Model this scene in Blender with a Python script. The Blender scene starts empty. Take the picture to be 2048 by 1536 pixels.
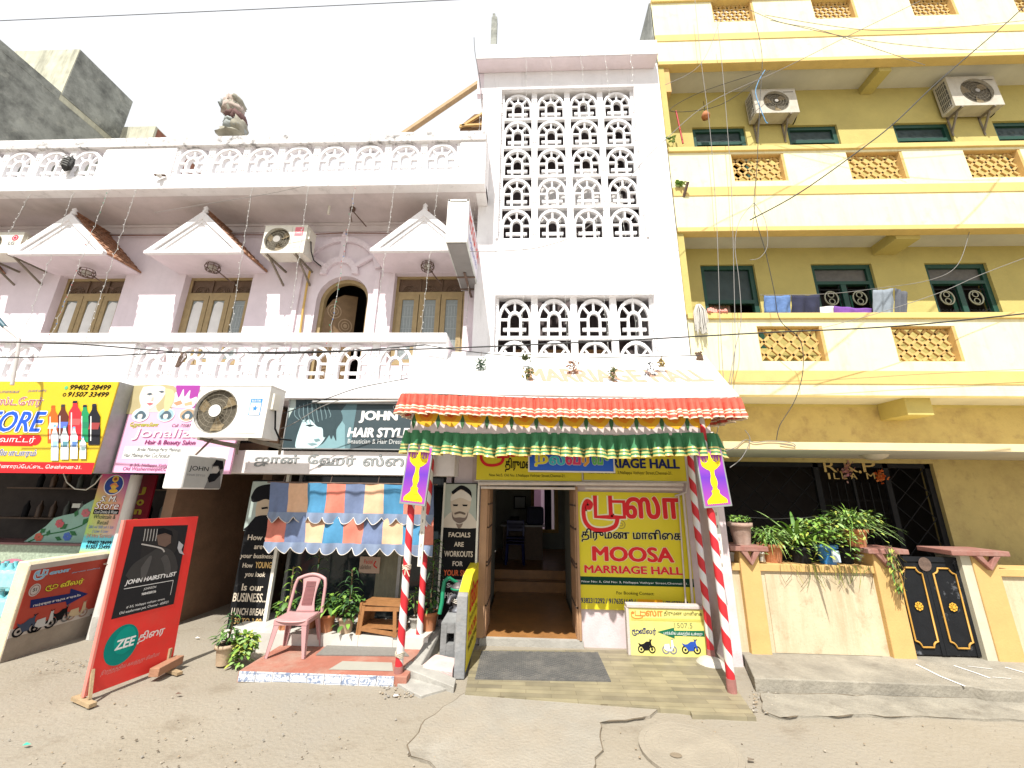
import bpy, bmesh, math, random
from mathutils import Vector, Matrix, noise
random.seed(7)
SC = bpy.context.scene
COL = SC.collection
R = math.radians

# ------------------------------------------------------------------ camera
FPX, PITCH, YAW, ROLL, CZ = 780.0, R(15.5), R(2.32), R(0.87), 2.15
_cy, _sy, _cp, _sp = math.cos(YAW), math.sin(YAW), math.cos(PITCH), math.sin(PITCH)
_f = Vector((-_sy*_cp, _cy*_cp, _sp)); _r = Vector((_cy, _sy, 0)); _u = _r.cross(_f)
CR = math.cos(ROLL)*_r + math.sin(ROLL)*_u
CU = -math.sin(ROLL)*_r + math.cos(ROLL)*_u
CF = _f
cam = bpy.data.cameras.new('camera'); camo = bpy.data.objects.new('camera', cam); COL.objects.link(camo)
cam.sensor_width = 36; cam.lens = 36*FPX/2048; cam.clip_start = 0.05; cam.clip_end = 2000
camo.matrix_world = Matrix(((CR.x, CU.x, -CF.x, 0), (CR.y, CU.y, -CF.y, 0), (CR.z, CU.z, -CF.z, CZ), (0, 0, 0, 1)))
SC.camera = camo
SC.view_settings.view_transform = 'Standard'; SC.view_settings.look = 'None'
SC.view_settings.exposure = 0.58; SC.view_settings.gamma = 1

# ------------------------------------------------------------------ sky and sun
SUN_EL = R(56); SUN_H = Vector((-0.22, -0.975))   # horizontal direction towards the sun
w = bpy.data.worlds.new('World'); SC.world = w; w.use_nodes = True
nt = w.node_tree; bg = nt.nodes['Background']
sky = nt.nodes.new('ShaderNodeTexSky'); sky.sky_type = 'NISHITA'; sky.sun_disc = False
sky.sun_elevation = SUN_EL; sky.sun_rotation = math.atan2(SUN_H.x, SUN_H.y)
sky.air_density = 1.0; sky.dust_density = 2.0; sky.ozone_density = 0.6
mixw = nt.nodes.new('ShaderNodeMix'); mixw.data_type = 'RGBA'; mixw.inputs[0].default_value = 0.9
nt.links.new(sky.outputs[0], mixw.inputs[6]); mixw.inputs[7].default_value = (6.3, 6.35, 6.45, 1)   # thin bright haze
nt.links.new(mixw.outputs[2], bg.inputs[0]); bg.inputs[1].default_value = 0.12
sl = bpy.data.lights.new('sun', 'SUN'); sl.energy = 5.0; sl.angle = R(0.6); sl.color = (1, 0.965, 0.90)
so = bpy.data.objects.new('sun', sl); COL.objects.link(so)
_h = SUN_H.normalized()
to_sun = Vector((_h.x*math.cos(SUN_EL), _h.y*math.cos(SUN_EL), math.sin(SUN_EL)))
so.rotation_euler = to_sun.to_track_quat('Z', 'Y').to_euler(); so.location = (-6, -10, 16)

# ------------------------------------------------------------------ pixel -> point helpers (photo pixels, 2048 wide)
def ray(px, py):
    return CR*((px-1024)/FPX) + CU*(-(py-768)/FPX) + CF
def P(px, py, Y):                     # point on the plane y = Y
    d = ray(px, py); t = Y/d.y
    return Vector((d.x*t, Y, CZ+d.z*t))
def G(px, py, z=0.0):                 # point on the plane z
    d = ray(px, py); t = (z-CZ)/d.z
    return Vector((d.x*t, d.y*t, z))
def PX(px, py, X):                    # point on the plane x = X
    d = ray(px, py); t = X/d.x
    return Vector((X, d.y*t, CZ+d.z*t))
def proj(v):
    v = Vector(v)-Vector((0, 0, CZ)); c = v.dot(CF)
    return 1024+FPX*v.dot(CR)/c, 768-FPX*v.dot(CU)/c

# ------------------------------------------------------------------ materials
MATS = {}
def M(name, col, rough=.75, var=.10, scale=5, bump=0., bscale=60, metal=0., dirt=None, damt=.5, dscale=1.2, streak=False, spec=.4, trans=0., dlo=.45, dhi=.75, fine=0., stain=None):
    if name in MATS: return MATS[name]
    m = bpy.data.materials.new(name); m.use_nodes = True; t = m.node_tree; b = t.nodes['Principled BSDF']
    L = t.links.new; N = t.nodes.new
    c = tuple(col)+(1,)
    b.inputs['Roughness'].default_value = rough; b.inputs['Metallic'].default_value = metal
    b.inputs['Specular IOR Level'].default_value = spec
    tc = N('ShaderNodeTexCoord'); out = None
    if var > 0:
        n = N('ShaderNodeTexNoise'); n.inputs['Scale'].default_value = scale; n.inputs['Detail'].default_value = 6
        n.inputs['Roughness'].default_value = .62
        L(tc.outputs['Object'], n.inputs['Vector'])
        mx = N('ShaderNodeMix'); mx.data_type = 'RGBA'
        mr = N('ShaderNodeMapRange'); mr.inputs[1].default_value = .3; mr.inputs[2].default_value = .7
        L(n.outputs['Fac'], mr.inputs[0]); L(mr.outputs[0], mx.inputs[0])
        mx.inputs[6].default_value = tuple(max(0, x*(1-var)) for x in col)+(1,)
        mx.inputs[7].default_value = tuple(min(1, x*(1+var)) for x in col)+(1,)
        out = mx.outputs[2]
    if dirt:
        n = N('ShaderNodeTexNoise'); n.inputs['Scale'].default_value = dscale; n.inputs['Detail'].default_value = 9
        n.inputs['Roughness'].default_value = .7
        if streak:
            mp = N('ShaderNodeMapping'); mp.inputs['Scale'].default_value = (2.2, 2.2, .28)
            L(tc.outputs['Object'], mp.inputs[0]); L(mp.outputs[0], n.inputs['Vector'])
        else: L(tc.outputs['Object'], n.inputs['Vector'])
        mr = N('ShaderNodeMapRange'); mr.inputs[1].default_value = dlo; mr.inputs[2].default_value = dhi
        mr.inputs[4].default_value = damt
        L(n.outputs['Fac'], mr.inputs[0])
        mx = N('ShaderNodeMix'); mx.data_type = 'RGBA'; L(mr.outputs[0], mx.inputs[0])
        if out: L(out, mx.inputs[6])
        else: mx.inputs[6].default_value = c
        mx.inputs[7].default_value = tuple(dirt)+(1,); out = mx.outputs[2]
    if stain:                             # (colour, scale, amount) second layer of smaller stains and specks
        for sc_, lo_, hi_, am_ in ((stain[1], .56, .70, stain[2]), (stain[1]*9, .60, .72, stain[2]*.8)):
            n = N('ShaderNodeTexNoise'); n.inputs['Scale'].default_value = sc_; n.inputs['Detail'].default_value = 7; n.inputs['Roughness'].default_value = .66
            mp = N('ShaderNodeMapping'); mp.inputs['Location'].default_value = (sc_, 3.1, 7.7); L(tc.outputs['Object'], mp.inputs[0]); L(mp.outputs[0], n.inputs['Vector'])
            mr = N('ShaderNodeMapRange'); mr.inputs[1].default_value = lo_; mr.inputs[2].default_value = hi_; mr.inputs[4].default_value = am_
            L(n.outputs['Fac'], mr.inputs[0]); mx = N('ShaderNodeMix'); mx.data_type = 'RGBA'; L(mr.outputs[0], mx.inputs[0])
            if out: L(out, mx.inputs[6])
            else: mx.inputs[6].default_value = c
            mx.inputs[7].default_value = tuple(stain[0])+(1,); out = mx.outputs[2]
    if out: L(out, b.inputs['Base Color'])
    else: b.inputs['Base Color'].default_value = c
    if bump > 0:
        n = N('ShaderNodeTexNoise'); n.inputs['Scale'].default_value = bscale; n.inputs['Detail'].default_value = 5
        L(tc.outputs['Object'], n.inputs['Vector'])
        bp = N('ShaderNodeBump'); bp.inputs['Strength'].default_value = bump; bp.inputs['Distance'].default_value = .02
        L(n.outputs['Fac'], bp.inputs['Height']); L(bp.outputs[0], b.inputs['Normal'])
    if trans > 0: b.inputs['Transmission Weight'].default_value = trans
    m.diffuse_color = c; MATS[name] = m
    return m
def flat(name, col, rough=.5):        # printed ink / flat colour
    return M('ink_'+name, col, rough+.2*(max(col) < .1), var=.05, scale=9, spec=.2 if max(col) > .1 else .04)
INK = {}
def ink(col, rough=.6):
    k = tuple(round(x, 3) for x in col)
    if k not in INK: INK[k] = flat('%d_%d_%d' % tuple(int(x*255) for x in col), col, rough)
    return INK[k]
def glass(name, col, rough=.06, tr=.85):
    if name in MATS: return MATS[name]
    m = bpy.data.materials.new(name); m.use_nodes = True; b = m.node_tree.nodes['Principled BSDF']
    b.inputs['Base Color'].default_value = tuple(col)+(1,); b.inputs['Roughness'].default_value = rough
    b.inputs['Transmission Weight'].default_value = tr; b.inputs['IOR'].default_value = 1.2
    MATS[name] = m; return m

# ------------------------------------------------------------------ mesh builder
class MB:
    def __init__(s): s.v = []; s.f = []; s.m = []; s.mats = []; s.cur = 0; s.sm = []
    def mat(s, m):
        if m not in s.mats: s.mats.append(m)
        s.cur = s.mats.index(m); return s
    def face(s, pts, smooth=False):
        i = len(s.v); s.v += [tuple(p) for p in pts]; s.f.append(list(range(i, i+len(pts)))); s.m.append(s.cur); s.sm.append(smooth)
    def grid(s, rows, smooth=True, closed=False):
        i = len(s.v); n = len(rows[0])
        for r in rows: s.v += [tuple(p) for p in r]
        for a in range(len(rows)-1):
            for b in range(n if closed else n-1):
                c = (b+1) % n
                s.f.append([i+a*n+b, i+a*n+c, i+(a+1)*n+c, i+(a+1)*n+b]); s.m.append(s.cur); s.sm.append(smooth)
    def box(s, x0, x1, y0, y1, z0, z1):
        s.hexa([(x0, y0, z0), (x1, y0, z0), (x1, y1, z0), (x0, y1, z0), (x0, y0, z1), (x1, y0, z1), (x1, y1, z1), (x0, y1, z1)])
        return s
    def hexa(s, p):
        i = len(s.v); s.v += [tuple(q) for q in p]
        for f in ((0, 3, 2, 1), (4, 5, 6, 7), (0, 1, 5, 4), (1, 2, 6, 5), (2, 3, 7, 6), (3, 0, 4, 7)):
            s.f.append([i+k for k in f]); s.m.append(s.cur); s.sm.append(False)
        return s
    def prism(s, pts, d):             # planar polygon extruded by vector d
        n = len(pts); i = len(s.v); d = Vector(d)
        s.v += [tuple(p) for p in pts] + [tuple(Vector(p)+d) for p in pts]
        s.f.append([i+k for k in range(n)][::-1]); s.f.append([i+n+k for k in range(n)])
        s.m += [s.cur]*2; s.sm += [False]*2
        for k in range(n):
            q = (k+1) % n
            s.f.append([i+k, i+q, i+n+q, i+n+k]); s.m.append(s.cur); s.sm.append(False)
        return s
    def tube(s, pts, r, n=8, caps=True, r1=None):
        pts = [Vector(p) for p in pts]; N = len(pts); rings = []
        up = None
        for k in range(N):
            t = (pts[min(k+1, N-1)]-pts[max(k-1, 0)])
            if t.length < 1e-9: t = Vector((0, 0, 1))
            t.normalize()
            if up is None:
                up = t.orthogonal().normalized()
            up = (up - t*up.dot(t))
            if up.length < 1e-6: up = t.orthogonal()
            up.normalize(); sd = t.cross(up)
            rr = r if r1 is None else r+(r1-r)*k/(N-1)
            if callable(r): rr = r(k/(N-1))
            rings.append([pts[k]+(up*math.cos(2*math.pi*j/n)+sd*math.sin(2*math.pi*j/n))*rr for j in range(n)])
        s.grid(rings, True, True)
        if caps and n > 3: s.face(rings[0][::-1]); s.face(rings[-1])
        return s
    def bar(s, a, b, wx, wz=None, up=(0, 0, 1)):   # square bar
        a = Vector(a); b = Vector(b); t = (b-a).normalized(); up = Vector(up)
        sd = t.cross(up)
        if sd.length < 1e-4: sd = t.cross(Vector((0, 1, 0)))
        sd.normalize(); u2 = sd.cross(t); wz = wz or wx
        q = lambda p: [p-sd*wx/2-u2*wz/2, p+sd*wx/2-u2*wz/2, p+sd*wx/2+u2*wz/2, p-sd*wx/2+u2*wz/2]
        s.hexa(q(a)+q(b)); return s
    def lathe(s, prof, c=(0, 0, 0), n=20, smooth=True):
        c = Vector(c)
        rows = [[c+Vector((r*math.cos(2*math.pi*j/n), r*math.sin(2*math.pi*j/n), z)) for j in range(n)] for r, z in prof]
        s.grid(rows, smooth, True); s.face(rows[-1]); s.face(rows[0][::-1]); return s
    def disc(s, c, ax, ay, n=24, r0=0):      # flat ellipse, or ring when r0
        c = Vector(c); ax = Vector(ax); ay = Vector(ay)
        o = [c+ax*math.cos(2*math.pi*j/n)+ay*math.sin(2*math.pi*j/n) for j in range(n)]
        if r0 <= 0: s.face(o)
        else:
            i_ = [c+(ax*math.cos(2*math.pi*j/n)+ay*math.sin(2*math.pi*j/n))*r0 for j in range(n)]
            s.grid([i_, o], False, True)
        return s
    def build(s, name, parent=None, mats=None, bevel=0, loc=None, subd=0, solid=0):
        me = bpy.data.meshes.new(name); me.from_pydata(s.v, [], s.f)
        for m in (mats or s.mats): me.materials.append(m)
        me.polygons.foreach_set('material_index', s.m); me.polygons.foreach_set('use_smooth', s.sm)
        me.update()
        bm = bmesh.new(); bm.from_mesh(me); bmesh.ops.recalc_face_normals(bm, faces=bm.faces[:]) if getattr(s, 'recalc', False) else None
        bm.to_mesh(me); bm.free()
        o = bpy.data.objects.new(name, me); COL.objects.link(o)
        if parent: o.parent = parent
        if loc is not None: o.location = loc
        if solid:
            md = o.modifiers.new('solidify', 'SOLIDIFY'); md.thickness = solid; md.offset = 0
        if bevel:
            md = o.modifiers.new('bevel', 'BEVEL'); md.width = bevel; md.segments = 2; md.limit_method = 'ANGLE'; md.angle_limit = R(40)
        if subd:
            md = o.modifiers.new('subsurf', 'SUBSURF'); md.levels = subd; md.render_levels = subd
        return o

def tag(o, label, cat, group=None, kind=None):
    o['label'] = label; o['category'] = cat
    if group: o['group'] = group
    if kind: o['kind'] = kind
    return o
def struct(o): o['kind'] = 'structure'; return o
def thing(name, label, cat, loc=(0, 0, 0), group=None, rz=0.):
    o = bpy.data.objects.new(name, None); o.empty_display_size = .1; COL.objects.link(o)
    o.location = loc; o.rotation_euler = (0, 0, rz)
    return tag(o, label, cat, group)
def child(o, root):                   # parent a world-space mesh under an Empty without moving it
    o.parent = root; o.matrix_parent_inverse = root_matrix(root).inverted(); return o
def root_matrix(r):
    m = Matrix.LocRotScale(r.location, r.rotation_euler, r.scale)
    return m
def dup(root, loc, label, rz=None, group=None):
    c = root.copy(); COL.objects.link(c); c.location = loc; c['label'] = label
    if rz is not None: c.rotation_euler = (0, 0, rz)
    if group: c['group'] = group
    for ch in list(root.children):
        d = ch.copy(); COL.objects.link(d); d.parent = c
        for g in list(ch.children):
            e = g.copy(); COL.objects.link(e); e.parent = d
    return c

# ------------------------------------------------------------------ flat writing and pictures on a board
_tcache = {}
def text_geo(s, off=0., res=3, shear=0.):
    k = (s, off, res, shear)
    if k in _tcache: return _tcache[k]
    cu = bpy.data.curves.new('lettering', 'FONT'); cu.body = s; cu.size = 1; cu.offset = off; cu.resolution_u = res; cu.shear = shear
    o = bpy.data.objects.new('lettering', cu); COL.objects.link(o)
    dg = bpy.context.evaluated_depsgraph_get(); me = o.evaluated_get(dg).to_mesh()
    v = [(p.co.x, p.co.y) for p in me.vertices]; f = [list(p.vertices) for p in me.polygons]
    o.evaluated_get(dg).to_mesh_clear(); bpy.data.objects.remove(o); bpy.data.curves.remove(cu)
    if not v: v = [(0, 0), (1, 1)]; f = []
    xs = [a for a, b in v]; ys = [b for a, b in v]
    _tcache[k] = (v, f, min(xs), max(xs), min(ys), max(ys)); return _tcache[k]
def spline(pts, n=8):
    out = []
    p = [pts[0]]+list(pts)+[pts[-1]]
    for i in range(1, len(p)-2):
        for k in range(n):
            t = k/n; a, b, c, d = (Vector(q) for q in p[i-1:i+3])
            out.append(.5*((2*b)+(c-a)*t+(2*a-5*b+4*c-d)*t*t+(3*b-a-3*c+d)*t**3))
    out.append(Vector(pts[-1])); return out

class Board:
    """A flat board in space: O lower-left corner, U width, V height; writing sits a few mm proud."""
    def __init__(s, O, U, V):
        s.O = Vector(O); s.U = Vector(U); s.V = Vector(V); s.W = s.U.length; s.H = s.V.length
        s.u = s.U.normalized(); s.n = s.u.cross(s.V).normalized(); s.vv = s.V.normalized(); s.mb = MB()
        a = s.u.dot(s.vv); s.sk = a
    def hit(s, px, py):
        d = ray(px, py); o = Vector((0, 0, CZ)); t = (s.O-o).dot(s.n)/d.dot(s.n); p = o+d*t-s.O
        # solve p = a*u + b*vv
        c = s.sk; pu = p.dot(s.u); pv = p.dot(s.vv); det = 1-c*c
        return (pu-c*pv)/det, (pv-c*pu)/det
    def at(s, a, b, layer=1): return s.O+s.u*a+s.vv*b+s.n*(.0025*layer)
    def text(s, st, x0, y0, x1, y1, m, off=0., layer=2, shear=0., outline=None, ow=.06, res=3, local=False, fy=None):
        if not local:
            a0, b0 = s.hit(x0, y0); a1, b1 = s.hit(x1, y1)
        else: a0, b0, a1, b1 = x0, y0, x1, y1
        v, f, mx0, mx1, my0, my1 = text_geo(st, 0., res, shear); off *= .8; mx0 -= off; mx1 += off; my0 -= off*.7; my1 += off*.7
        kx = (a1-a0)/max(1e-6, mx1-mx0); ky = (b1-b0)/max(1e-6, my1-my0)
        def put(v, f, m, lay):
            s.mb.mat(m); i = len(s.mb.v)
            s.mb.v += [tuple(s.at(a0+(p[0]-mx0)*kx, b0+(p[1]-my0)*ky, lay)) for p in v]
            for q in f: s.mb.f.append([i+k for k in q]); s.mb.m.append(s.mb.cur); s.mb.sm.append(False)
        def bold(o_, m, lay, n):
            for k in range(n):
                t = 2*math.pi*k/n; dx, dy = o_*math.cos(t), o_*.75*math.sin(t)
                put([(p[0]+dx, p[1]+dy) for p in v], f, m, lay+.06*k/n)
        if outline is not None: bold(off+ow, outline, layer-1, 8)
        if off >= .018: bold(off, m, layer, 6)
        put(v, f, m, layer+.1)
        return s
    def poly(s, pts, m, layer=1, local=False):
        q = [(s.hit(*p) if not local else p) for p in pts]
        # keep faces pointing outwards
        ar = sum(q[i][0]*q[(i+1) % len(q)][1]-q[(i+1) % len(q)][0]*q[i][1] for i in range(len(q)))
        if ar < 0: q = q[::-1]
        s.mb.mat(m).face([s.at(a, b, layer) for a, b in q]); return s
    def rect(s, x0, y0, x1, y1, m, layer=1, local=False):   # lower-left / upper-right
        if not local: a0, b0 = s.hit(x0, y0); a1, b1 = s.hit(x1, y1)
        else: a0, b0, a1, b1 = x0, y0, x1, y1
        return s.poly([(a0, b0), (a1, b0), (a1, b1), (a0, b1)], m, layer, True)
    def ell(s, cx, cy, rx, ry, m, layer=1, n=24, r0=0., local=False):
        if not local:
            a, b = s.hit(cx, cy); a1, _ = s.hit(cx+rx, cy); _, b1 = s.hit(cx, cy-ry); rx = abs(a1-a); ry = abs(b1-b)
        else: a, b = cx, cy
        s.mb.mat(m).disc(s.at(a, b, layer), s.u*rx, s.vv*ry, n, r0); return s
    def stroke(s, pts, wd, m, layer=2, local=False, smooth=True):
        q = [(s.hit(*p) if not local else p) for p in pts]
        if smooth and len(q) > 2: q = [(p.x, p.y) for p in spline([Vector((a, b, 0)) for a, b in q], 6)]
        rows = [[], []]
        for k in range(len(q)):
            a = Vector(q[max(k-1, 0)]); b = Vector(q[min(k+1, len(q)-1)]); t = (b-a)
            t = t.normalized() if t.length > 1e-9 else Vector((1, 0)); nn = Vector((-t.y, t.x))*wd/2
            c = Vector(q[k]); rows[0].append(s.at(*(c-nn), layer)); rows[1].append(s.at(*(c+nn), layer))
        s.mb.mat(m).grid(rows, False); return s
    def pic(s, box, items, layer=1):   # items: (material, [(x,y) 0..1, y down]) inside pixel box x0,y0,x1,y1 (upper-left, lower-right)
        x0, y0, x1, y1 = box; a0, b1 = s.hit(x0, y0); a1, b0 = s.hit(x1, y1)
        for k, (m, pts) in enumerate(items):
            q = [(a0+(a1-a0)*x, b1+(b0-b1)*y) for x, y in pts]
            if len(q) > 4 and len(q) != 99: q = [(p.x, p.y) for p in spline([Vector((a, b, 0)) for a, b in q+[q[0]]], 4)][:-1]
            s.poly(q, m, layer+k*.35, True)
        return s
    def build(s, name, parent): return s.mb.build(name, parent) if s.mb.f else None

def rectY(Y, l, r, t, b):              # world rectangle on plane y=Y from one pixel on each side
    return P(l[0], l[1], Y).x, P(r[0], r[1], Y).x, P(b[0], b[1], Y).z, P(t[0], t[1], Y).z
def flat_board(root, Y, x0, x1, z0, z1, mpanel, mframe=None, fw=.02, th=.03, part='panel'):
    mb = MB().mat(mpanel).box(x0, x1, Y, Y+th, z0, z1); mb.build(part, root, bevel=.002)
    if mframe:
        fb = MB().mat(mframe)
        fb.box(x0-fw, x1+fw, Y-.008, Y+th, z1, z1+fw).box(x0-fw, x1+fw, Y-.008, Y+th, z0-fw, z0)
        fb.box(x0-fw, x0, Y-.008, Y+th, z0, z1).box(x1, x1+fw, Y-.008, Y+th, z0, z1); fb.build('frame', root)
    return Board((x0, Y, z0), (x1-x0, 0, 0), (0, 0, z1-z0))
def moo(bd, x0, y0, x1, y1, m, outline=None, layer=2, wd=.16, ow=.07):
    """the Tamil letter 'moo': ma with a sweeping tail and loop; box is the body's lower-left and upper-right pixel"""
    a0, b0 = bd.hit(x0, y0); a1, b1 = bd.hit(x1, y1); W = a1-a0; H = b1-b0
    q = lambda x, y: (a0+W*x, b0+H*y)
    st = [[(.30, .98), (.30, .02), (.66, .02)], [(.66, .98), (.66, .02)], [(.66, .02), (.66, .72), (.98, .72), (.98, .02), (.66, .02)],
          [(.82, .02), (.74, -.38), (.48, -.56), (.2, -.5), (.04, -.15), (.02, .4), (.10, .72), (.2, .6), (.16, .42), (.06, .45)]]
    for pp, mm, k, ly in ((st, outline, 1+2*ow/wd, layer-1), (st, m, 1, layer)):
        if mm is None: continue
        for i, l in enumerate(pp): bd.stroke([q(*p) for p in l], wd*H*k, mm, ly+.1*i, True, smooth=(i == 3))
def doo(bd, x0, y0, x1, y1, m, outline=None, layer=2, wd=.16, ow=.07):
    a0, b0 = bd.hit(x0, y0); a1, b1 = bd.hit(x1, y1); W = a1-a0; H = b1-b0
    q = lambda x, y: (a0+W*x, b0+H*y)
    st = [[(.36, .98), (.36, .02), (.9, .02)], [(.9, .02), (.98, .5), (.72, .82), (.55, .6), (.62, .42)],
          [(.62, .02), (.5, -.3), (.25, -.32), (.04, .05), (.05, .6), (.2, .8), (.28, .6), (.18, .5)]]
    for mm, k, ly in ((outline, 1+2*ow/wd, layer-1), (m, 1, layer)):
        if mm is None: continue
        for i, l in enumerate(st): bd.stroke([q(*p) for p in l], wd*H*k, mm, ly+.1*i, True, smooth=(i > 0))

# ------------------------------------------------------------------ shared materials
WHITE = M('white_wash', (.78, .76, .77), .85, .05, 3, .15, 40, dirt=(.34, .33, .32), damt=.6, dscale=2.6, streak=True, dlo=.55, dhi=.78)
MOULD = M('mouldy_coping', (.72, .70, .70), .9, .08, 5, .2, 40, dirt=(.06, .055, .05), damt=.85, dscale=5, dlo=.50, dhi=.66, stain=((.12, .11, .10), 6, .7))
PINK = M('pale_pink_wash', (.71, .625, .67), .85, .06, 3, .15, 40, dirt=(.48, .42, .42), damt=.35, dscale=2.0, streak=True, dlo=.54, dhi=.8)
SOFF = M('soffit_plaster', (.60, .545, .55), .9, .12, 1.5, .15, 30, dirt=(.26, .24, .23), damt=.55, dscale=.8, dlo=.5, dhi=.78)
LATT = M('lattice_white', (.80, .79, .80), .8, .04, 6, .1, 50, dirt=(.45, .44, .43), damt=.35, dscale=3, dlo=.55, dhi=.8)
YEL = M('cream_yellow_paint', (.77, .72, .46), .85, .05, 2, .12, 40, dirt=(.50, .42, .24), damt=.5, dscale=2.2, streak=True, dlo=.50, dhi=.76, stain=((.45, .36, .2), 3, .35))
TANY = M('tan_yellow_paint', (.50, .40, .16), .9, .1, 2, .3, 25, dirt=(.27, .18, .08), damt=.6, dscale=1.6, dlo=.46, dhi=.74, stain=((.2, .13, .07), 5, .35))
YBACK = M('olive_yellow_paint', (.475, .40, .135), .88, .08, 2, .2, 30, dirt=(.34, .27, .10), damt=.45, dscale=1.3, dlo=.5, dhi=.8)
ORA = M('ochre_trim_paint', (.55, .355, .135), .85, .07, 4, .12, 40, dirt=(.5, .36, .2), damt=.35, dscale=2.5, dlo=.55, dhi=.8)
BAND = M('yellow_band_paint', (.62, .46, .17), .85, .07, 4, .12, 40, dirt=(.45, .33, .17), damt=.4, dscale=2.5, dlo=.52, dhi=.8)
JALI = M('ochre_jali', (.55, .36, .13), .85, .1, 8, .1, 50)
YCEIL = M('grey_ceiling_paint', (.58, .575, .51), .9, .08, 2)
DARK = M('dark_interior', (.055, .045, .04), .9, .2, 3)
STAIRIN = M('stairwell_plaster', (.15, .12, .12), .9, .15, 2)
OLDW = M('weathered_concrete', (.30, .31, .28), .95, .22, 1.8, .4, 14, dirt=(.06, .063, .058), damt=.8, dscale=1.3, dlo=.42, dhi=.66, stain=((.42, .42, .36), 2.6, .55))
OLDL = M('weathered_concrete_lit', (.50, .49, .38), .95, .18, 2.4, .3, 14, dirt=(.17, .165, .13), damt=.75, dscale=1.4, streak=True, dlo=.45, dhi=.7)  # paler streaked concrete: sunlight on the front faces is put into the colour
WOODK = M('khaki_window_wood', (.33, .245, .12), .55, .12, 9)
WOODD = M('dark_carved_wood', (.12, .075, .045), .5, .2, 14, .4, 60)
GREYC = M('grey_cement', (.36, .345, .31), .92, .14, 5, .35, 40, dirt=(.2, .185, .16), damt=.5, dscale=2)
METAL = M('grey_metal', (.32, .32, .31), .5, .12, 10, metal=.6)
RUST = M('rusty_iron', (.13, .085, .065), .75, .3, 14, .3, 60)
BLACKM = M('black_iron', (.014, .014, .015), .7, .2, 9, spec=.15)
GREENP = M('dark_green_paint', (.012, .058, .04), .5, .15, 9)
PAPER = M('white_paper', (.70, .70, .68), .7, .07, 5)
GLASSG = M('frosted_grey_glass', (.22, .25, .245), .3, .12, 20, spec=.6)
CREAM = M('cream_enamel', (.70, .68, .60), .45, .06, 5, dirt=(.38, .32, .24), damt=.45, dscale=5)
TERRA = M('terracotta', (.42, .155, .06), .8, .15, 9, .2, 50, dirt=(.5, .38, .3), damt=.3, dscale=6)
DTERRA = M('dusty_clay', (.44, .33, .22), .85, .15, 7, .2, 50, dirt=(.3, .2, .13), damt=.4, dscale=5)
TILEB = M('roof_tile_brown', (.33, .17, .10), .8, .25, 12, .3, 50, dirt=(.12, .09, .075), damt=.6, dscale=5)
PVC = M('grey_pvc', (.58, .56, .52), .55, .06, 6, dirt=(.3, .28, .25), damt=.4, dscale=3, streak=True)
def wall_open(mb, x0, x1, z0, z1, y0, y1, ops):
    xs = sorted(set([x0, x1]+[v for o in ops for v in o[:2]]))
    for a, b in zip(xs[:-1], xs[1:]):
        hs = sorted([o for o in ops if o[0] <= a+1e-6 and o[1] >= b-1e-6], key=lambda o: o[2]); z = z0
        for o in hs:
            if o[2] > z+1e-4: mb.box(a, b, y0, y1, z, o[2])
            z = o[3]
        if z < z1-1e-4: mb.box(a, b, y0, y1, z, z1)
def arcband(mb, cx, cz, ri, ro, a0, a1, n, y0, y1, kz=1.):
    pt = lambda r, a, y: (cx+r*math.cos(a), y, cz+r*kz*math.sin(a))
    for k in range(n):
        a = a0+(a1-a0)*k/n; b = a0+(a1-a0)*(k+1)/n
        mb.hexa([pt(ri, a, y0), pt(ri, b, y0), pt(ri, b, y1), pt(ri, a, y1), pt(ro, a, y0), pt(ro, b, y0), pt(ro, b, y1), pt(ro, a, y1)])
    return mb
_jm = {}
def jali_mesh(Wd, H, D=.075):
    k = (round(Wd, 3), round(H, 3))
    if k in _jm: return _jm[k]
    mb = MB().mat(LATT); c = Wd/2; pw = Wd*.085; Ro = Wd*.425; Ri = Wd*.36; ro = Wd*.178; ri = Wd*.118; zs = H*.47
    kz = (H*.965-zs)/Ro; b = .012
    mb.box(0, pw, b, D, 0, H); mb.box(Wd-pw, Wd, b, D, 0, H)
    for s in (0, Wd-pw*.75):                      # grooved post details
        for z in (.2, .27, .66, .74, .82): mb.box(s+pw*.1, s+pw*.65, 0, b, H*z, H*(z+.035))
    mb.box(pw, Wd-pw, 0, D, 0, H*.075)
    arcband(mb, c, zs, Ri, Ro, 0, math.pi, 12, 0, D, kz)
    arcband(mb, c, zs, ri, ro, 0, math.pi, 8, .004, D, kz)
    for s in (-1, 1):
        x = sorted((c+s*Ri, c+s*Ro)); mb.box(x[0], x[1], 0, D, H*.075, zs)
        x = sorted((c+s*ri, c+s*ro)); mb.box(x[0], x[1], .004, D, H*.075, zs)
        x = sorted((c+s*ro, c+s*Ri)); mb.box(x[0], x[1], .016, D-.01, zs-H*.022, zs+H*.03)
        x = sorted((c+s*ro, c+s*(ro+(Ri-ro)*.62))); mb.box(x[0], x[1], .02, D-.01, H*.2, H*.275)
    mb.box(c-ri, c+ri, .02, D-.01, H*.2, H*.275)
    for a in (45, 90, 135):
        a = R(a); dx, dz = math.cos(a), math.sin(a)*kz
        mb.bar((c+dx*ro*.97, D/2, zs+dz*ro*.97), (c+dx*Ri*1.03, D/2, zs+dz*Ri*1.03), D-.03, H*.045, up=(-dz, 0, dx))
    me = bpy.data.meshes.new('lattice_block'); me.from_pydata(mb.v, [], mb.f)
    me.materials.append(LATT); me.update(); _jm[k] = me; return me
def jali_row(root, x0, n, pitch, z, H, y):
    me = jali_mesh(abs(pitch), H)
    for k in range(n):
        o = bpy.data.objects.new('lattice_block', me); COL.objects.link(o); o.parent = root
        o.location = Vector((x0+k*pitch, y, z))-root.location

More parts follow.
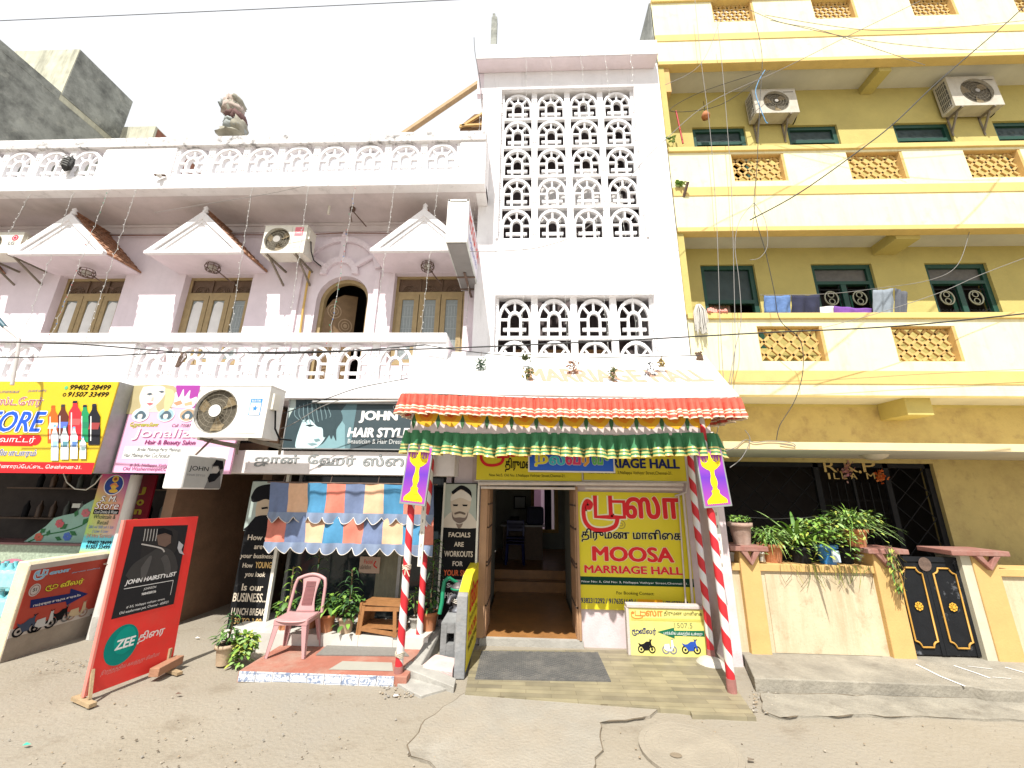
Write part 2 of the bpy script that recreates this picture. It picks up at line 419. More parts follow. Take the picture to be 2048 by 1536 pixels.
# ------------------------------------------------------------------ ground
GRD = M('sandy_road', (.285, .248, .19), .95, .13, 1.1, .5, 26, dirt=(.25, .225, .185), damt=.8, dscale=.55, dlo=.40, dhi=.62, stain=((.165, .13, .09), 2.2, .5))
APR = M('apron_concrete', (.285, .26, .215), .93, .12, 2.4, .5, 34, dirt=(.30, .25, .185), damt=.7, dscale=.9, dlo=.42, dhi=.68, stain=((.17, .145, .11), 1.6, .5))
FOOT = M('footway_concrete', (.29, .265, .215), .93, .16, 3, .5, 30, dirt=(.15, .135, .11), damt=.65, dscale=2.2, dlo=.44, dhi=.7, stain=((.12, .10, .075), 3.5, .5))
SOIL = M('dark_soil', (.14, .11, .075), .95, .3, 12, .4, 40)
mb = MB().mat(GRD); n = 60
def gz(x, y):
    if y > 5.6 or abs(x) > 12 or y < -3: return 0.
    return .018*noise.noise(Vector((x*1.3, y*1.3, 0)))+.007*noise.noise(Vector((x*6, y*6, 2)))-.004
xs = [-60, -30]+[-12+.15*k for k in range(161)]+[30, 60]; ys = [-60, -20, -3]+[-2+.15*k for k in range(72)]+[20, 60]
mb.grid([[(x, y, gz(x, y) if (-12 < x < 12 and -2 < y < 8.6) else -.004) for x in xs] for y in ys])
g = struct(mb.build('ground'))
g['label'] = 'dusty sandy street surface in front of the buildings'
def ragged(pts, amp=.02, step=.08):
    out = []
    for a, b in zip(pts, pts[1:]+pts[:1]):
        a = Vector(a); b = Vector(b); nn = max(1, int((b-a).length/step))
        for k in range(nn):
            p = a+(b-a)*k/nn
            out.append(p+Vector((noise.noise(p*5)*amp*2, noise.noise(p*5+Vector((9, 3, 1)))*amp*2, 0)) if k else p)
    return out
ap = [G(*p, .02) for p in ((930, 1386), (880, 1420), (850, 1440), (838, 1465), (815, 1490), (822, 1512), (860, 1524), (880, 1545), (1020, 1700), (1175, 1600), (1190, 1515), (1206, 1500), (1200, 1445), (1300, 1432), (1320, 1415), (1180, 1400))]
mb = MB().mat(APR); rg = ragged([(v.x, v.y, -.03) for v in ap], .022); mb.prism(rg, (0, 0, .052)); mb.recalc = True
struct(mb.build('pavement', bevel=.006))
def soil_rim(rg, z, wd, nm='soil'):
    mb = MB().mat(SOIL); n = len(rg); cen = sum(rg, Vector())/n; rows = [[], []]
    for k in range(n+1):
        p = rg[k % n]; t = (rg[(k+1) % n]-rg[k-1 if k else n-1]); nn = Vector((t.y, -t.x, 0)).normalized(); nn = -nn if nn.dot(p-cen) < 0 else nn
        q = max(0., noise.noise(p*2.3+Vector((0, 0, 5)))+.25)
        rows[0].append(Vector((p.x, p.y, z))-nn*.02); rows[1].append(Vector((p.x, p.y, z))+nn*(wd*q+.002*abs(noise.noise(p*30))))
    mb.grid(rows, False); return struct(mb.build(nm))
soil_rim(rg, .021, .012)
ap2 = [G(*p, .02) for p in ((1520, 1386), (1524, 1418), (1560, 1434), (1620, 1432), (1700, 1428), (1880, 1434), (2040, 1440), (2500, 1450), (2500, 1405), (1906, 1395))]
mb = MB().mat(FOOT); rg = ragged([(v.x, v.y, -.03) for v in ap2], .02); mb.prism(rg, (0, 0, .05)); mb.recalc = True; soil_rim(rg, .0185, .02)
struct(mb.build('pavement', bevel=.006))
# raised footway before the yellow house
mb = MB().mat(FOOT); K = 5.30
mb.prism([(2.86, 6.6, -.02), (2.86, 6.0, -.02), (2.62, K+.02, -.02), (4.98, K-.0, -.02), (5.05, K-.07, -.02), (12, K-.12, -.02), (12, 6.6, -.02)], (0, 0, .155)); mb.recalc = True
struct(mb.build('pavement', bevel=.012))
CHALK = M('chalk_lines', (.75, .74, .72), .9, .1, 9)
mb = MB().mat(CHALK)
for pts in ([(1832, 1328), (1880, 1352), (1930, 1372)], [(1908, 1331), (1950, 1345), (1980, 1356)], [(1935, 1332), (1985, 1338)], [(2010, 1334), (2048, 1345)], [(1985, 1354), (2022, 1357)]):
    q = [G(*p, .141) for p in pts]
    rows = [[a+Vector((-.012, -.004, 0)) for a in q], [a+Vector((.012, .004, 0)) for a in q]]; mb.grid(rows, False)
tag(mb.build('chalk_drawing'), 'white chalk lines drawn on the footway before the black gate', 'chalk drawing')
# manhole
mc = G(1378, 1494, .03)
mb = MB().mat(M('cement_ring', (.285, .25, .195), .95, .12, 3, .4, 40, dirt=(.25, .22, .175), damt=.6, dscale=2))
rr = abs(G(1474, 1494, .03).x-mc.x)
mb.lathe([(rr*1.0, -.03), (rr*1.0, .022), (rr*.985, .025), (rr*.9, .026), (rr*.885, .0235), (rr*.87, .026), (rr*.74, .0265), (rr*.73, .0245), (rr*.72, .0265), (rr*.6, .027), (rr*.59, .025), (rr*.58, .027), (rr*.3, .027), (.01, .031)], (mc.x, mc.y, 0), 40, False)
mhc = mb.build('cover', None); root = thing('manhole_cover', 'round cement manhole cover with faint rings in the street', 'manhole', (mc.x, mc.y, 0)); child(mhc, root)
hp = G(1352, 1510, .034); mb = MB().mat(M('hole_dirt', (.2, .16, .11), .95, .2, 9)); mb.disc(hp, (.05, 0, 0), (0, .035, 0), 12); child(mb.build('lifting_hole'), root)

# ------------------------------------------------------------------ pink and white house (left)
PH = thing('pink_house', 'pale pink and white house with gabled window hoods and lattice balconies', 'house', (-5, 7, 0))
def ph(mb, name, parent=None, **k):
    o = mb.build(name, None, **k); child(o, PH); return o
WY0, WY1 = 7.0, 7.28
wins = [(-9.89, -8.44), (-7.14, -5.69), (-2.71, -1.26)]
AX0, AX1, AZS, AC = -4.27, -3.21, 5.85, -3.74
ops = [(a, b, 4.45, 6.44) for a, b in wins]+[(AX0, AX1, 3.84, 6.40), (-12.9, -11.45, 4.45, 6.44)]
mb = MB().mat(PINK); wall_open(mb, -17, -.99, 3.3, 7.62, WY0, WY1, ops)
# arched top of the door opening
rad = (AX1-AX0)/2
nA = 14
for k in range(nA):
    a, b = math.pi*k/nA, math.pi*(k+1)/nA
    xa, za, xb, zb = AC+rad*math.cos(a), AZS+rad*math.sin(a), AC+rad*math.cos(b), AZS+rad*math.sin(b)
    mb.hexa([(xb, WY0, zb), (xa, WY0, za), (xa, WY1, za), (xb, WY1, zb), (xb, WY0, 6.4), (xa, WY0, 6.4), (xa, WY1, 6.4), (xb, WY1, 6.4)])
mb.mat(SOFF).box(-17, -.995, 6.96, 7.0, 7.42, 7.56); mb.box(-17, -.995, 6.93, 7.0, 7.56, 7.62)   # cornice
# rooms behind
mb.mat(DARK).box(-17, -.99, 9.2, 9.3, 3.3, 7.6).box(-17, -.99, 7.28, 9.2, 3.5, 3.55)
mb.mat(PINK).box(-17.2, -17, 5.95, 10, 0, 8.6)
ph(mb, 'wall')
# terrace slab, parapet
TX1 = -.80
mb = MB().mat(WHITE); mb.box(-17, TX1, 5.91, 6.12, 7.62, 7.91); mb.mat(MOULD).box(-17, TX1, 5.88, 6.15, 8.61, 8.83).mat(WHITE)
mb.box(-8.36, -6.90, 5.91, 6.12, 7.91, 8.61).box(-1.296, TX1, 5.91, 6.12, 7.91, 8.61)
mb.box(TX1-.2, TX1, 6.15, 6.5, 7.62, 8.83)
ph(mb, 'parapet', bevel=.012)
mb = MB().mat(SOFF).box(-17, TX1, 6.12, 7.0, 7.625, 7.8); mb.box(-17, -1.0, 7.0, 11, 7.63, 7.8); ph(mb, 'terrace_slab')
jali_row(PH, -6.898, 8, .70, 7.91, .70, 5.93); jali_row(PH, -8.36-.7*7, 7, .70, 7.91, .70, 5.93)
# balcony
mb = MB().mat(WHITE); mb.box(-17, -1.341, 6.0, 6.2, 3.56, 3.84); mb.box(-17, -1.341, 5.97, 6.22, 4.524, 4.69)
mb.box(-8.35, -6.689, 6.0, 6.2, 3.84, 4.524).box(-1.843, -1.341, 6.0, 6.2, 3.84, 4.524)
ph(mb, 'balcony_parapet', bevel=.012)
mb = MB().mat(PINK).box(-1.50, -1.345, 6.22, 7.0, 3.56, 4.687); ph(mb, 'balcony_return', bevel=.01)
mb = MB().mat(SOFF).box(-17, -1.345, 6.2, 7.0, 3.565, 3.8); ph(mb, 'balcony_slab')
jali_row(PH, -6.689, 7, .6923, 3.84, .684, 6.03); jali_row(PH, -8.35-.692*5, 5, .692, 3.84, .684, 6.03)
# windows
def house_window(x0, x1, z0, z1, panes):
    y = 7.14; W = x1-x0; mb = MB().mat(WOODK); t = .055
    mb.box(x0, x0+t, y, y+.08, z0, z1).box(x1-t, x1, y, y+.08, z0, z1).box(x0+t, x1-t, y, y+.08, z1-t, z1).box(x0+t, x1-t, y, y+.08, z0, z0+t)
    zt = z1-.42; mb.box(x0+t, x1-t, y-.01, y+.08, zt, zt+.06)
    o = ph(mb, 'window')
    mb = MB().mat(WOODD).box(x0+t, x1-t, y+.03, y+.06, zt+.06, z1-t)
    for i in range(3):
        c = x0+t+(W-2*t)*(i+.5)/3
        for rr in (.05, .09, .13): arcband(mb, c, zt+.09, rr, rr+.018, 0, math.pi, 8, y+.012, y+.03)
    for k in range(4): mb.box(x0+t+(W-2*t)*k/3-.012, x0+t+(W-2*t)*k/3+.012, y+.005, y+.03, zt+.06, z1-t)
    oo = mb.build('carved_transom'); oo.parent = o; oo.matrix_parent_inverse = Matrix.Identity(4)
    sw = (W-2*t)/3
    for i in range(3):
        a = x0+t+i*sw+.008; b = a+sw-.016; mb = MB().mat(WOODK); s = .095
        mb.box(a, a+s, y-.015, y+.04, z0+t, zt).box(b-s, b, y-.015, y+.04, z0+t, zt).box(a+s, b-s, y-.015, y+.04, zt-.11, zt).box(a+s, b-s, y-.015, y+.04, z0+t, z0+t+.11)
        oo = mb.build('shutter'); oo.parent = o
        mb = MB().mat(GLASSG); mb.box(a+s, b-s, y+.012, y+.03, z0+t+.11, zt-.11)
        if panes[i] == 'p':
            mb.mat(PAPER); q = [(a+s+.01, z0+.2), (b-s-.012, z0+.2), (b-s-.01, zt-.35), (b-s-.03, zt-.16), (a+s+.09, zt-.13), (a+s+.03, zt-.2), (a+s+.012, zt-.5)]
            mb.prism([(u, y+.006, v) for u, v in q], (0, .004, 0))
        else:
            mb.mat(M('etched_line', (.36, .40, .40), .4, .1))
            for k in range(1, 4): mb.box(a+s+(b-a-2*s)*k/4-.004, a+s+(b-a-2*s)*k/4+.004, y+.008, y+.012, z0+t+.12, zt-.25)
            for k in range(5): mb.box(a+s+.01, b-s-.01, y+.008, y+.0115, z0+.3+k*.26, z0+.31+k*.26)
        oo = mb.build('pane'); oo.parent = o
for (a, b), pn in zip(wins, ('ppp', 'ppg', 'ggg')): house_window(a, b, 4.45, 6.44, pn)
house_window(-12.9, -11.45, 4.45, 6.44, 'ppg')
# gabled hoods
def hood(c):
    w2 = .955; z0, zp = 6.47, 7.38; yf = 6.24; yb = 7.0
    mb = MB().mat(WHITE)
    mb.prism([(c-w2+.06, yf+.05, z0), (c+w2-.06, yf+.05, z0), (c, yf+.05, zp-.08)], (0, yb-yf-.05, 0)); mb.recalc = True
    for s in (-1, 1):                                     # stepped barge boards
        for off, th, pr in ((0, .10, .0), (.13, .055, .028)):
            dx, dz = w2, zp-z0; L = math.hypot(dx, dz); nx, nz = dz/L, dx/L
            a = Vector((c+s*(w2-off*1.35), yf+pr, z0+.03)); b = Vector((c, yf+pr, zp-off*1.2)); a.y += .003*(s+1); b.y += .003*(s+1)
            dn = Vector((-s*nx*th, 0, -nz*th))
            mb.prism([a, b, b+dn*1.25, a+dn*.6+Vector((-s*.06, 0, .02))], (0, .09-pr, 0))
    mb.box(c-w2, c+w2, yf-.012, yf+.06, z0-.035, z0+.03)
    mb.lathe([(.03, 0), (.055, .03), (.03, .07), (.05, .1), (.015, .15), (.002, .17)], (c, yf+.05, zp-.01), 10)
    o = ph(mb, 'window_hood'); oo = MB().mat(PINK); oo.box(c-w2+.01, c+w2-.01, yf+.06, yb, z0-.02, z0)
    q = oo.build('hood_soffit'); q.parent = o; q.matrix_parent_inverse = Matrix.Identity(4)
    mb = MB().mat(TILEB)
    for s in (-1, 1):
        L = math.hypot(w2, zp-z0); ex = Vector((-s*w2/L, 0, (zp-z0)/L)); nn = Vector((s*(zp-z0)/L, 0, w2/L))
        base = Vector((c+s*(w2-.0), 0, z0+.012))
        rows = 9; cols = 6
        for r in range(rows):
            for k in range(cols):
                y0 = yf+.06+(yb-yf-.06)*k/cols; y1 = y0+(yb-yf-.06)/cols
                p0 = base+ex*(L+.05)*r/rows; p1 = base+ex*(L+.05)*(r+1.15)/rows
                lo = .038; hi = .012
                pts = []
                for p, h in ((p0, lo), (p1, hi)):
                    pts.append([p+nn*h*(.2+.8*math.sin(math.pi*j/4))+Vector((0, y0+(y1-y0)*j/4, 0)) for j in range(5)])
                mb.grid(pts, True)
                e = pts[0]; mb.face([e[0]-nn*.02]+e+[e[-1]-nn*.02])
    q = mb.build('roof_tiles'); q.parent = o
for c in (-9.09, -6.365, -1.985, -12.1): hood(c)
# arched doorway surround and door
mb = MB().mat(PINK)
arcband(mb, AC-.12, 6.42, .74, .86, R(8), R(172), 20, 6.93, 7.0); arcband(mb, AC-.12, 6.40, .27, .40, R(0), R(180), 14, 6.93, 7.0)
for a in (30, 90, 150):
    a = R(a); mb.bar((AC-.12+.38*math.cos(a), 6.955, 6.4+.38*math.sin(a)), (AC-.12+.76*math.cos(a), 6.955, 6.42+.76*math.sin(a)), .07, .09, up=(-math.sin(a), 0, math.cos(a)))
mb.box(AC-.12-.86, AC-.12-.76, 6.95, 7.0, 3.9, 6.45).box(AC-.12+.76, AC-.12+.86, 6.95, 7.0, 3.9, 6.45)
mb.lathe([(.05, 0), (.06, .03), (.035, .07), (.045, .1), (.01, .14)], (AC-.12, 6.95, 7.27), 10)
ph(mb, 'arch_moulding', bevel=.006)
mb = MB().mat(WOODK); arcband(mb, AC, AZS, rad-.08, rad-.005, 0, math.pi, 16, 7.14, 7.24)
mb.box(AX0+.005, AX0+.08, 7.14, 7.24, 3.85, AZS).box(AX1-.08, AX1-.005, 7.14, 7.24, 3.85, AZS)
dr = ph(mb, 'door')
mb = MB().mat(M('door_wood', (.20, .125, .06), .5, .15, 10))
# left leaf swung a little inwards, carved roundels
lw = rad*1.15; ang = R(38); ux = Vector((math.cos(ang), math.sin(ang), 0)); o0 = Vector((AX0+.08, 7.22, 0)); nv = Vector((math.sin(ang), -math.cos(ang), 0))
pts = [o0+Vector((0, 0, 3.86)), o0+ux*lw+Vector((0, 0, 3.86)), o0+ux*lw+Vector((0, 0, 6.22)), o0+ux*lw*.55+Vector((0, 0, 6.18)), o0+ux*lw*.2+Vector((0, 0, 6.0)), o0+Vector((0, 0, 5.75))]
mb.prism(pts, -nv*.04)
mb.mat(M('door_carving', (.36, .255, .15), .5, .2, 20))
for zc, n0 in ((4.35, .3), (4.72, .7), (5.1, .3), (5.48, .7), (5.75, .3), (4.0, .7)):
    cc = o0+ux*lw*n0+Vector((0, 0, zc))+nv*.006
    for ra, rb in ((.14, .12), (.085, .065), (.04, .0)): mb.disc(cc, ux*ra, Vector((0, 0, ra*1.15)), 18, rb/ra if rb else 0)
q = mb.build('door_leaf'); q.parent = dr; q.matrix_parent_inverse = Matrix.Identity(4)
# conduit pipes and cables on the wall
mb = MB().mat(M('brown_conduit', (.25, .14, .10), .6, .1))
mb.tube([(-9.0, 6.93, 7.36), (-4.6, 6.93, 7.33), (-3.9, 6.93, 7.36), (-1.1, 6.93, 7.3)], .012, 6)
ph(mb, 'conduit')
mb = MB().mat(M('yellow_pipe', (.55, .36, .10), .5, .12)); q = [P(x, y, 6.95) for x, y in ((620, 541), (614, 570), (606, 620), (600, 668))]; mb.tube(q, .022, 8); ph(mb, 'drain_pipe')
# lights on the wall
def cage_lamp(px, py, Yv, lab):
    c = P(px, py, Yv); root = thing('wall_lamp', lab, 'lamp', c, 'caged lamps under the window hoods')
    mb = MB().mat(RUST)
    for k in range(8):
        a = 2*math.pi*k/8
        mb.tube([Vector((.02*math.cos(a), .02*math.sin(a), -.07)), Vector((.11*math.cos(a), .11*math.sin(a), -.05)), Vector((.13*math.cos(a), .13*math.sin(a), .02)), Vector((.11*math.cos(a), .11*math.sin(a), .08))], .007, 5)
    for rr, z in ((.11, -.05), (.13, .02), (.11, .08)): mb.tube([(rr*math.cos(2*math.pi*k/12), rr*math.sin(2*math.pi*k/12), z) for k in range(13)], .007, 5)
    mb.build('cage', root)
    mb = MB().mat(RUST); mb.tube([(0, 0, .03), (.12, .25, -.08), (.2, 7.0-Yv, -.14)], .012, 6); mb.build('bracket', root)
    mb = MB().mat(M('lamp_glass', (.45, .42, .36), .3, .1)); mb.lathe([(.02, -.05), (.07, -.02), (.075, .03), (.04, .07)], (0, 0, 0), 12); mb.build('globe', root)
for px, py, lab in ((173, 547, 'caged lamp hanging by the window nearest the left edge'), (425, 537, 'caged lamp hanging before the papered middle window'), (855, 535, 'caged lamp hanging before the window beside the tower')):
    cage_lamp(px, py, 6.62, lab)
b = P(658, 420, 6.45); mb = MB().mat(CREAM); mb.tube([b+Vector((0, 0, .1)), b+Vector((0, 0, -.1))], .025, 8); mb.tube([b+Vector((0, 0, .1)), (b.x, b.y, 7.62)], .008, 5)
tag(mb.build('bulb_holder'), 'bare bulb holder hanging from the terrace soffit', 'bulb')
b = P(705, 421, 6.5); mb = MB().mat(RUST); mb.tube([b, b+Vector((.18, .3, -.15))], .012, 6); mb.lathe([(.05, 0), (.06, .04), (.03, .1)], b, 10); mb.tube([b+Vector((-.03, .1, -.2)), b+Vector((-.05, 0, 0)), (b.x, b.y, 7.62)], .01, 5)
tag(mb.build('spot_lamp'), 'small dark spot lamp under the soffit above the arched door', 'lamp')

# ground floor of the house: beam, recess, shop
mb = MB().mat(M('dirty_white_beam', (.72, .69, .68), .85, .06, 4, .1, 40, dirt=(.40, .33, .30), damt=.6, dscale=1.3, streak=True, dlo=.5, dhi=.75))
mb.box(-5.6, -1.12, 6.15, 6.55, 2.375, 2.735); ph(mb, 'fascia_beam', bevel=.008)
BROWNW = M('brown_passage_wall', (.21, .13, .08), .9, .18, 2, .3, 20, dirt=(.12, .075, .05), damt=.6, dscale=1.2)
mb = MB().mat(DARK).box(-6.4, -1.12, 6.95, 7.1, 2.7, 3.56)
mb.mat(BROWNW).box(-5.9, -5.72, 6.42, 12, 0, 3.5)                       # left wall of the passage
mb.mat(BROWNW).box(-4.46, -4.30, 6.62, 12, 0, 3.5).box(-5.9, -4.3, 12, 12.2, 0, 3.5).box(-5.9, -4.3, 6.62, 12.2, 2.75, 2.9)
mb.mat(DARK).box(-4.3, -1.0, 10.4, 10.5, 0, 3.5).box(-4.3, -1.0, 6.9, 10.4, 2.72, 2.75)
mb.mat(M('shop_floor', (.2, .19, .17), .4, .1)).box(-4.3, -1.0, 6.6, 10.4, 0, .1)
mb.mat(PINK).box(-1.18, -.66, 6.52, 7.2, 2.2, 3.56)
mb.box(-1.32, -1.24, 6.56, 9, 0, 2.4)
ph(mb, 'ground_wall')
# left store interior
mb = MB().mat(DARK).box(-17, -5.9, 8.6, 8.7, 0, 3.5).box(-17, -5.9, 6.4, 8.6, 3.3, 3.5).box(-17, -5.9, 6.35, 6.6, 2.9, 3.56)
mb.mat(M('store_floor', (.12, .11, .10), .8, .1)).box(-17, -5.9, 6.35, 8.6, 0, .03)
ph(mb, 'store_room')

# ------------------------------------------------------------------ stair tower / marriage hall
TX0, TXR, TY = -.99, 2.83, 6.5
ST = thing('stair_tower', 'tall white stair tower with arched lattice openings above the hall door', 'tower', (.9, 6.5, 0))
def st(mb, name, **k):
    o = mb.build(name, None, **k); child(o, ST); return o
L1 = (-.58, 2.26, 6.86, 10.61); L2 = (-.595, 2.29, 3.15, 5.64)
mb = MB().mat(WHITE)
wall_open(mb, TX0, TXR, 3.05, 11.3, TY, TY+.22, [L1, L2]); mb.mat(WHITE)
mb.box(TX0, TX0+.2, TY+.22, 10, 3.05, 11.3).box(TXR-.2, TXR, TY+.22, 10, 0, 11.3)
st(mb, 'wall')
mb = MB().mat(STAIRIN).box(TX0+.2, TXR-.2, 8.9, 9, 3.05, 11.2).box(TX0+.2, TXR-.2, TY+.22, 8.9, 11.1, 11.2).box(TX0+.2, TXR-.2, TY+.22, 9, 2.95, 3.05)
mb.hexa([(0.9, 7.2, 7.3), (2.6, 7.2, 8.6), (2.6, 8.2, 8.6), (.9, 8.2, 7.3), (.9, 7.2, 7.5), (2.6, 7.2, 8.8), (2.6, 8.2, 8.8), (.9, 8.2, 7.5)])
mb.mat(M('landing_white', (.6, .58, .57), .9, .08)).box(.10, 2.0, 6.98, 7.03, 7.6, 8.28).box(.10, 1.5, 6.98, 7.03, 8.28, 8.85); mb.mat(M('stair_ochre', (.40, .22, .10), .85, .1)).box(-.3, 1.9, 7.6, 7.8, 4.1, 5.0)
st(mb, 'stair_flight')
mb = MB().mat(WHITE).box(TX0-.145, TXR-.08, 6.2, TY+.9, 11.16, 11.56)
mb.mat(PINK).box(TX0-.14, TXR-.085, 6.21, TY-.002, 11.145, 11.16).box(TX0-.14, TX0-.0, TY, 6.62, 10.55, 11.145); st(mb, 'roof_slab', bevel=.01)
for r in range(5): jali_row(ST, L1[0], 4, .71, L1[2]+.75*r, .75, TY+.06)
for r in range(3): jali_row(ST, L2[0], 4, .721, 3.15+.83*r, .83, TY+.06)
# lintel drip over the openings
mb = MB().mat(WHITE)
for a, b, c, d in (L1, L2): mb.box(a-.05, b+.05, TY-.035, TY, d+.0, d+.06).box(a-.05, a, TY-.03, TY, c, d).box(b, b+.05, TY-.03, TY, c, d)
st(mb, 'opening_trim', bevel=.008)
q = P(988, 86, 6.6); q2 = P(986, 48, 6.6)
mb = MB().mat(OLDW); mb.box(q.x-.06, q.x+.07, 6.45, 6.6, 11.5, q2.z); mb.box(q.x-.04, q.x+.02, 6.47, 6.55, q2.z, q2.z+.14)
tag(mb.build('roof_post'), 'short weathered cement post standing on the tower roof', 'post')
# stair beam and rooftop bits behind the terrace
a = P(822, 262, 8.5); b = P(946, 172, 8.5)
mb = MB().mat(M('tan_beam', (.42, .29, .16), .85, .12, 5)); mb.bar(a-Vector((.35, 0, .25)), b+Vector((.3, 0, .21)), .14, .09)
tag(mb.build('stair_beam'), 'sloping tan stair beam rising above the terrace to the tower', 'beam')
mb = MB().mat(M('brown_shed', (.20, .12, .06), .9, .2, 6)); a = P(920, 259, 7.6); b = P(961, 228, 7.6)
mb.prism([(a.x, 7.6, a.z-.6), (b.x+.2, 7.6, a.z-.6), (b.x+.2, 7.6, b.z+.02), (b.x-.15, 7.6, b.z), (a.x+.05, 7.6, a.z+.17), (a.x, 7.6, a.z+.16)], (0, .5, 0))
mb.mat(ORA); mb.bar((a.x, 7.55, a.z), (b.x+.1, 7.55, b.z-.02), .05, .05); mb.bar((a.x, 7.55, a.z+.06), (b.x+.2, 7.55, a.z+.08), .05, .05)
tag(mb.build('roof_shed'), 'small brown shed with yellow rails beside the tower', 'shed')

# hall entrance at the foot of the tower
DX0, DX1, DZ = -.64, .79, 2.2
EN = thing('hall_entrance', 'marriage hall front with open folding gate and tiled doorway', 'entrance', (.9, 6.5, 0))
def en(mb, name, **k):
    o = mb.build(name, None, **k); child(o, EN); return o
HW = M('hall_pink_wall', (.62, .52, .53), .85, .08, 4, .2, 40, dirt=(.40, .33, .31), damt=.5, dscale=2.5)
mb = MB().mat(HW); wall_open(mb, TX0+.1, TXR, 0, 3.05, TY, TY+.25, [(DX0, DX1, 0, 2.3)])
mb.box(TXR-.13, TXR, 5.98, TY, 0, 2.75)                     # end wall next to the yellow house
en(mb, 'front_wall')
FLR = M('orange_floor_tile', (.33, .155, .05), .35, .2, 6, .05, 40, dirt=(.2, .1, .05), damt=.4, dscale=2)
INW = M('hall_inner_wall', (.30, .31, .27), .85, .1, 3)
mb = MB().mat(FLR).box(DX0+.001, DX1-.001, TY+.02, 9.2, 0, .10)
mb.mat(GREYC).box(DX0-.04, DX1+.04, TY-.06, TY+.02, 0, .095)
mb.mat(FLR).box(-.9, 1.3, 9.2, 9.5, 0, .3).box(-.9, 1.3, 9.5, 13.4, 0, .48); en(mb, 'floor')
mb = MB().mat(INW).box(DX0-.2, DX0-.05, TY+.25, 9.2, 0, 2.9).box(DX1+.05, DX1+.2, TY+.25, 9.2, 0, 2.9).box(-2.2, 1.7, TY+.25, 13, 2.9, 3.0)
mb.box(-2.1, DX0-.2, 9.2, 9.35, 0, 2.9).box(DX1+.2, 1.6, 9.2, 9.35, 0, 2.9).box(-2.2, -2.1, 9.3, 13.1, 0, 2.9).box(1.6, 1.75, 9.3, 13.1, 0, 2.9)
bd = [P(1062, 990, 13.0), P(1117, 1078, 13.0)]
ox0, ox1 = bd[0].x, bd[1].x
wall_open(mb, -2.2, 1.75, .4, 2.9, 13.0, 13.12, [(ox0+.1, ox1-.12, 1.05, 2.25)])
mb.mat(M('courtyard_pink', (.75, .42, .62), .9, .06)).box(ox0-1, ox0+.35, 13.9, 14, 0, 4); mb.mat(WHITE).box(ox0+.35, ox1+1.5, 14.5, 14.6, 0, 2.4)
en(mb, 'hall_room')
mb = MB().mat(ORA); t = .1
mb.box(ox0, ox0+t, 12.93, 13.0, 1.0, 2.3).box(ox1-t, ox1, 12.93, 13.0, 1.0, 2.3).box(ox0, ox1, 12.92, 13.0, 2.25, 2.36).box(ox0, ox1, 12.92, 13.0, .95, 1.05); en(mb, 'inner_window_frame')
mb = MB().mat(M('grey_curtain', (.06, .06, .07), .9, .1)); rows = []
for z in (1.05, 2.28): rows.append([(ox0+.42+.02*k, 12.9+.03*math.sin(k*1.7), z) for k in range(12)])
mb.grid(rows); en(mb, 'curtain')
mb = MB().mat(WOODD)
fx0, fx1 = -.55, .3
mb.box(-.62, .42, 10.9, 11.6, .48, 1.28); mb.mat(M('desk_top', (.2, .2, .2), .3, .1)).box(-.68, .48, 10.85, 11.7, 1.28, 1.32)
r2 = thing('reception_desk', 'dark reception desk inside the hall behind the open door', 'desk', (0, 11, .48)); child(mb.build('body'), r2)
mb = MB().mat(M('blue_bag_cloth', (.03, .035, .07), .7, .15, 8, .3)); mb.box(.0, .46, 10.95, 11.35, 1.32, 1.78); o = mb.build('covered_monitor', bevel=.06)
tag(o, 'dark blue covered monitor standing on the reception desk', 'monitor')
# stacked blue chairs inside
mb = MB().mat(M('blue_plastic', (.012, .018, .11), .4, .1))
c = Vector((-.28, 10.3, .48))
for sx in (-1, 1):
    for sy in (-1, 1): mb.bar(c+Vector((sx*.22, sy*.2, 0)), c+Vector((sx*.19, sy*.18, .45)), .05)
for k in range(3):
    mb.box(c.x-.22, c.x+.22, c.y-.2, c.y+.2, .93+k*.07, .95+k*.07)
    mb.bar(c+Vector((-.2, .2, .45+k*.07)), c+Vector((-.2, .24, .85+k*.07)), .05); mb.bar(c+Vector((.2, .2, .45+k*.07)), c+Vector((.2, .24, .85+k*.07)), .05); mb.box(c.x-.2, c.x+.2, c.y+.2, c.y+.26, 1.2+k*.07, 1.32+k*.07)
tag(mb.build('chair_stack', bevel=.008), 'stack of dark blue plastic chairs inside the hall', 'chairs')
for px0, py0, px1, py1, lab in ((1028, 992, 1052, 1018, 'pale framed picture on the hall back wall'), (1021, 1033, 1038, 1056, 'dark framed picture on the hall back wall')):
    a = P(px0, py0, 12.95); b = P(px1, py1, 12.95); mb = MB().mat(BLACKM).box(a.x, b.x, 12.92, 12.98, b.z, a.z); mb.mat(ink((.5, .52, .52)) if 'pale' in lab else ink((.1, .1, .1))).box(a.x+.03, b.x-.03, 12.915, 12.922, b.z+.03, a.z-.03)
    tag(mb.build('picture_frame'), lab, 'picture')
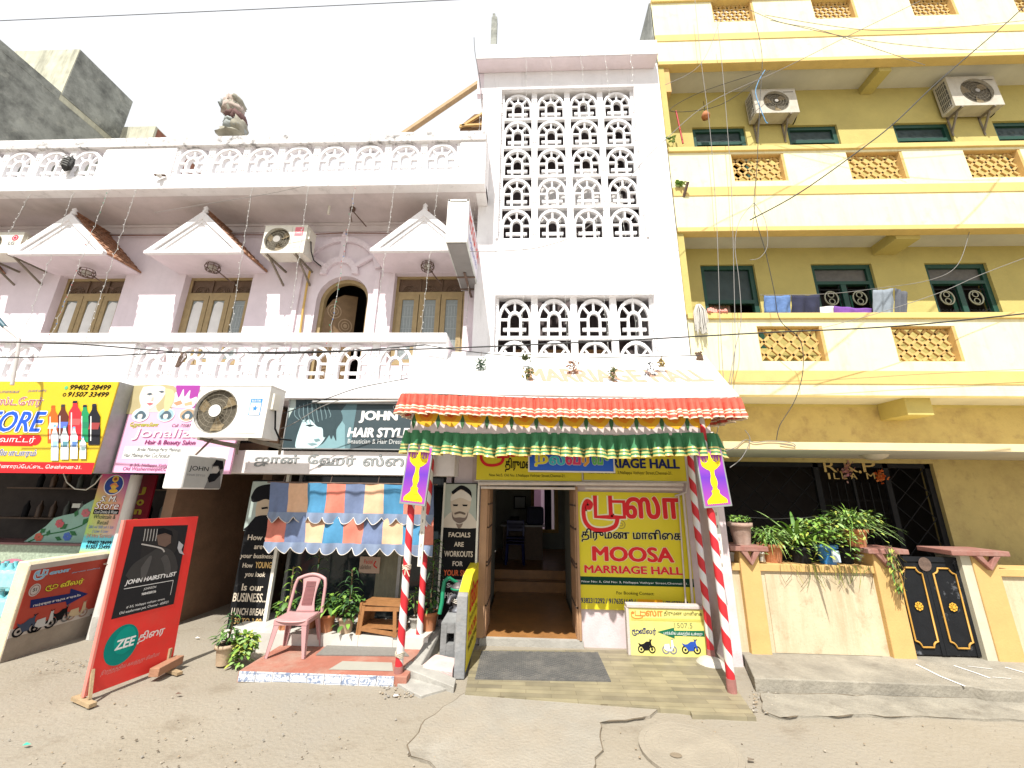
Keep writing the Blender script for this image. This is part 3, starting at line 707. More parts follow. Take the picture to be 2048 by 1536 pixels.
# folded collapsible gates at both jambs
GATEM = M('folded_gate_paint', (.40, .235, .13), .7, .15, 8, .2, 50, dirt=(.15, .09, .06), damt=.6, dscale=4)
for sx, x in ((1, DX0), (-1, DX1)):
    mb = MB().mat(GATEM)
    for k in range(7):
        y = TY-.02+k*.1; mb.box(min(x, x+sx*.045), max(x, x+sx*.045), y, y+.06, .1, 2.2); mb.box(min(x, x+sx*.03), max(x, x+sx*.03), y+.06, y+.1, .1, 2.2)
    for z in (.5, 1.05, 1.1, 1.6, 1.95): mb.mat(RUST).box(min(x, x+sx*.055), max(x, x+sx*.055), TY-.02, TY+.6, z, z+.025)
    mb.mat(GATEM).box(min(x-sx*(.09 if sx > 0 else .015), x+sx*.02), max(x-sx*(.09 if sx > 0 else .015), x+sx*.02), TY-.07, TY-.025, .1, 2.25)
    en(mb, 'folding_gate')

# ------------------------------------------------------------------ yellow apartment house (right)
YH = thing('yellow_house', 'yellow apartment house with three tiers of long balconies', 'house', (6, 7, 0))
YF, YW_, YX0, YX1 = 6.55, 7.25, 2.87, 15.
def yh(mb, name, **k):
    o = mb.build(name, None, **k); child(o, YH); return o
yw1 = [(3.56, 4.65, 4.9, 6.74), (5.78, 6.98, 4.9, 6.74), (8.01, 9.21, 4.9, 6.74), (10.3, 11.5, 4.9, 6.74)]
yw2 = [(3.78, 4.97, 8.9, 10.34), (5.9, 7.02, 8.9, 10.34), (8.24, 9.47, 8.9, 10.34), (10.4, 11.6, 8.9, 10.34)]
gr = (3.30, 7.13, .14, 2.74)
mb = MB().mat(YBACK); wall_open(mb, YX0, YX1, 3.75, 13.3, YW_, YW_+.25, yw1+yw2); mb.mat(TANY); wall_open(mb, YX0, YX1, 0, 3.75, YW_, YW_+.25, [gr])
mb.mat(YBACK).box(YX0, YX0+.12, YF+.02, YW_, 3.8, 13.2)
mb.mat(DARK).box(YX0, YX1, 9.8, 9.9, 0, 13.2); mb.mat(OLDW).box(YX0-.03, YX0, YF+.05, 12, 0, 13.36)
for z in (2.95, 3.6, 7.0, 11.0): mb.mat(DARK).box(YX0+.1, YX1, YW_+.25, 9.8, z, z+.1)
yh(mb, 'wall')
mb = MB().mat(YCEIL).box(YX0+.12, YX1, YF+.12, YW_, 3.80, 3.95).box(YX0+.12, YX1, YF+.12, YW_, 7.12, 7.3).box(YX0+.12, YX1, YF+.12, YW_, 11.38, 11.6); yh(mb, 'balcony_ceiling')
pz = {1: ((4.06, 5.19), (6.35, 7.43), (8.6, 9.7), (10.85, 11.95)), 2: ((4.11, 5.155), (6.375, 7.46), (8.63, 9.71), (10.85, 11.95)), 3: ((4.24, 5.18), (6.5, 7.44), (8.66, 9.62), (10.9, 11.9))}
tiers = {1: (3.79, 3.985, 4.224, 5.294, 4.40, 5.055), 2: (7.0, 7.82, 8.03, 9.003, 8.17, 8.844), 3: (11.29, 12.0, 12.2, 13.36, 12.59, 13.28)}
JY0, JY1 = YF+.085, YF+.125
for k, (zb, z1, z2, zt, w0, w1) in tiers.items():
    mb = MB().mat(YEL); wall_open(mb, YX0, YX1, z2, zt-.11, YF, YF+.14, [(a, b, w0, w1) for a, b in pz[k]])
    mb.box(YX0, YX1, YF-.01, YF+.14, zb+.1, z1)
    yh(mb, 'balcony_wall')
    mb = MB().mat(BAND).box(YX0, YX1, YF-.045, YF+.17, zt-.11, zt).box(YX0, YX1, YF-.025, YF+.139, z1, z2)
    if k > 1: mb.box(YX0, YX1, YF-.03, YF+.16, zb, zb+.1)
    else: mb.mat(YEL).box(YX0, YX1, YF-.012, YF+.139, zb, zb+.1)
    yh(mb, 'balcony_trim', bevel=.008)
    for a, b in pz[k]:
        mb = MB().mat(JALI); fr = .0
        mb.box(a, a+.02, JY0-.07, JY1, w0, w1).box(b-.05, b, JY0-.08, JY1, w0, w1).box(a+.02, b-.05, JY0-.07, JY1, w1-.02, w1).box(a+.02, b-.05, JY0, JY1, w0, w0+.02)
        n = 9; pitch = (b-a-.07)/n; H = w1-w0-.04; m = max(3, round(H/(pitch*.95))); ph_ = H/m
        # diagonal ribs with rounded knuckles: petals around diamond holes
        for i in range(n+1):
            for j in range(m+1):
                x = a+.02+i*pitch; z = w0+.02+j*ph_
                if i < n and j < m:
                    s = 1 if (i+j) % 2 == 0 else -1
                    p0 = (x, (JY0+JY1)/2, z if s > 0 else z+ph_); p1 = (x+pitch, (JY0+JY1)/2, z+ph_ if s > 0 else z)
                    mb.bar(p0, p1, .04, .042, up=(0, 0, 1))
        yh(mb, 'perforated_panel')
# cross beams under the slabs
mb = MB().mat(YBACK); mb.box(7.72, 7.98, YF+.16, YW_, 11.2, 11.4); yh(mb, 'cross_beam', bevel=.01)
mb = MB().mat(YBACK).box(6.42, 6.85, YF+.16, YW_, 3.5, 3.82); yh(mb, 'cross_beam', bevel=.01)
mb = MB().mat(YBACK).box(7.05, 7.5, YF+.16, YW_, 6.93, 7.14); yh(mb, 'cross_beam', bevel=.01)
mb = MB().mat(ORA).box(YX0, YX0+.25, YF+.05, YW_, 10.6, 11.3); yh(mb, 'corner_beam', bevel=.01)
PORCH = M('porch_slab_paint', (.72, .58, .33), .85, .07, 3, .1, 40)
mb = MB().mat(PORCH).box(YX0, YX1, 6.0, YW_, 2.823, 2.935); mb.mat(YCEIL).box(YX0, YX1, 6.01, YW_, 2.815, 2.823); yh(mb, 'porch_slab', bevel=.006)
# green windows
def y_window(x0, x1, z0, z1, kind):
    y = YW_+.05; t = .09; mb = MB().mat(GREENP)
    mb.box(x0, x0+t, y, y+.1, z0, z1).box(x1-t, x1, y, y+.1, z0, z1).box(x0+t, x1-t, y, y+.1, z1-t, z1)
    zt = 6.30 if kind == 1 else z1-t
    if kind == 1: mb.box(x0+t, x1-t, y, y+.09, zt, zt+.07); mb.box((x0+x1)/2-.05, (x0+x1)/2+.05, y+.005, y+.09, z0, zt)
    else: mb.box(x0+t, x1-t, y, y+.08, z0+.98, z0+1.06)
    o = yh(mb, 'window')
    mb = MB().mat(M('transom_glass', (.10, .095, .085), .35, .2, 12)); 
    if kind == 1: mb.box(x0+t, x1-t, y+.05, y+.07, zt+.07, z1-t)
    else:
        mb.mat(M('green_fret', (.03, .05, .05), .5, .2)).box(x0+t, x1-t, y+.05, y+.07, z0+1.06, z1-t)
        for i in range(4):
            for rr in (.05, .09): mb.disc(((x0+t)+(x1-x0-2*t)*(i+.5)/4, y+.045, z1-.22), (rr, 0, 0), (0, 0, rr), 14, .75)
    q = mb.build('transom'); q.parent = o; q.matrix_parent_inverse = Matrix.Identity(4)
    mb = MB().mat(DARK).box(x0+t, x1-t, y+.5, y+.52, z0, zt)
    if kind == 1:
        mb.mat(M('green_shutter', (.03, .16, .11), .5, .1))
        mb.box(x0+t+.02, x0+t+.22, y+.28, y+.3, z0, zt-.05).box((x0+x1)/2+.1, (x0+x1)/2+.35, y+.28, y+.3, z0, zt-.1)
    q = mb.build('opening'); q.parent = o
    if kind == 1:
        mb = MB().mat(BLACKM); rm = M('cream_ring', (.40, .40, .30), .5, .1)
        for s in (0, 1):
            a = x0+t+.01 if not s else (x0+x1)/2+.05; b = (x0+x1)/2-.05 if not s else x1-t-.01; c = (a+b)/2
            for i in range(5): xx = a+(b-a)*(i+.5)/5; mb.mat(BLACKM).tube([(xx, y+.03, z0), (xx, y+.03, 5.55), (c+(c-xx)*.9, y+.03, 5.75)], .009, 5)
            mb.mat(BLACKM).box(a, b, y+.025, y+.035, 6.18, 6.2); mb.tube([(a+.03, y+.03, 5.6), (a+.03, y+.03, 6.3)], .009, 5); mb.tube([(b-.03, y+.03, 5.6), (b-.03, y+.03, 6.3)], .009, 5)
            mb.mat(rm); mb.tube([(c+.13*math.cos(q), y+.02, 6.0+.15*math.sin(q)) for q in [2*math.pi*j/18 for j in range(19)]], .013, 6)
            for zc in (5.93, 6.07): mb.tube([(c+.055*math.cos(q), y+.02, zc+.055*math.sin(q)) for q in [2*math.pi*j/12 for j in range(13)]], .009, 6)
        q = mb.build('grille'); q.parent = o
for k, (a, b, c, d) in enumerate(yw1): y_window(a, b, c, d, 1 if k else 0)
for a, b, c, d in yw2: y_window(a, b, c, d, 2)
# curtain in the first window
mb = MB().mat(M('floral_curtain', (.30, .20, .16), .9, .5, 16)); rows = []
for z in (4.9, 5.5, 6.2): rows.append([(3.68+.022*k, YW_+.2+.02*math.sin(k*1.5), z) for k in range(23)])
mb.grid(rows); tag(mb.build('curtain'), 'brown floral curtain hanging in the open green window', 'curtain')
# steel grille door front with the house name
mb = MB().mat(BLACKM); GY = YW_+.06
for x in (3.35, 5.16, 6.36, 7.08): mb.box(x-.045, x+.045, GY, GY+.06, .14, 2.74)
mb.box(3.3, 7.13, GY, GY+.05, 2.66, 2.74).box(3.3, 7.13, GY, GY+.05, .9, .97); mb.box(5.2, 5.74, GY+.03, GY+.05, .14, 1.1).box(5.8, 6.32, GY+.03, GY+.05, .14, 1.1).box(5.75, 5.79, GY, GY+.05, .14, 2.7).box(6.4, 7.04, GY+.03, GY+.05, .14, 1.1)
for a, b in ((3.4, 5.11), (6.41, 7.03)):
    n = round((b-a)/.21); s = (b-a)/n; m = 8; h = (2.66-.97)/m
    for i in range(n):
        for j in range(m):
            x = a+i*s; z = .97+j*h; q = 1 if (i+j) % 2 else -1
            mb.tube([(x, GY+.02, z if q > 0 else z+h), (x+s, GY+.02, z+h if q > 0 else z)], .009, 4, False)
for i in range(9): mb.tube([(5.2+.14*i, GY+.02, 1.0), (5.2+.14*i, GY+.02, 2.4)], .008, 4, False)
for i in range(6): mb.tube([(5.2, GY+.02, 1.1+.2*i), (6.32, GY+.02, 1.1+.2*i)], .006, 4, False)
mb.mat(M('bent_wire', (.3, .3, .28), .5, .1, metal=.5)); 
for z in (1.55, 1.8, 1.35): mb.tube([(3.6, GY-.01, z), (4.3, GY-.02, z-.03), (5.05, GY-.01, z+.02)], .006, 4, False)
o = yh(mb, 'steel_grille')
bd = Board((5.2, GY-.012, 2.2), (1.12, 0, 0), (0, 0, .5)); GOLD = ink((.50, .36, .13))
for ch, x0, x1 in (('R', 1649, 1670), ('K', 1690, 1712), ('P', 1727, 1748)): bd.text(ch, x0, 944, x1, 921, GOLD, .0, 2)
for ch, x0, x1 in (('I', 1657, 1659), ('L', 1668, 1677), ('L', 1684, 1692), ('A', 1702, 1712), ('M', 1734, 1748)): bd.text(ch, x0, 958, x1, 946, GOLD, .0, 2)
bd.ell(1682, 944, 3, 3, GOLD, 2, 8); bd.ell(1720, 944, 3, 3, GOLD, 2, 8)
q = bd.build('name_letters', None); q.parent = o; q.matrix_parent_inverse = o.matrix_parent_inverse.copy()
child(q, YH)
for px, py, r_, colr, lab in ((1694, 942, .11, (.45, .25, .2), 'dried pink garland hanging on the name plate'), (1761, 953, .09, (.62, .13, .03), 'orange flower garland hanging on the name plate')):
    c = P(px, py, GY-.05); mb = MB()
    for k in range(60):
        d = Vector((random.gauss(0, .45), random.gauss(0, .2), random.gauss(0, .6)))*r_; s = .02+.012*random.random()
        mb.mat(ink(tuple(min(1, x*random.uniform(.6, 1.3)) for x in colr))) if k % 12 == 0 else None
        a, b = Vector((random.uniform(-1, 1), random.uniform(-1, 1), random.uniform(-1, 1))).normalized()*s, Vector((random.uniform(-1, 1), random.uniform(-.3, .3), random.uniform(-1, 1))).normalized()*s
        mb.face([c+d-a, c+d-b, c+d+a, c+d+b])
    tag(mb.build('garland'), lab, 'garland')
c = P(1749, 911, 6.6); mb = MB().mat(M('lamp_bowl', (.62, .56, .45), .4, .06)); mb.lathe([(.02, -.085), (.1, -.07), (.16, -.035), (.18, 0)], (c.x, c.y, 2.815), 20); tag(mb.build('ceiling_lamp'), 'round cream ceiling lamp under the yellow house porch slab', 'lamp')

# ------------------------------------------------------------------ weathered building far left
OB = thing('weathered_building', 'grey mildewed concrete building rising behind the terrace at left', 'building', (-14, 10, 0))
OX = -18.
def ob(mb, name, **k):
    o = mb.build(name, None, **k); child(o, OB); return o
A = PX(0, 78, OX); B = PX(160, 98, OX); C = PX(265, 205, OX)
mb = MB().mat(OLDW).box(OX-7, OX, A.y-8, C.y+6, 0, A.z-.35); mb.box(OX-.2, OX, A.y-8, B.y, A.z-.35, A.z)
ob(mb, 'wall', bevel=.02)
mb = MB().mat(OLDL).box(OX-5, OX-.004, B.y, C.y, A.z-.35, B.z); mb.mat(M('old_brick_and_shade', (.26, .11, .07), .9, .2)).box(OX-1.6, OX-1.1, B.y-.02, B.y, A.z+.1, A.z+.75)
mb.mat(OLDW).box(OX-.004, OX+.02, B.y+.02, C.y, A.z-.1, B.z-.02)  # darker sheet puts the side face's shade into the colour
ob(mb, 'roof_bulkhead', bevel=.02)
a = P(240, 254, 13.); b = P(312, 252, 13.); mb = MB().mat(OLDL).box(a.x, b.x, 13, 16, 6, b.z); mb.mat(M('old_brick_and_shade', (.26, .11, .07), .9, .2)).box(b.x, b.x+.02, 13.1, 16, 6, b.z-.05)  # dark sheet on the right face has the shade in its colour
tag(mb.build('old_parapet', bevel=.02), 'low mossy parapet block beside the grey concrete building', 'parapet')

# ================================================================== signs
RED = ink((.62, .02, .025)); NAVY = ink((.01, .02, .12)); INKB = ink((.012, .012, .014)); WHI = ink((.75, .75, .74)); GOLD2 = ink((.66, .42, .06))
YSIGN = M('yellow_vinyl', (.66, .56, .015), .6, .05, 3, dirt=(.6, .46, .05), damt=.4, dscale=1.5)
FRM = M('sign_frame_metal', (.30, .31, .31), .5, .1, 8, metal=.3)
def bike(bd, x0, y0, x1, y1, body, tyre, scooter=False, L=2):   # upper-left, lower-right photo pixels
    a0, b1 = bd.hit(x0, y0); a1, b0 = bd.hit(x1, y1); W = a1-a0; H = b1-b0; r = H*.27
    q = lambda u, v: (a0+W*u, b0+H*v)
    for u in (.2, .8):
        c = q(u, .28); bd.ell(c[0], c[1], r, r, tyre, L, 16, .68, True); bd.ell(c[0], c[1], r*.3, r*.3, tyre, L, 10, 0, True)
    if scooter: bd.poly([q(.05, .35), q(.12, .62), q(.5, .66), q(.56, .3), q(.66, .3), q(.68, .9), q(.8, .95), q(.88, .4), q(.78, .42), q(.7, .2), q(.3, .2)], body, L+.4, True)
    else: bd.poly([q(.04, .72), q(.2, .62), q(.34, .66), q(.5, .82), q(.66, .82), q(.72, .98), q(.78, .96), q(.76, .74), q(.84, .34), q(.78, .32), q(.68, .56), q(.62, .22), q(.36, .2), q(.24, .44), q(.1, .56)], body, L+.4, True)
    bd.stroke([q(.66, .98), q(.72, .9), q(.84, .98)], H*.04, tyre, L+.6, True, False)

# --- 1 yellow store sign (far left)
root = thing('store_sign', 'big yellow cold drinks store sign with bottles at the left edge', 'sign', (-8, 5.7, 2.3))
mb = MB().mat(M('store_yellow', (.64, .45, .02), .4, .04, 2)).box(-10.2, -6.455, 5.7, 5.72, 2.34, 3.74); child(mb.build('panel'), root)
mb = MB().mat(FRM).box(-10.2, -6.45, 5.72, 6.1, 2.335, 3.745); child(mb.build('box'), root)
bd = Board((-10.2, 5.7, 2.34), (3.745, 0, 0), (0, 0, 1.4))
bd.text('99402 28499', 139, 779.5, 223.5, 769.7, INKB, .03, shear=.2); bd.text('91507 33499', 135, 793.3, 219.5, 784, INKB, .03, shear=.2)
bd.ell(133, 775.5, 3.6, 3.6, ink((.1, .45, .2)), 2, 14); bd.ell(129.5, 789.5, 3.6, 3.6, INKB, 2, 14, .6)
bd.text('ஸ்டோர்', -12, 814, 90, 794, ink((.42, .08, .10)), .01, 3, outline=WHI, ow=.03)
bd.text('STORE', -58, 863, 96, 823, ink((.02, .09, .55)), .03, 4, .12, outline=WHI, ow=.045)
bd.text('STORE', -57, 864.5, 97, 821, ink((.03, .03, .06)), .10, 2.4, .12)
bd.rect(-60, 891, 73, 870, RED, 1.5); bd.ell(73, 880.3, 9.6, 10.4, RED, 1.4)
bd.text('வாட்டர்', -3, 887, 74, 873, WHI, .02, 3); bd.text('வியாபாரம்', -14, 914, 76, 899, ink((.04, .06, .25)), .02, 3, outline=WHI, ow=.04)
bd.rect(-140, 943.5, 190, 925.5, RED, 1.5); bd.text('பழைய வண்ணாரப்ேபட்ைட, ெசன்ைன-21.', -70, 938, 166, 930, WHI, .02, 2.4)
bd.text('பானங்கள்', 0, 786, 41, 780, ink((.1, .1, .3)), 0, 2); bd.text('தண்ணீர்', 56, 785, 95, 779, ink((.1, .1, .3)), 0, 2)
def bottle(cx, top, bot, w, body, cap, label=None, L=2):
    h = bot-top
    bd.poly([(cx-w*.16, top+h*.03), (cx+w*.16, top+h*.03), (cx+w*.2, top+h*.14), (cx+w*.5, top+h*.3), (cx+w*.46, top+h*.5), (cx+w*.5, top+h*.62), (cx+w*.46, bot), (cx-w*.5, bot), (cx-w*.5, top+h*.62), (cx-w*.46, top+h*.5), (cx-w*.5, top+h*.3), (cx-w*.2, top+h*.14)], body, L)
    bd.rect(cx-w*.2, top+h*.06, cx+w*.2, top, cap, L+.4)
    if label: bd.rect(cx-w*.5, top+h*.62, cx+w*.5, top+h*.46, label, L+.5)
    bd.poly([(cx-w*.3, top+h*.3), (cx-w*.22, top+h*.3), (cx-w*.24, top+h*.9), (cx-w*.32, top+h*.9)], ink((.7, .72, .72)), L+.8)
for k, a in enumerate([(107, 811, 886, 22, (.7, .12, .02), (.6, .1, .02), (.75, .6, .5)), (127, 809, 885, 22, (.11, .03, .02), (.05, .05, .06), (.1, .15, .5)), (171, 810, 884, 22, (.02, .26, .10), (.03, .03, .05), (.02, .2, .1)), (190, 808, 890, 24, (.025, .025, .03), (.03, .03, .05), (.3, .05, .05)), (152, 802, 880, 26, (.62, .03, .04), (.02, .02, .05), (.7, .1, .1))]):
    bottle(*a[:4], ink(a[4]), ink(a[5]), ink(a[6]), 2+k*.9)
for k, a in enumerate([(112, 850, 921, 15, (.3, .5, .7)), (132, 853, 919, 16, (.1, .25, .3)), (151, 854, 918, 15, (.1, .2, .45)), (169, 874, 918, 13, (.2, .3, .3))]):
    bottle(*a[:4], ink((.68, .74, .78)), ink((.15, .4, .7)), ink(a[4]), 6.6+k*.9)
child(bd.build('lettering', None), root)

# --- 2 pink beauty salon sign
root = thing('salon_sign', 'pink and white beauty salon sign with a woman\'s face', 'sign', (-5.7, 5.95, 2.35))
mb = MB().mat(M('salon_pink', (.78, .42, .60), .45, .04, 2)).box(-6.42, -4.55, 5.95, 5.99, 2.352, 3.755); child(mb.build('panel', bevel=.003), root)
bd = Board((-6.42, 5.95, 2.352), (1.87, 0, 0), (0, 0, 1.403))
bd.rect(252, 824, 348, 771, ink((.50, .56, .45)), 1); bd.rect(342, 815, 450, 771, ink((.33, .05, .30)), 1.2)
bd.pic((262, 771, 342, 826), [(ink((.42, .36, .20)), [(.05, .0), (.9, .0), (1.0, .5), (.95, 1), (.7, .9), (.6, .5), (.35, .6), (.3, 1.0), (.0, 1.0), (.02, .5)]),
    (ink((.72, .66, .60)), [(.28, .05), (.62, .0), (.78, .15), (.74, .5), (.6, .8), (.46, .92), (.34, .75), (.25, .4)]),
    (ink((.10, .12, .14)), [(.62, .22), (.7, .18), (.77, .24), (.7, .28)]), (ink((.10, .12, .14)), [(.38, .32), (.46, .26), (.53, .32), (.46, .37)]),
    (ink((.45, .14, .16)), [(.44, .66), (.52, .63), (.6, .67), (.52, .74)]), (ink((.5, .42, .36)), [(.52, .45), (.56, .42), (.57, .56), (.52, .57)]),
    (ink((.55, .48, .26)), [(.75, .1), (.95, .2), (1.0, .6), (.9, 1.0), (.82, .7), (.8, .4)])], 1.6)
bd.pic((346, 776, 392, 816), [(ink((.7, .66, .66)), [(.05, .75), (.15, .2), (.3, .5), (.4, .05), (.5, .45), (.65, .1), (.7, .55), (.95, .45), (.9, .95), (.5, 1.0), (.1, .95)]), (ink((.6, .25, .15)), [(.15, .75), (.4, .62), (.5, .8), (.3, .9)]), (ink((.6, .35, .2)), [(.55, .78), (.8, .66), (.85, .85), (.6, .9)])], 1.8)
for cx, c2 in ((282, (.5, .62, .68)), (333, (.3, .45, .5)), (376, (.42, .3, .2))):
    bd.ell(cx, 830, 17, 13.5, WHI, 3.2); bd.ell(cx, 830, 15.5, 12, ink(c2), 3.6)
    bd.pic((cx-12, 820, cx+12, 841), [(ink((.08, .12, .15)), [(.1, .6), (.4, .1), (.7, .2), (.9, .6), (.7, .9), (.5, .6), (.3, .9)]), (ink((.66, .6, .54)), [(.35, .45), (.6, .4), (.65, .7), (.5, .85), (.35, .7)])], 4)
bd.text('ேஜானலிசா', 259, 856, 319, 845, ink((.65, .58, .05)), .02, 2.5, .15, outline=ink((.15, .3, .1)), ow=.03)
bd.text('Call :73587', 344, 854, 384, 848, INKB, .02, 2.5, .2)
bd.text('Jonaliza', 263, 880, 404, 857, WHI, .015, 3.5, .08); bd.text('Jonaliza', 264, 881.5, 405, 858.5, ink((.35, .12, .25)), .015, 2.6, .08)
bd.text('Hair & Beauty Salon', 289, 891.5, 393, 880.5, ink((.16, .02, .10)), .025, 3.5, .15)
bd.rect(244, 917.5, 460, 895, ink((.72, .72, .70)), 1.2)
bd.text('Bridal Makeup,Party Makeup,', 274, 904.5, 364, 896, INKB, 0, 2, .2); bd.text('Hair Makeup,Hair Cut,Facial,all of', 247, 917, 352, 907, INKB, 0, 2, .2)
bd.text('# 3/5, Nallappa Vathiyar Street', 259, 934.5, 372, 928, ink((.22, .03, .12)), .015, 2, .1); bd.text('Old Washermenpet,Chennai-21', 245, 943, 372, 935, ink((.22, .03, .12)), .015, 2, .1)
child(bd.build('lettering', None), root)

# --- 3 hair style sign
root = thing('hair_sign', 'dark teal hair style shop sign with a long-fringed face', 'sign', (-2.7, 6.12, 2.77))
TEAL = M('teal_vinyl', (.04, .062, .073), .65, .1, 1.5)
mb = MB().mat(TEAL).box(-3.875, -1.15, 6.1, 6.14, 2.775, 3.6); child(mb.build('panel'), root)
mb = MB().mat(FRM).box(-3.89, -1.14, 6.09, 6.15, 2.76, 2.775).box(-3.89, -1.14, 6.09, 6.15, 3.6, 3.615).box(-3.89, -3.875, 6.09, 6.15, 2.775, 3.6); child(mb.build('frame'), root)
bd = Board((-3.875, 6.1, 2.775), (2.72, 0, 0), (0, 0, .825))
bd.poly([(577, 898), (578, 799), (592, 799), (590, 898)], ink((.42, .50, .47)), 1)
bd.poly([(655, 897), (668, 840), (700, 800), (716, 800), (700, 897)], ink((.11, .19, .215)), .8)
bd.poly([(632, 897), (648, 860), (676, 830), (690, 850), (690, 897)], ink((.20, .345, .38)), 1)
bd.pic((578, 797, 680, 898), [(ink((.05, .075, .085)), [(.02, .98), (.04, .55), (.1, .25), (.28, .02), (.6, .0), (.86, .15), (.98, .4), (.9, .62), (.92, .85), (.82, .7), (.7, .9), (.5, 1.0), (.2, 1.0)]),
    (ink((.50, .66, .70)), [(.3, .45), (.45, .36), (.62, .42), (.74, .62), (.72, .8), (.62, .96), (.45, 1.0), (.26, .99), (.25, .75)]),
    (ink((.62, .74, .76)), [(.36, .55), (.5, .5), (.55, .7), (.5, .9), (.38, .86), (.33, .7)]),
    (ink((.05, .075, .085)), [(.34, .28), (.6, .2), (.86, .4), (.84, .8), (.78, .72), (.7, .78), (.66, .6), (.56, .56), (.42, .42), (.34, .48)]),
    (ink((.04, .06, .07)), [(.36, .545), (.44, .52), (.52, .55), (.44, .575)]), (ink((.16, .26, .28)), [(.54, .82), (.62, .8), (.66, .84), (.58, .87)]), (ink((.2, .3, .33)), [(.44, .9), (.54, .885), (.62, .91), (.52, .94)])], 1.4)
for k in range(9): bd.stroke([(592+k*8, 802+abs(k-4)*3), (590+k*9, 830), (600+k*7.5, 850-abs(k-3)*3)], .012, ink((.17, .25, .27)), 4.2)
bd.text('JOHN', 717, 846, 797, 822, WHI, .07, 2); bd.text('HAIR STYLE', 694, 874.5, 820, 856, WHI, .06, 2, .12); bd.text('Beautician & Hair Dressing', 695, 890, 818, 879, ink((.6, .62, .62)), .005, 2)
bd.text('Cell', 786, 818, 804, 811, ink((.5, .52, .52)), 0, 2)
child(bd.build('lettering', None), root)
a = P(632, 804, 6.04); b = P(812, 801, 6.04); mb = MB().mat(M('tube_glass', (.72, .72, .70), .3, .04)); mb.tube([a, b], .022, 10); mb.mat(METAL); mb.box(a.x, b.x, 6.055, 6.09, a.z-.02, a.z+.03); mb.tube([a-Vector((.05, 0, 0)), a+Vector((.03, 0, 0))], .026, 8)
tag(mb.build('tube_light'), 'white tube light mounted above the dark hair style sign', 'tube light')
bd = Board((-5.6, 6.15, 2.375), (4.48, 0, 0), (0, 0, .36)); SIL = ink((.30, .32, .32)); 
bd.text('ஜான்', 508, 933, 600, 910, SIL, .01, 3, outline=ink((.12, .13, .13)), ow=.022); bd.text('ேஹர்', 614, 934, 713, 910.5, SIL, .01, 3, outline=ink((.12, .13, .13)), ow=.022); bd.text('ஸ்ைடல்', 726, 932, 868, 911, SIL, .01, 3, outline=ink((.12, .13, .13)), ow=.022)
child(bd.build('painted_lettering', None), PH)

# --- perpendicular small light box with a bearded profile
q0 = P(340, 905, 4.95); xx1 = P(375, 915, 4.95).x; zb = P(358, 978, 4.95).z; zt = P(358, 908, 4.95).z; ye = PX(447, 950, xx1).y
root = thing('light_box', 'small white light box with bearded profile hanging below the fan unit', 'sign', (xx1, 4.95, zb))
mb = MB().mat(M('white_acrylic', (.78, .78, .76), .4, .03)).box(q0.x, xx1, 4.95, ye, zb, zt); child(mb.build('box', bevel=.02), root)
bd = Board((xx1, 4.95, zb), (0, ye-4.95, 0), (0, 0, zt-zb))
W_, H_ = ye-4.95, zt-zb
bd.rect(.03, .02, W_-.02, H_-.02, ink((.38, .38, .36)), 1, True)
bd.text('JOHN', .06, H_*.50, W_*.56, H_*.68, INKB, .02, 2.4, local=True); bd.text('HAIR STYLE', .05, H_*.38, W_*.5, H_*.44, ink((.2, .2, .2)), 0, 2.4, local=True)
def lp(pts): return [(W_*x, H_*(1-y)) for x, y in pts]
for k, (m, pts) in enumerate([(ink((.16, .155, .15)), [(.55, .98), (.6, .7), (.72, .62), (.66, .45), (.62, .25), (.72, .1), (.9, .12), (.96, .35), (.92, .6), (.98, .98)]), (ink((.42, .40, .37)), [(.66, .32), (.78, .28), (.84, .4), (.8, .5), (.68, .5), (.64, .42)]), (INKB, [(.62, .52), (.8, .5), (.86, .4), (.9, .55), (.78, .74), (.64, .8), (.58, .66)]), (INKB, [(.64, .28), (.7, .08), (.9, .1), (.95, .34), (.86, .38), (.8, .26)])]): bd.poly(lp(pts), m, 1.5+k*.4, True)
child(bd.build('picture', None), root)
mb = MB().mat(RUST); mb.tube([((q0.x+xx1)/2, 5.2, zt), ((q0.x+xx1)/2+.12, 5.3, zt+.26)], .014, 6); child(mb.build('hanger'), root)

# --- side projecting sign box high on the house
yA = 5.25; a = P(897, 400, yA); b = P(934, 484, yA); yB = G(938, 582, b.z).y
root = thing('projecting_sign', 'rusty projecting sign box seen end-on beside the tower', 'sign', (a.x, yA, b.z))
mb = MB().mat(M('dirty_white_panel', (.55, .57, .55), .6, .1, 5, dirt=(.25, .25, .22), damt=.6, dscale=5, streak=True)).box(a.x, b.x, yA, yB, b.z, a.z); child(mb.build('box', bevel=.004), root)
mb = MB().mat(M('sign_belly', (.19, .18, .175), .8, .12, 3)).box(a.x+.02, b.x-.02, yA+.02, yB-.02, b.z-.012, b.z); child(mb.build('underside'), root)
mb = MB().mat(M('white_edge', (.72, .70, .66), .6, .06)); t = .03
for x in (a.x, b.x-t): mb.box(x-.004, x+t+.004, yA-.01, yA, b.z, a.z)
mb.box(a.x, b.x, yA-.01, yA, a.z-t, a.z+.004).box(a.x, b.x, yA-.012, yA, b.z-.004, b.z+t)
mb.mat(RUST).box(a.x, b.x, yB-.55, yB-.52, b.z-.03, b.z-.012).box(a.x, b.x, yB-.12, yB-.09, b.z-.03, b.z-.012).box((a.x+b.x)/2-.02, (a.x+b.x)/2+.02, yB-.7, yB+.2, b.z-.035, b.z-.02); child(mb.build('frame'), root)
bd = Board((b.x, yA, b.z), (0, yB-yA, 0), (0, 0, a.z-b.z)); W_, H_ = yB-yA, a.z-b.z
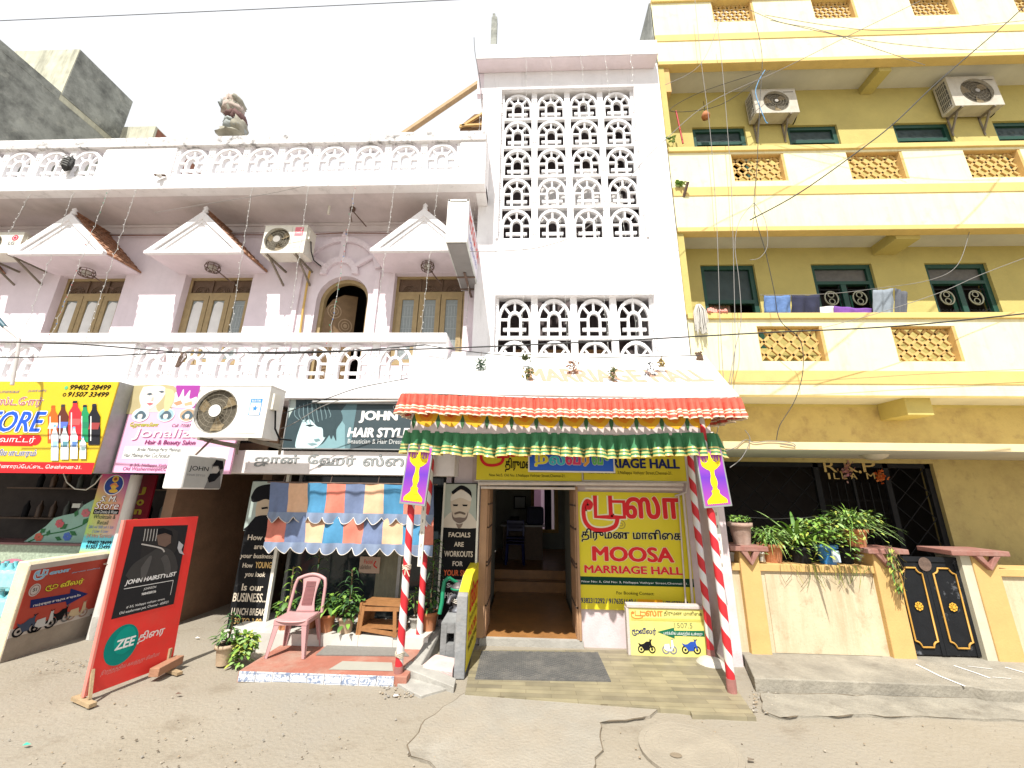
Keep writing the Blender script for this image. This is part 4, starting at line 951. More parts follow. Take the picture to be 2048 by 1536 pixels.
bd.rect(.03, .03, W_-.03, H_-.03, ink((.62, .6, .66)), 1, True); bd.text('MOOSA HALL', .1, H_*.5, W_-.1, H_*.86, ink((.6, .08, .06)), .04, 2, local=True); bd.text('மஹால்', .15, H_*.15, W_*.7, H_*.4, ink((.1, .1, .4)), .02, 2, local=True)
child(bd.build('lettering', None), root)

# --- lamp picture boards on the front poles
def lamp_board(tl, tr, br, bl, Y, lab):
    A, B, C_, D = P(*bl, Y), P(*br, Y), P(*tr, Y), P(*tl, Y)
    root = thing('lamp_board', lab, 'sign', A, 'purple lamp boards on the striped poles')
    U = B-A; V = D-A; mb = MB().mat(FRM); n = Vector((0, .05, 0)); mb.hexa([A, B, B+n, A+n, D, D+U, D+U+n, D+n]); child(mb.build('frame', bevel=.004), root)
    bd = Board(A, U, V); W, H = bd.W, bd.H; q = lambda x, y: (W*x, H*(1-y))
    pm = MATS.get('lamp_purple')
    if not pm:
        pm = bpy.data.materials.new('lamp_purple'); pm.use_nodes = True; t = pm.node_tree; L = t.links.new; MATS['lamp_purple'] = pm
        tc = t.nodes.new('ShaderNodeTexCoord'); sp = t.nodes.new('ShaderNodeSeparateXYZ'); mr = t.nodes.new('ShaderNodeMapRange'); rp = t.nodes.new('ShaderNodeValToRGB')
        L(tc.outputs['Generated'], sp.inputs[0]); L(sp.outputs[2], mr.inputs[0]); L(mr.outputs[0], rp.inputs[0]); L(rp.outputs[0], t.nodes['Principled BSDF'].inputs['Base Color'])
        e = rp.color_ramp.elements; e[0].color = (.42, .06, .36, 1); e[1].color = (.50, .07, .42, 1); x = e.new(.5); x.color = (.13, .03, .42, 1)
        t.nodes['Principled BSDF'].inputs['Roughness'].default_value = .4
    mb = MB().mat(pm); e = .035; mb.face([bd.at(*q(e*1.5, 1-e), .6), bd.at(*q(1-e*1.5, 1-e), .6), bd.at(*q(1-e*1.5, e), .6), bd.at(*q(e*1.5, e), .6)]); child(mb.build('panel'), root)
    YG = ink((.80, .62, .01)); YD = ink((.5, .33, .01))
    half = [(.0, .04), (.035, .08), (.05, .15), (.08, .17), (.10, .21), (.20, .235), (.30, .21), (.32, .18), (.36, .23), (.33, .29), (.2, .345), (.1, .37), (.075, .40), (.075, .46), (.12, .54), (.125, .60), (.08, .66), (.09, .70), (.15, .72), (.13, .77), (.2, .81), (.3, .85), (.36, .885), (.36, .92), (.0, .94)]
    bd.poly([q(.5-x, y) for x, y in half]+[q(.5+x, y) for x, y in half[::-1][1:-1]], YG, 1.5, True)
    for s in (-1, 1):
        for x, y in ((.33, .13), (.22, .15), (.13, .13)): bd.poly([q(.5+s*(x-.03), y+.07), q(.5+s*(x+.03), y+.07), q(.5+s*x, y-.01)], YG, 1.3, True)
    for k in range(9): bd.ell(*q(.2+.6*k/8, .275+.02*math.sin(k*2)), W*.022, H*.008, YD, 2.2, 8, 0, True)
    for y, wx in ((.375, .09), (.66, .09), (.72, .14), (.82, .2), (.90, .33)): bd.stroke([q(.5-wx, y), q(.5, y+.006), q(.5+wx, y)], H*.006, YD, 2.2, True, False)
    for k in range(11): bd.ell(*q(.17+.66*k/10, .93), W*.028, H*.014, YG, 2, 8, 0, True)
    child(bd.build('brass_lamp_picture', None), root)
    return root
lamp_board((817, 888), (868, 893), (850, 1013), (798, 1007), 5.12, 'purple board picturing a brass lamp on the left front pole')
lamp_board((1389, 901), (1446, 892), (1465, 1012), (1409, 1017), 5.12, 'purple board picturing a brass lamp on the right front pole')

# --- marriage hall signs
x0, x1, z0, z1 = P(1157, 1100, 6.47).x, P(1381, 1100, 6.47).x, P(1160, 1218, 6.47).z, P(1155, 983, 6.47).z
root = thing('marriage_hall_sign', 'large yellow marriage hall sign with red Tamil heading right of the door', 'sign', (x0, 6.47, z0))
mb = MB().mat(YSIGN).box(x0, x1, 6.47, 6.498, z0, z1); child(mb.build('panel'), root)
bd = Board((x0, 6.47, z0), (x1-x0, 0, 0), (0, 0, z1-z0))
moo(bd, 1166, 1034, 1248, 991, RED, ink((.75, .72, .5)), 2.6, .19); bd.text('ஸா', 1250, 1037.5, 1358, 993, RED, .045, 2.8, outline=ink((.75, .72, .5)), ow=.02)
bd.text('திருமண மாளிைக', 1163, 1083.5, 1362, 1060, INKB, .035, 3, outline=ink((.75, .72, .5)), ow=.025)
bd.text('MOOSA', 1184.5, 1122, 1346.5, 1095, RED, .055, 3, outline=ink((.75, .66, .4)), ow=.03); bd.text('MARRIAGE HALL', 1168.7, 1145.5, 1364, 1134, RED, .05, 3, outline=ink((.75, .66, .4)), ow=.025)
c0 = bd.hit(1163, 1169); c1 = bd.hit(1163, 1152.5); bd.rect(.0, c0[1], bd.W, c1[1], ink((.012, .05, .03)), 1, True)
bd.text('New No: 5, Old No: 3, Nallappa Vathiyar Street,Chennai-21.', 1163, 1165.5, 1376, 1165.5, WHI, .02, 2)
bd.text('For Booking Contact:', 1233, 1190.5, 1308, 1184, INKB, .02, 2)
bd.text('9382312292 / 9176351640 /', 1162, 1205.5, 1271, 1198, NAVY, .025, 2); bd.rect(1275.5, 1209, 1324.5, 1199.5, ink((.80, .36, .01)), 2); bd.text('/ 784577187', 1325.6, 1211, 1376, 1203, NAVY, .025, 2)
bd.ell(1242, 1049, 9, 9, ink((.35, .28, .05)), 1.5, 20, .8); bd.ell(1242, 1049, 5, 4, ink((.4, .32, .05)), 1.5, 9, .5)
child(bd.build('lettering', None), root)
for (l, r, lab) in ((953, 1163, 'yellow header sign with half hidden red Tamil letter over the door'), (1167, 1371, 'yellow header sign over the large marriage hall board')):
    xa, xb = P(l, 935, 6.36).x, P(r, 935, 6.36).x; za, zb2 = P(l+80, 961, 6.36).z, 3.0
    root = thing('header_sign', lab, 'sign', (xa, 6.36, za), 'yellow header signs')
    mb = MB().mat(YSIGN).box(xa, xb, 6.36, 6.4, za, zb2); child(mb.build('panel'), root)
    mb = MB().mat(M('grey_rail', (.5, .47, .42), .6, .08)).box(xa-.02, xb+.02, 6.35, 6.41, za-.02, za).box(xb, xb+.02, 6.35, 6.41, za, zb2); child(mb.build('frame'), root)
    bd = Board((xa, 6.36, za), (xb-xa, 0, 0), (0, 0, zb2-za))
    if l < 1000:
        moo(bd, 961, 914, 1018, 886, RED, None, 2, .2); bd.text('ஸா', 1018, 914, 1085, 886, RED, .05, 2); bd.text('திருமண மாளிைக', 1010, 944, 1140, 917, INKB, .04, 2); bd.text('New No:5, Old No: 3,Nallappa Vathiyar Street,Chennai-21.', 978, 954.5, 1131, 949, INKB, .02, 2)
    else:
        bd.text('MARRIAGE HALL', 1172, 935.5, 1358, 918, NAVY, .055, 2); bd.text('New No:5, Old No: 3,Nallappa Vathiyar Street,Chennai-21.', 1176, 949.5, 1344, 943, INKB, .02, 2)
        bd.text('MOOSA', 1190, 912, 1340, 886, RED, .055, 2)
    child(bd.build('lettering', None), root)
xa, xb = P(1059, 915, 5.9).x, P(1226, 915, 5.9).x; za, zc = P(1140, 942, 5.9).z, P(1140, 885, 5.9).z
root = thing('welcome_sign', 'blue welcome sign with multicoloured Tamil letters hanging under the green frill', 'sign', (xa, 5.9, za))
bd = flat_board(root, 5.9, xa, xb, za, zc, M('blue_vinyl', (.012, .11, .62), .35, .05), WHITE, .02); 
for o in root.children: child(o, root)
for ch, a, b, colr in (('ந', 1069, 1096, (.75, .66, .05)), ('ல்', 1098, 1130, (.05, .50, .62)), ('வ', 1131, 1161, (.66, .05, .16)), ('ர', 1164, 1183, (.72, .34, .05)), ('வு', 1184, 1218, (.12, .45, .12))):
    bd.text(ch, a, 933 if ch in 'நர' else 930, b, 905, ink(colr), .05, 2.6, outline=ink((.62, .6, .5)), ow=.025)
child(bd.build('lettering', None), root)
mb = MB().mat(METAL); 
for x in (xa+.2, xb-.2): mb.tube([(x, 5.91, zc), (x, 5.6, 3.2)], .006, 4)
child(mb.build('hanger'), root)
# two wheeler parking board
A = P(1262, 1312, 6.16); xb = P(1412, 1270, 6.16).x; xa = P(1260, 1265, 6.16).x; za = P(1335, 1313, 6.16).z; zc = P(1335, 1217, 6.16).z
root = thing('parking_board', 'pale yellow two-wheeler parking board with a green arrow and three bikes', 'sign', (xa, 6.16, za))
mb = MB().mat(M('pale_yellow_vinyl', (.66, .60, .17), .45, .05, 3, dirt=(.6, .55, .35), damt=.4, dscale=2)).box(xa, xb, 6.16, 6.22, za, zc); child(mb.build('panel', bevel=.004), root)
mb = MB().mat(M('plaster_edge', (.5, .44, .4), .9, .1, 9, .3)).box(xa-.03, xb+.03, 6.14, 6.26, zc, zc+.05).box(xa-.04, xa, 6.15, 6.26, za, zc); child(mb.build('frame', bevel=.01), root)
bd = Board((xa, 6.16, za), (xb-xa, 0, 0), (0, 0, zc-za)); ORN = ink((.72, .20, .04))
moo(bd, 1262, 1230.5, 1290, 1221, ORN, None, 2, .2); bd.text('ஸா', 1291, 1232, 1325, 1221, ORN, .04, 2); bd.text('திருமண மாளிைக', 1328, 1232.5, 1403, 1223, INKB, .02, 2); bd.rect(1262, 1240, 1406, 1239, ink((.5, .45, .1)), 1.5)
doo(bd, 1264, 1267, 1278, 1258, NAVY, None, 2, .18); bd.text('வீலர்', 1279, 1270, 1312, 1256, NAVY, .03, 2); GRN = ink((.01, .12, .06))
bd.poly([(1314, 1263.5), (1348, 1255), (1348.4, 1261), (1408, 1261.5), (1409, 1273), (1349, 1271.5), (1349.3, 1277)], GRN, 1.5); bd.text('பார்க்கிங் பக்கத்தில் உள்ளது', 1327, 1271, 1404, 1264, WHI, .01, 2.4); bd.text('1507.5', 1349, 1255.5, 1384, 1246, ink((.2, .22, .1)), 0, 2)
bike(bd, 1274, 1277, 1312, 1307, INKB, INKB); bike(bd, 1325, 1276, 1352, 1309, ink((.62, .66, .7)), ink((.2, .2, .22)), True); bike(bd, 1361, 1277, 1403, 1309, ink((.02, .07, .35)), INKB)
child(bd.build('lettering', None), root)
# pipes and cables above and beside the big sign
mb = MB().mat(M('white_conduit', (.60, .53, .48), .55, .1, 8)); 
for (pts, r_) in (([(958, 967), (1160, 967), (1366, 969)], .030), ([(962, 975), (1150, 977)], .022), ([(1170, 976), (1364, 978)], .024), ([(1372, 900), (1374, 965), (1372, 985), (1350, 992)], .016), ([(1366, 985), (1379, 1120), (1386, 1216)], .020), ([(1357, 990), (1372, 1214)], .012)):
    mb.tube([P(x, y, 6.33 if r_ > .021 else 6.44) for x, y in pts], r_, 8)
tag(mb.build('conduit_run'), 'run of white conduit pipes over the hall door and along the big sign', 'pipes')

# --- S M store column board, pipe pole, red banner
xa, xb = P(181, 1026, 6.38).x, P(245, 1026, 6.38).x; za, zc = P(195, 1108, 6.38).z, P(232, 947, 6.38).z
root = thing('store_column_board', 'rainbow coloured narrow store board with an oval emblem', 'sign', (xa, 6.38, za))
rm = bpy.data.materials.new('rainbow_print'); rm.use_nodes = True; t = rm.node_tree; L = t.links.new
tc = t.nodes.new('ShaderNodeTexCoord'); sp = t.nodes.new('ShaderNodeSeparateXYZ'); rp = t.nodes.new('ShaderNodeValToRGB'); rp2 = t.nodes.new('ShaderNodeValToRGB'); mx = t.nodes.new('ShaderNodeMix'); mx.data_type = 'RGBA'
L(tc.outputs['Generated'], sp.inputs[0]); L(sp.outputs[2], rp.inputs[0]); L(sp.outputs[2], rp2.inputs[0]); L(sp.outputs[0], mx.inputs[0]); L(rp.outputs[0], mx.inputs[6]); L(rp2.outputs[0], mx.inputs[7]); L(mx.outputs[2], t.nodes['Principled BSDF'].inputs['Base Color'])
for r_, cs in ((rp, [(0, (.55, .62, .1)), (.08, (.1, .5, .6)), (.2, (.12, .5, .55)), (.24, (.35, .55, .12)), (.6, (.5, .55, .08)), (1, (.6, .04, .2))]), (rp2, [(0, (.6, .6, .1)), (.08, (.1, .45, .6)), (.2, (.12, .45, .55)), (.24, (.62, .3, .35)), (.6, (.62, .16, .2)), (1, (.15, .02, .3))])):
    e = r_.color_ramp.elements; e[0].position, e[0].color = cs[0][0], cs[0][1]+(1,); e[1].position, e[1].color = cs[-1][0], cs[-1][1]+(1,)
    for p_, c_ in cs[1:-1]: x = e.new(p_); x.color = c_+(1,)
mb = MB().mat(rm).box(xa, xb, 6.38, 6.41, za, zc); child(mb.build('panel'), root)
bd = Board((xa, 6.38, za), (xb-xa, 0, 0), (0, 0, zc-za))
bd.ell(228, 970, 19.5, 20, WHI, 1, 28); bd.ell(228, 970, 18, 18.5, ink((.02, .05, .25)), 1.4, 28)
for cx, cy, rx, ry in ((232, 958, 6.5, 6.5), (229, 972, 6, 7), (227, 982, 9, 4)): bd.ell(cx, cy, rx, ry, GOLD2, 1.9, 14)
bd.ell(232, 958, 3.4, 3.4, ink((.3, .06, .03)), 2.3, 12); bd.stroke([(221, 972), (229, 968), (237, 973)], .03, ink((.6, .2, .08)), 2.4)
bd.text('S. M.', 201, 1003, 236, 992, WHI, .03, 3, .15, outline=ink((.15, .02, .05)), ow=.04); bd.text('Store', 189, 1018, 241, 1004, WHI, .02, 3, .15, outline=ink((.3, .05, .05)), ow=.04)
bd.rect(186, 1028, 239, 1019.5, INKB, 1.5); bd.text('Cool Drinks & Water', 189, 1026.5, 237, 1021, WHI, 0, 2.4); DKG = ink((.05, .09, .06))
bd.text('Wholesale &', 186, 1037.5, 233, 1029.5, DKG, .02, 2); bd.text('Retail', 194, 1049, 218, 1041, DKG, .02, 2); bd.text('200 ml 500 ml 1 Ltr', 177, 1056.5, 229, 1051.5, ink((.1, .2, .5)), .01, 2); bd.text('2 Liter 5 Liter', 184, 1065, 218, 1060, ink((.1, .2, .5)), .01, 2); bd.text('24 Hrs Service', 172, 1075, 225, 1068, ink((.55, .2, .12)), .02, 2)
bd.text('99402 28499', 174, 1088.5, 224, 1082, INKB, .03, 2); bd.text('91507 33499', 171, 1097, 221, 1090.5, INKB, .03, 2)
child(bd.build('lettering', None), root)
mb = MB().mat(PVC); mb.tube([P(274, 950, 6.35), P(233, 1105, 6.35), G(186, 1278, 0)], .075, 16)
mb.mat(RUST)
for px, py in ((222, 1127), (196, 1228)):
    c = P(px, py, 6.34); mb.tube([c+Vector((.079*math.cos(k*.35), .079*math.sin(k*.35), 0)) for k in range(19)], .008, 4)
mb.mat(GREYC); c = G(186, 1279, 0); mb.lathe([(.085, -.02), (.085, .28), (.078, .30)], (c.x, c.y+.03, 0), 16)
tag(mb.build('drain_pole'), 'pale grey drain pipe standing between the store board and the red standee', 'pipe')
xa, xb = P(279, 1000, 6.75).x, P(300, 1000, 6.75).x; za, zc = P(285, 1150, 6.75).z, P(290, 950, 6.75).z
root = thing('salon_banner', 'narrow dark red vertical banner with yellow letters by the passage', 'sign', (xa, 6.75, za))
mb = MB().mat(M('dark_red_vinyl', (.30, .01, .03), .45, .06)).box(xa-.12, xb+.02, 6.75, 6.78, za, zc); child(mb.build('panel'), root)
bd = Board((xa-.12, 6.75, za), (xb-xa+.14, 0, 0), (0, 0, zc-za))
for ch, a, b, c_, d in (('J', 277, 990, 294, 974), ('o', 272, 1011, 290, 999), ('n', 267, 1029, 285, 1018), ('a', 263, 1049, 281, 1037)): bd.text(ch, a, b, c_, d, ink((.75, .62, .08)), .06, 2)
child(bd.build('lettering', None), root)

# --- low red parking wall running into the passage
RX = -6.55
root = thing('parking_wall', 'low plastered wall painted red with a blue parking arrow', 'wall', (RX, 5.44, 0))
mb = MB().mat(M('cream_plaster_end', (.66, .58, .40), .9, .1, 5, .3)); 
mb.prism([(RX-.17, 5.36, -.02), (RX, 5.36, -.02), (RX, 5.36, 1.12), (RX-.04, 5.36, 1.17), (RX-.17, 5.36, 1.17)], (0, 1.1, 0)); mb.recalc = True; child(mb.build('wall', bevel=.015), root)
mb = MB().mat(M('grey_dado', (.30, .26, .21), .9, .15, 5, .3)).box(RX, RX+.006, 5.37, 6.45, 0, .27).mat(M('wall_white_band', (.5, .46, .42), .9, .1)).box(RX, RX+.006, 5.37, 6.45, .27, .37).box(RX, RX+.006, 5.37, 6.45, 1.06, 1.13); child(mb.build('dado'), root)
mb = MB().mat(M('painted_red', (.42, .05, .03), .7, .1, 4, dirt=(.3, .09, .06), damt=.5, dscale=2)).box(RX, RX+.008, 5.40, 6.42, .37, 1.06); child(mb.build('red_panel'), root)
bd = Board((RX+.008, 5.40, .37), (0, 1.02, 0), (0, 0, .69)); CY = ink((.25, .5, .68))
moo(bd, 68, 1153, 97, 1136.5, CY, ink((.7, .72, .74)), 2.4, .22); bd.text('ஸா', 98, 1150, 141, 1136.5, CY, .06, 2.4, outline=ink((.7, .72, .74)), ow=.02); bd.text('திருமண மாளிைக', 143, 1147.5, 200, 1134.5, CY, .03, 2)
doo(bd, 90, 1180, 117, 1166, ink((.72, .6, .06)), INKB, 2.4, .2); bd.text('வீலர்', 118, 1178, 169, 1155, ink((.72, .6, .06)), .05, 2.6, outline=INKB, ow=.03)
bd.poly([(61, 1200), (139, 1187), (141, 1177), (175.5, 1187.5), (133, 1210.5), (131, 1203), (59, 1216.5)], NAVY, 1.6); bd.text('பார்க்கிங் உள்ேள உள்ளது', 67, 1208, 160, 1193, WHI, .03, 2.2)
bd.ell(69, 1180, 11, 12, ink((.5, .48, .45)), 1.6, 24); bd.ell(69, 1180, 9, 10, ink((.25, .12, .1)), 2, 24, .86); bd.text('51', 64, 1184, 74, 1175, INKB, .04, 2.4)
bike(bd, 35, 1236, 72, 1264, ink((.05, .07, .12)), INKB); bike(bd, 73, 1226, 105, 1255, ink((.5, .52, .52)), INKB, True); bike(bd, 107, 1216, 136, 1242, INKB, ink((.15, .15, .15))); bike(bd, 140, 1208, 171, 1232, ink((.5, .4, .25)), ink((.3, .2, .15)), True)
child(bd.build('lettering', None), root)

# --- red standee
A = G(172, 1393, .06); Bq = G(345, 1323, .09)
TL = P(252, 1040, A.y); Hs = TL.z-A.z
root = thing('red_standee', 'tall red standee with a hairstylist poster standing on wooden feet', 'sign', (A.x, A.y, 0))
U = Vector((Bq.x-A.x, Bq.y-A.y, 0)); V = Vector((TL.x-A.x, 0, Hs)); n = U.cross(V).normalized(); th = n*-.035
SRED = M('standee_red', (.72, .035, .028), .4, .05, 2, dirt=(.5, .10, .07), damt=.35, dscale=3)
mb = MB().mat(SRED).hexa([A, A+U, A+U+th, A+th, A+V, A+U+V, A+U+V+th, A+V+th]); child(mb.build('panel', bevel=.003), root)
mb = MB().mat(M('standee_edge', (.75, .22, .18), .4, .1)); un = U.normalized()*.022
mb.hexa([A-un+n*.006, A+n*.006, A+th, A+th-un, A+V-un+n*.006, A+V+n*.006, A+V+th, A+V+th-un]); child(mb.build('frame_edge'), root)
bd = Board(A, U, V)
bd.poly([(267, 1053), (376, 1050), (347, 1208), (222, 1239)], ink((.025, .025, .027)), 1)
bd.poly([(288, 1056), (345, 1056), (356, 1064), (352, 1100), (340, 1120), (310, 1122), (280, 1118)], ink((.032, .03, .03)), 1.5)
bd.poly([(312, 1066), (330, 1060), (342, 1070), (341, 1086), (330, 1094), (316, 1090)], ink((.14, .09, .07)), 2)
bd.poly([(308, 1060), (326, 1056), (343, 1062), (345, 1072), (330, 1066), (314, 1070)], INKB, 2.5)
bd.pic((262, 1098, 352, 1150), [(ink((.05, .048, .047)), [(.0, .75), (.1, .45), (.35, .2), (.55, .05), (.8, .2), (.95, .55), (.98, .9), (.6, 1.0), (.2, 1.0)]), (ink((.085, .082, .08)), [(.25, .6), (.36, .3), (.42, .32), (.4, .7), (.36, .95), (.3, .95)]), (ink((.075, .072, .07)), [(.6, .4), (.7, .3), (.82, .6), (.86, .9), (.76, .9), (.68, .6)])], 2.1)
for k in range(5): bd.stroke([(290+k*6, 1058), (288+k*6, 1072), (286+k*6, 1082)], .008, ink((.4, .39, .37)), 2.6)
bd.stroke([(282, 1088), (320, 1096), (328, 1104)], .015, ink((.42, .4, .38)), 2.7)
bd.poly([(357, 1082), (366, 1090), (362, 1100), (368, 1110), (358, 1106), (354, 1096)], ink((.4, .4, .42)), 2.6)
bd.text('JOHN HAIRSTYLIST', 248, 1173, 353, 1143, WHI, .04, 2.4, .15); bd.stroke([(247, 1178), (346, 1160.5)], .006, WHI, 2.2, False, False); bd.stroke([(346, 1160.5), (340, 1190)], .004, WHI, 2.2, False, False)
bd.text('JOHNSON', 286, 1182, 312, 1171, WHI, .02, 2.2); bd.text('9884058156', 282, 1191, 312, 1180, WHI, .03, 2.2); bd.text('# 3/5, Nallappa vathiyar street,', 251, 1218.5, 330, 1195, WHI, .02, 2.2, .15); bd.text('Old washerman pet, Chennai - 600021', 237, 1231, 337, 1201, WHI, .02, 2.2, .15)
bd.ell(243, 1289, 31, 38, ink((.0, .20, .17)), 1.2, 32); bd.ell(250, 1280, 20, 26, ink((.0, .27, .22)), 1.5, 26)
bd.text('ZEE', 227, 1302, 272, 1270, WHI, .05, 2.6, .15); bd.text('திைர', 273, 1289, 331, 1250, ink((.72, .62, .60)), .04, 2.4, .1); bd.text('இரத்தத்தில் கலந்தது சினிமா', 199, 1355, 320, 1302, ink((.6, .28, .26)), .02, 2.2, .2)
child(bd.build('lettering', None), root)
mb = MB().mat(M('raw_wood', (.36, .26, .15), .85, .2, 8, .3)); c = A
d = Vector((.93, -.36, 0)).normalized(); mb.bar(Vector((A.x, A.y-.02, .03))-d*.17-Vector((0, 0, 0)), Vector((A.x, A.y-.02, .03))+d*.2, .06, .035)
for s in (-1, 1): mb.bar(Vector((A.x, A.y, .3)), Vector((A.x, A.y, .05))+d*.08*s, .025)
child(mb.build('wooden_foot'), root); mb = MB().mat(MATS['raw_wood']); c = A+U*.93; mb.bar(Vector((c.x, c.y, .03))-d*.2, Vector((c.x, c.y, .03))+d*.28, .06, .03); mb.bar(Vector((c.x, c.y, .25)), Vector((c.x, c.y, .05)), .03); child(mb.build('wooden_foot'), root)
a = G(305, 1356, .05); b = G(356, 1328, .05); mb = MB().mat(M('brick_brown', (.33, .17, .10), .85, .15, 9, .35)); mb.bar(a+Vector((0, 0, .05)), b+Vector((0, 0, .05)), .11, .09); tag(mb.build('brick', bevel=.006), 'brown brick weighing down the foot of the red standee', 'brick')

# --- poster boards of the hair shop
def poster(Y, tl, bl, tr, br):
    A, B, D = P(*bl, Y), P(*br, Y), P(*tl, Y); x0_ = (A.x+D.x)/2; x1_ = B.x; return x0_, x1_, A.z, D.z
Yp = 6.42; x0, x1, z0, z1 = P(480, 1110, Yp).x, P(548, 1110, Yp).x, P(495, 1265, Yp).z, P(520, 960, Yp).z
root = thing('poster_board', 'tall black chalk poster board ending with lunch break hours', 'poster', (x0, Yp, z0)); BPAN = M('black_board', (.013, .013, .014), .8, .1, 5, dirt=(.16, .155, .15), damt=.5, dscale=5, dlo=.6, dhi=.8, spec=.05)
mb = MB().mat(BPAN).box(x0, x1, Yp, Yp+.04, z0, z1); child(mb.build('panel', bevel=.004), root); mb = MB().mat(CREAM).box(x1, x1+.05, Yp-.01, Yp+.05, z0-.02, z1+.1); child(mb.build('edge_strip'), root)
bd = Board((x0, Yp, z0), (x1-x0, 0, 0), (0, 0, z1-z0)); CRM = ink((.55, .48, .38)); GLD = ink((.58, .38, .14))
bd.poly([(506, 963), (566, 963), (547, 1062), (487, 1061)], ink((.34, .40, .37)), 1)
bd.pic((500, 966, 560, 1062), [(ink((.45, .36, .26)), [(.3, .35), (.6, .3), (.85, .4), (.8, .75), (.55, .95), (.35, .8), (.28, .55)]), (INKB, [(.1, .3), (.2, .1), (.5, .02), (.85, .05), (.95, .3), (.75, .4), (.5, .34), (.3, .4), (.15, .4)]), (INKB, [(.3, .72), (.5, .68), (.8, .72), (.8, 1), (.1, 1), (.16, .9)]), (INKB, [(.42, .52), (.58, .5), (.6, .54), (.44, .56)])], 1.5)
for st, a, b, c_, d, m in (('How old', 495, 1080, 549, 1070, CRM), ('are', 508, 1098, 526, 1091, CRM), ('your business...', 480, 1118.5, 555, 1108, CRM), ('How', 485, 1135, 507, 1126, CRM), ('YOUNG', 510, 1136, 545, 1124, GLD), ('you look', 489, 1156, 532, 1144, CRM), ('Is our', 483, 1181, 528, 1168, CRM), ('BUSINESS...', 465, 1203, 536, 1187, CRM), ('LUNCH BREAK', 462, 1229.5, 531, 1217, CRM), ('1.30 TO 3.00', 461, 1247, 524, 1237, GLD)):
    bd.text(st, a, b, c_, d, m, .03, 2, .12 if 'b' in st or 'y' in st else 0)
child(bd.build('lettering', None), root)
Yp = 6.40; x0, x1, z0, z1 = P(884, 1100, Yp).x, P(951, 1100, Yp).x, P(905, 1240, Yp).z, P(925, 966, Yp).z
root = thing('poster_board', 'tall black poster board about facials with a man in a headband', 'poster', (x0, Yp, z0))
mb = MB().mat(BPAN).box(x0, x1, Yp, Yp+.04, z0, z1); child(mb.build('panel', bevel=.004), root); mb = MB().mat(CREAM).box(x0-.03, x0, Yp-.01, Yp+.05, z0, z1).box(x1, x1+.03, Yp-.01, Yp+.05, z0, z1+.06); child(mb.build('edge_strip'), root)
bd = Board((x0, Yp, z0), (x1-x0, 0, 0), (0, 0, z1-z0)); bd.poly([(889, 968), (953, 968), (952, 1055), (886, 1055)], ink((.36, .40, .35)), 1)
bd.pic((889, 970, 953, 1056), [(ink((.56, .50, .42)), [(.0, 1.0), (.05, .8), (.3, .62), (.7, .62), (.95, .8), (1.0, 1.0)]), (ink((.50, .42, .33)), [(.22, .2), (.5, .06), (.78, .2), (.8, .5), (.68, .78), (.5, .88), (.32, .76), (.22, .5)]), (INKB, [(.22, .16), (.5, .0), (.78, .12), (.82, .3), (.74, .22), (.5, .1), (.28, .22)]), (ink((.6, .55, .48)), [(.22, .26), (.5, .12), (.78, .24), (.8, .38), (.5, .3), (.22, .38)]), (INKB, [(.28, .46), (.44, .46), (.42, .5), (.3, .5)]), (INKB, [(.56, .46), (.72, .46), (.7, .5), (.58, .5)]), (ink((.12, .09, .07)), [(.34, .66), (.5, .62), (.66, .66), (.64, .7), (.5, .67), (.36, .7)]), (ink((.16, .12, .1)), [(.27, .62), (.33, .76), (.5, .76), (.67, .76), (.74, .62), (.7, .8), (.5, .9), (.3, .8)]), (ink((.2, .15, .12)), [(.4, .9), (.5, .92), (.6, .9), (.54, 1.0), (.46, 1.0)])], 1.4)
for st, a, b, c_, d, m in (('FACIALS', 897, 1074, 941, 1065, CRM), ('ARE', 908, 1093, 928, 1084, CRM), ('WORKOUTS', 888, 1113, 946, 1102.5, CRM), ('FOR', 905, 1132, 926, 1122.5, CRM), ('YOUR SKIN', 887, 1151, 943, 1140.5, ink((.60, .12, .04))), ('Sunday', 893, 1178, 938, 1167, ink((.6, .6, .58))), ('HOLIDAY', 889, 1196, 940, 1186, ink((.6, .6, .58)))): bd.text(st, a, b, c_, d, m, .04, 2)
bd.rect(886, 1161, 950, 1160, ink((.5, .5, .48)), 2); child(bd.build('lettering', None), root)

# ================================================================== platforms and shop front
def brickish(name, c1, c2, sx, sz, mortar=(.3, .28, .25), off=.5):
    m = bpy.data.materials.new(name); m.use_nodes = True; t = m.node_tree; L = t.links.new
    tc = t.nodes.new('ShaderNodeTexCoord'); b = t.nodes.new('ShaderNodeTexBrick'); b.inputs['Color1'].default_value = c1+(1,); b.inputs['Color2'].default_value = c2+(1,); b.inputs['Mortar'].default_value = mortar+(1,)
    b.inputs['Scale'].default_value = 1; b.inputs['Brick Width'].default_value = sx; b.inputs['Row Height'].default_value = sz; b.inputs['Mortar Size'].default_value = .003; b.inputs['Bias'].default_value = 0.; b.offset = off
    n = t.nodes.new('ShaderNodeTexNoise'); n.inputs['Scale'].default_value = 4; n.inputs['Detail'].default_value = 8; mx = t.nodes.new('ShaderNodeMix'); mx.data_type = 'RGBA'; mx.blend_type = 'MULTIPLY'; mx.inputs[0].default_value = .6
    mp = t.nodes.new('ShaderNodeMapRange'); mp.inputs[1].default_value = .3; mp.inputs[2].default_value = .7; mp.inputs[3].default_value = .6; mp.inputs[4].default_value = 1.15
    L(tc.outputs['Object'], b.inputs['Vector']); L(tc.outputs['Object'], n.inputs['Vector']); L(n.outputs['Fac'], mp.inputs[0]); L(b.outputs['Color'], mx.inputs[6]); L(mp.outputs[0], mx.inputs[7]); L(mx.outputs[2], t.nodes['Principled BSDF'].inputs['Base Color'])
    t.nodes['Principled BSDF'].inputs['Roughness'].default_value = .55; return m
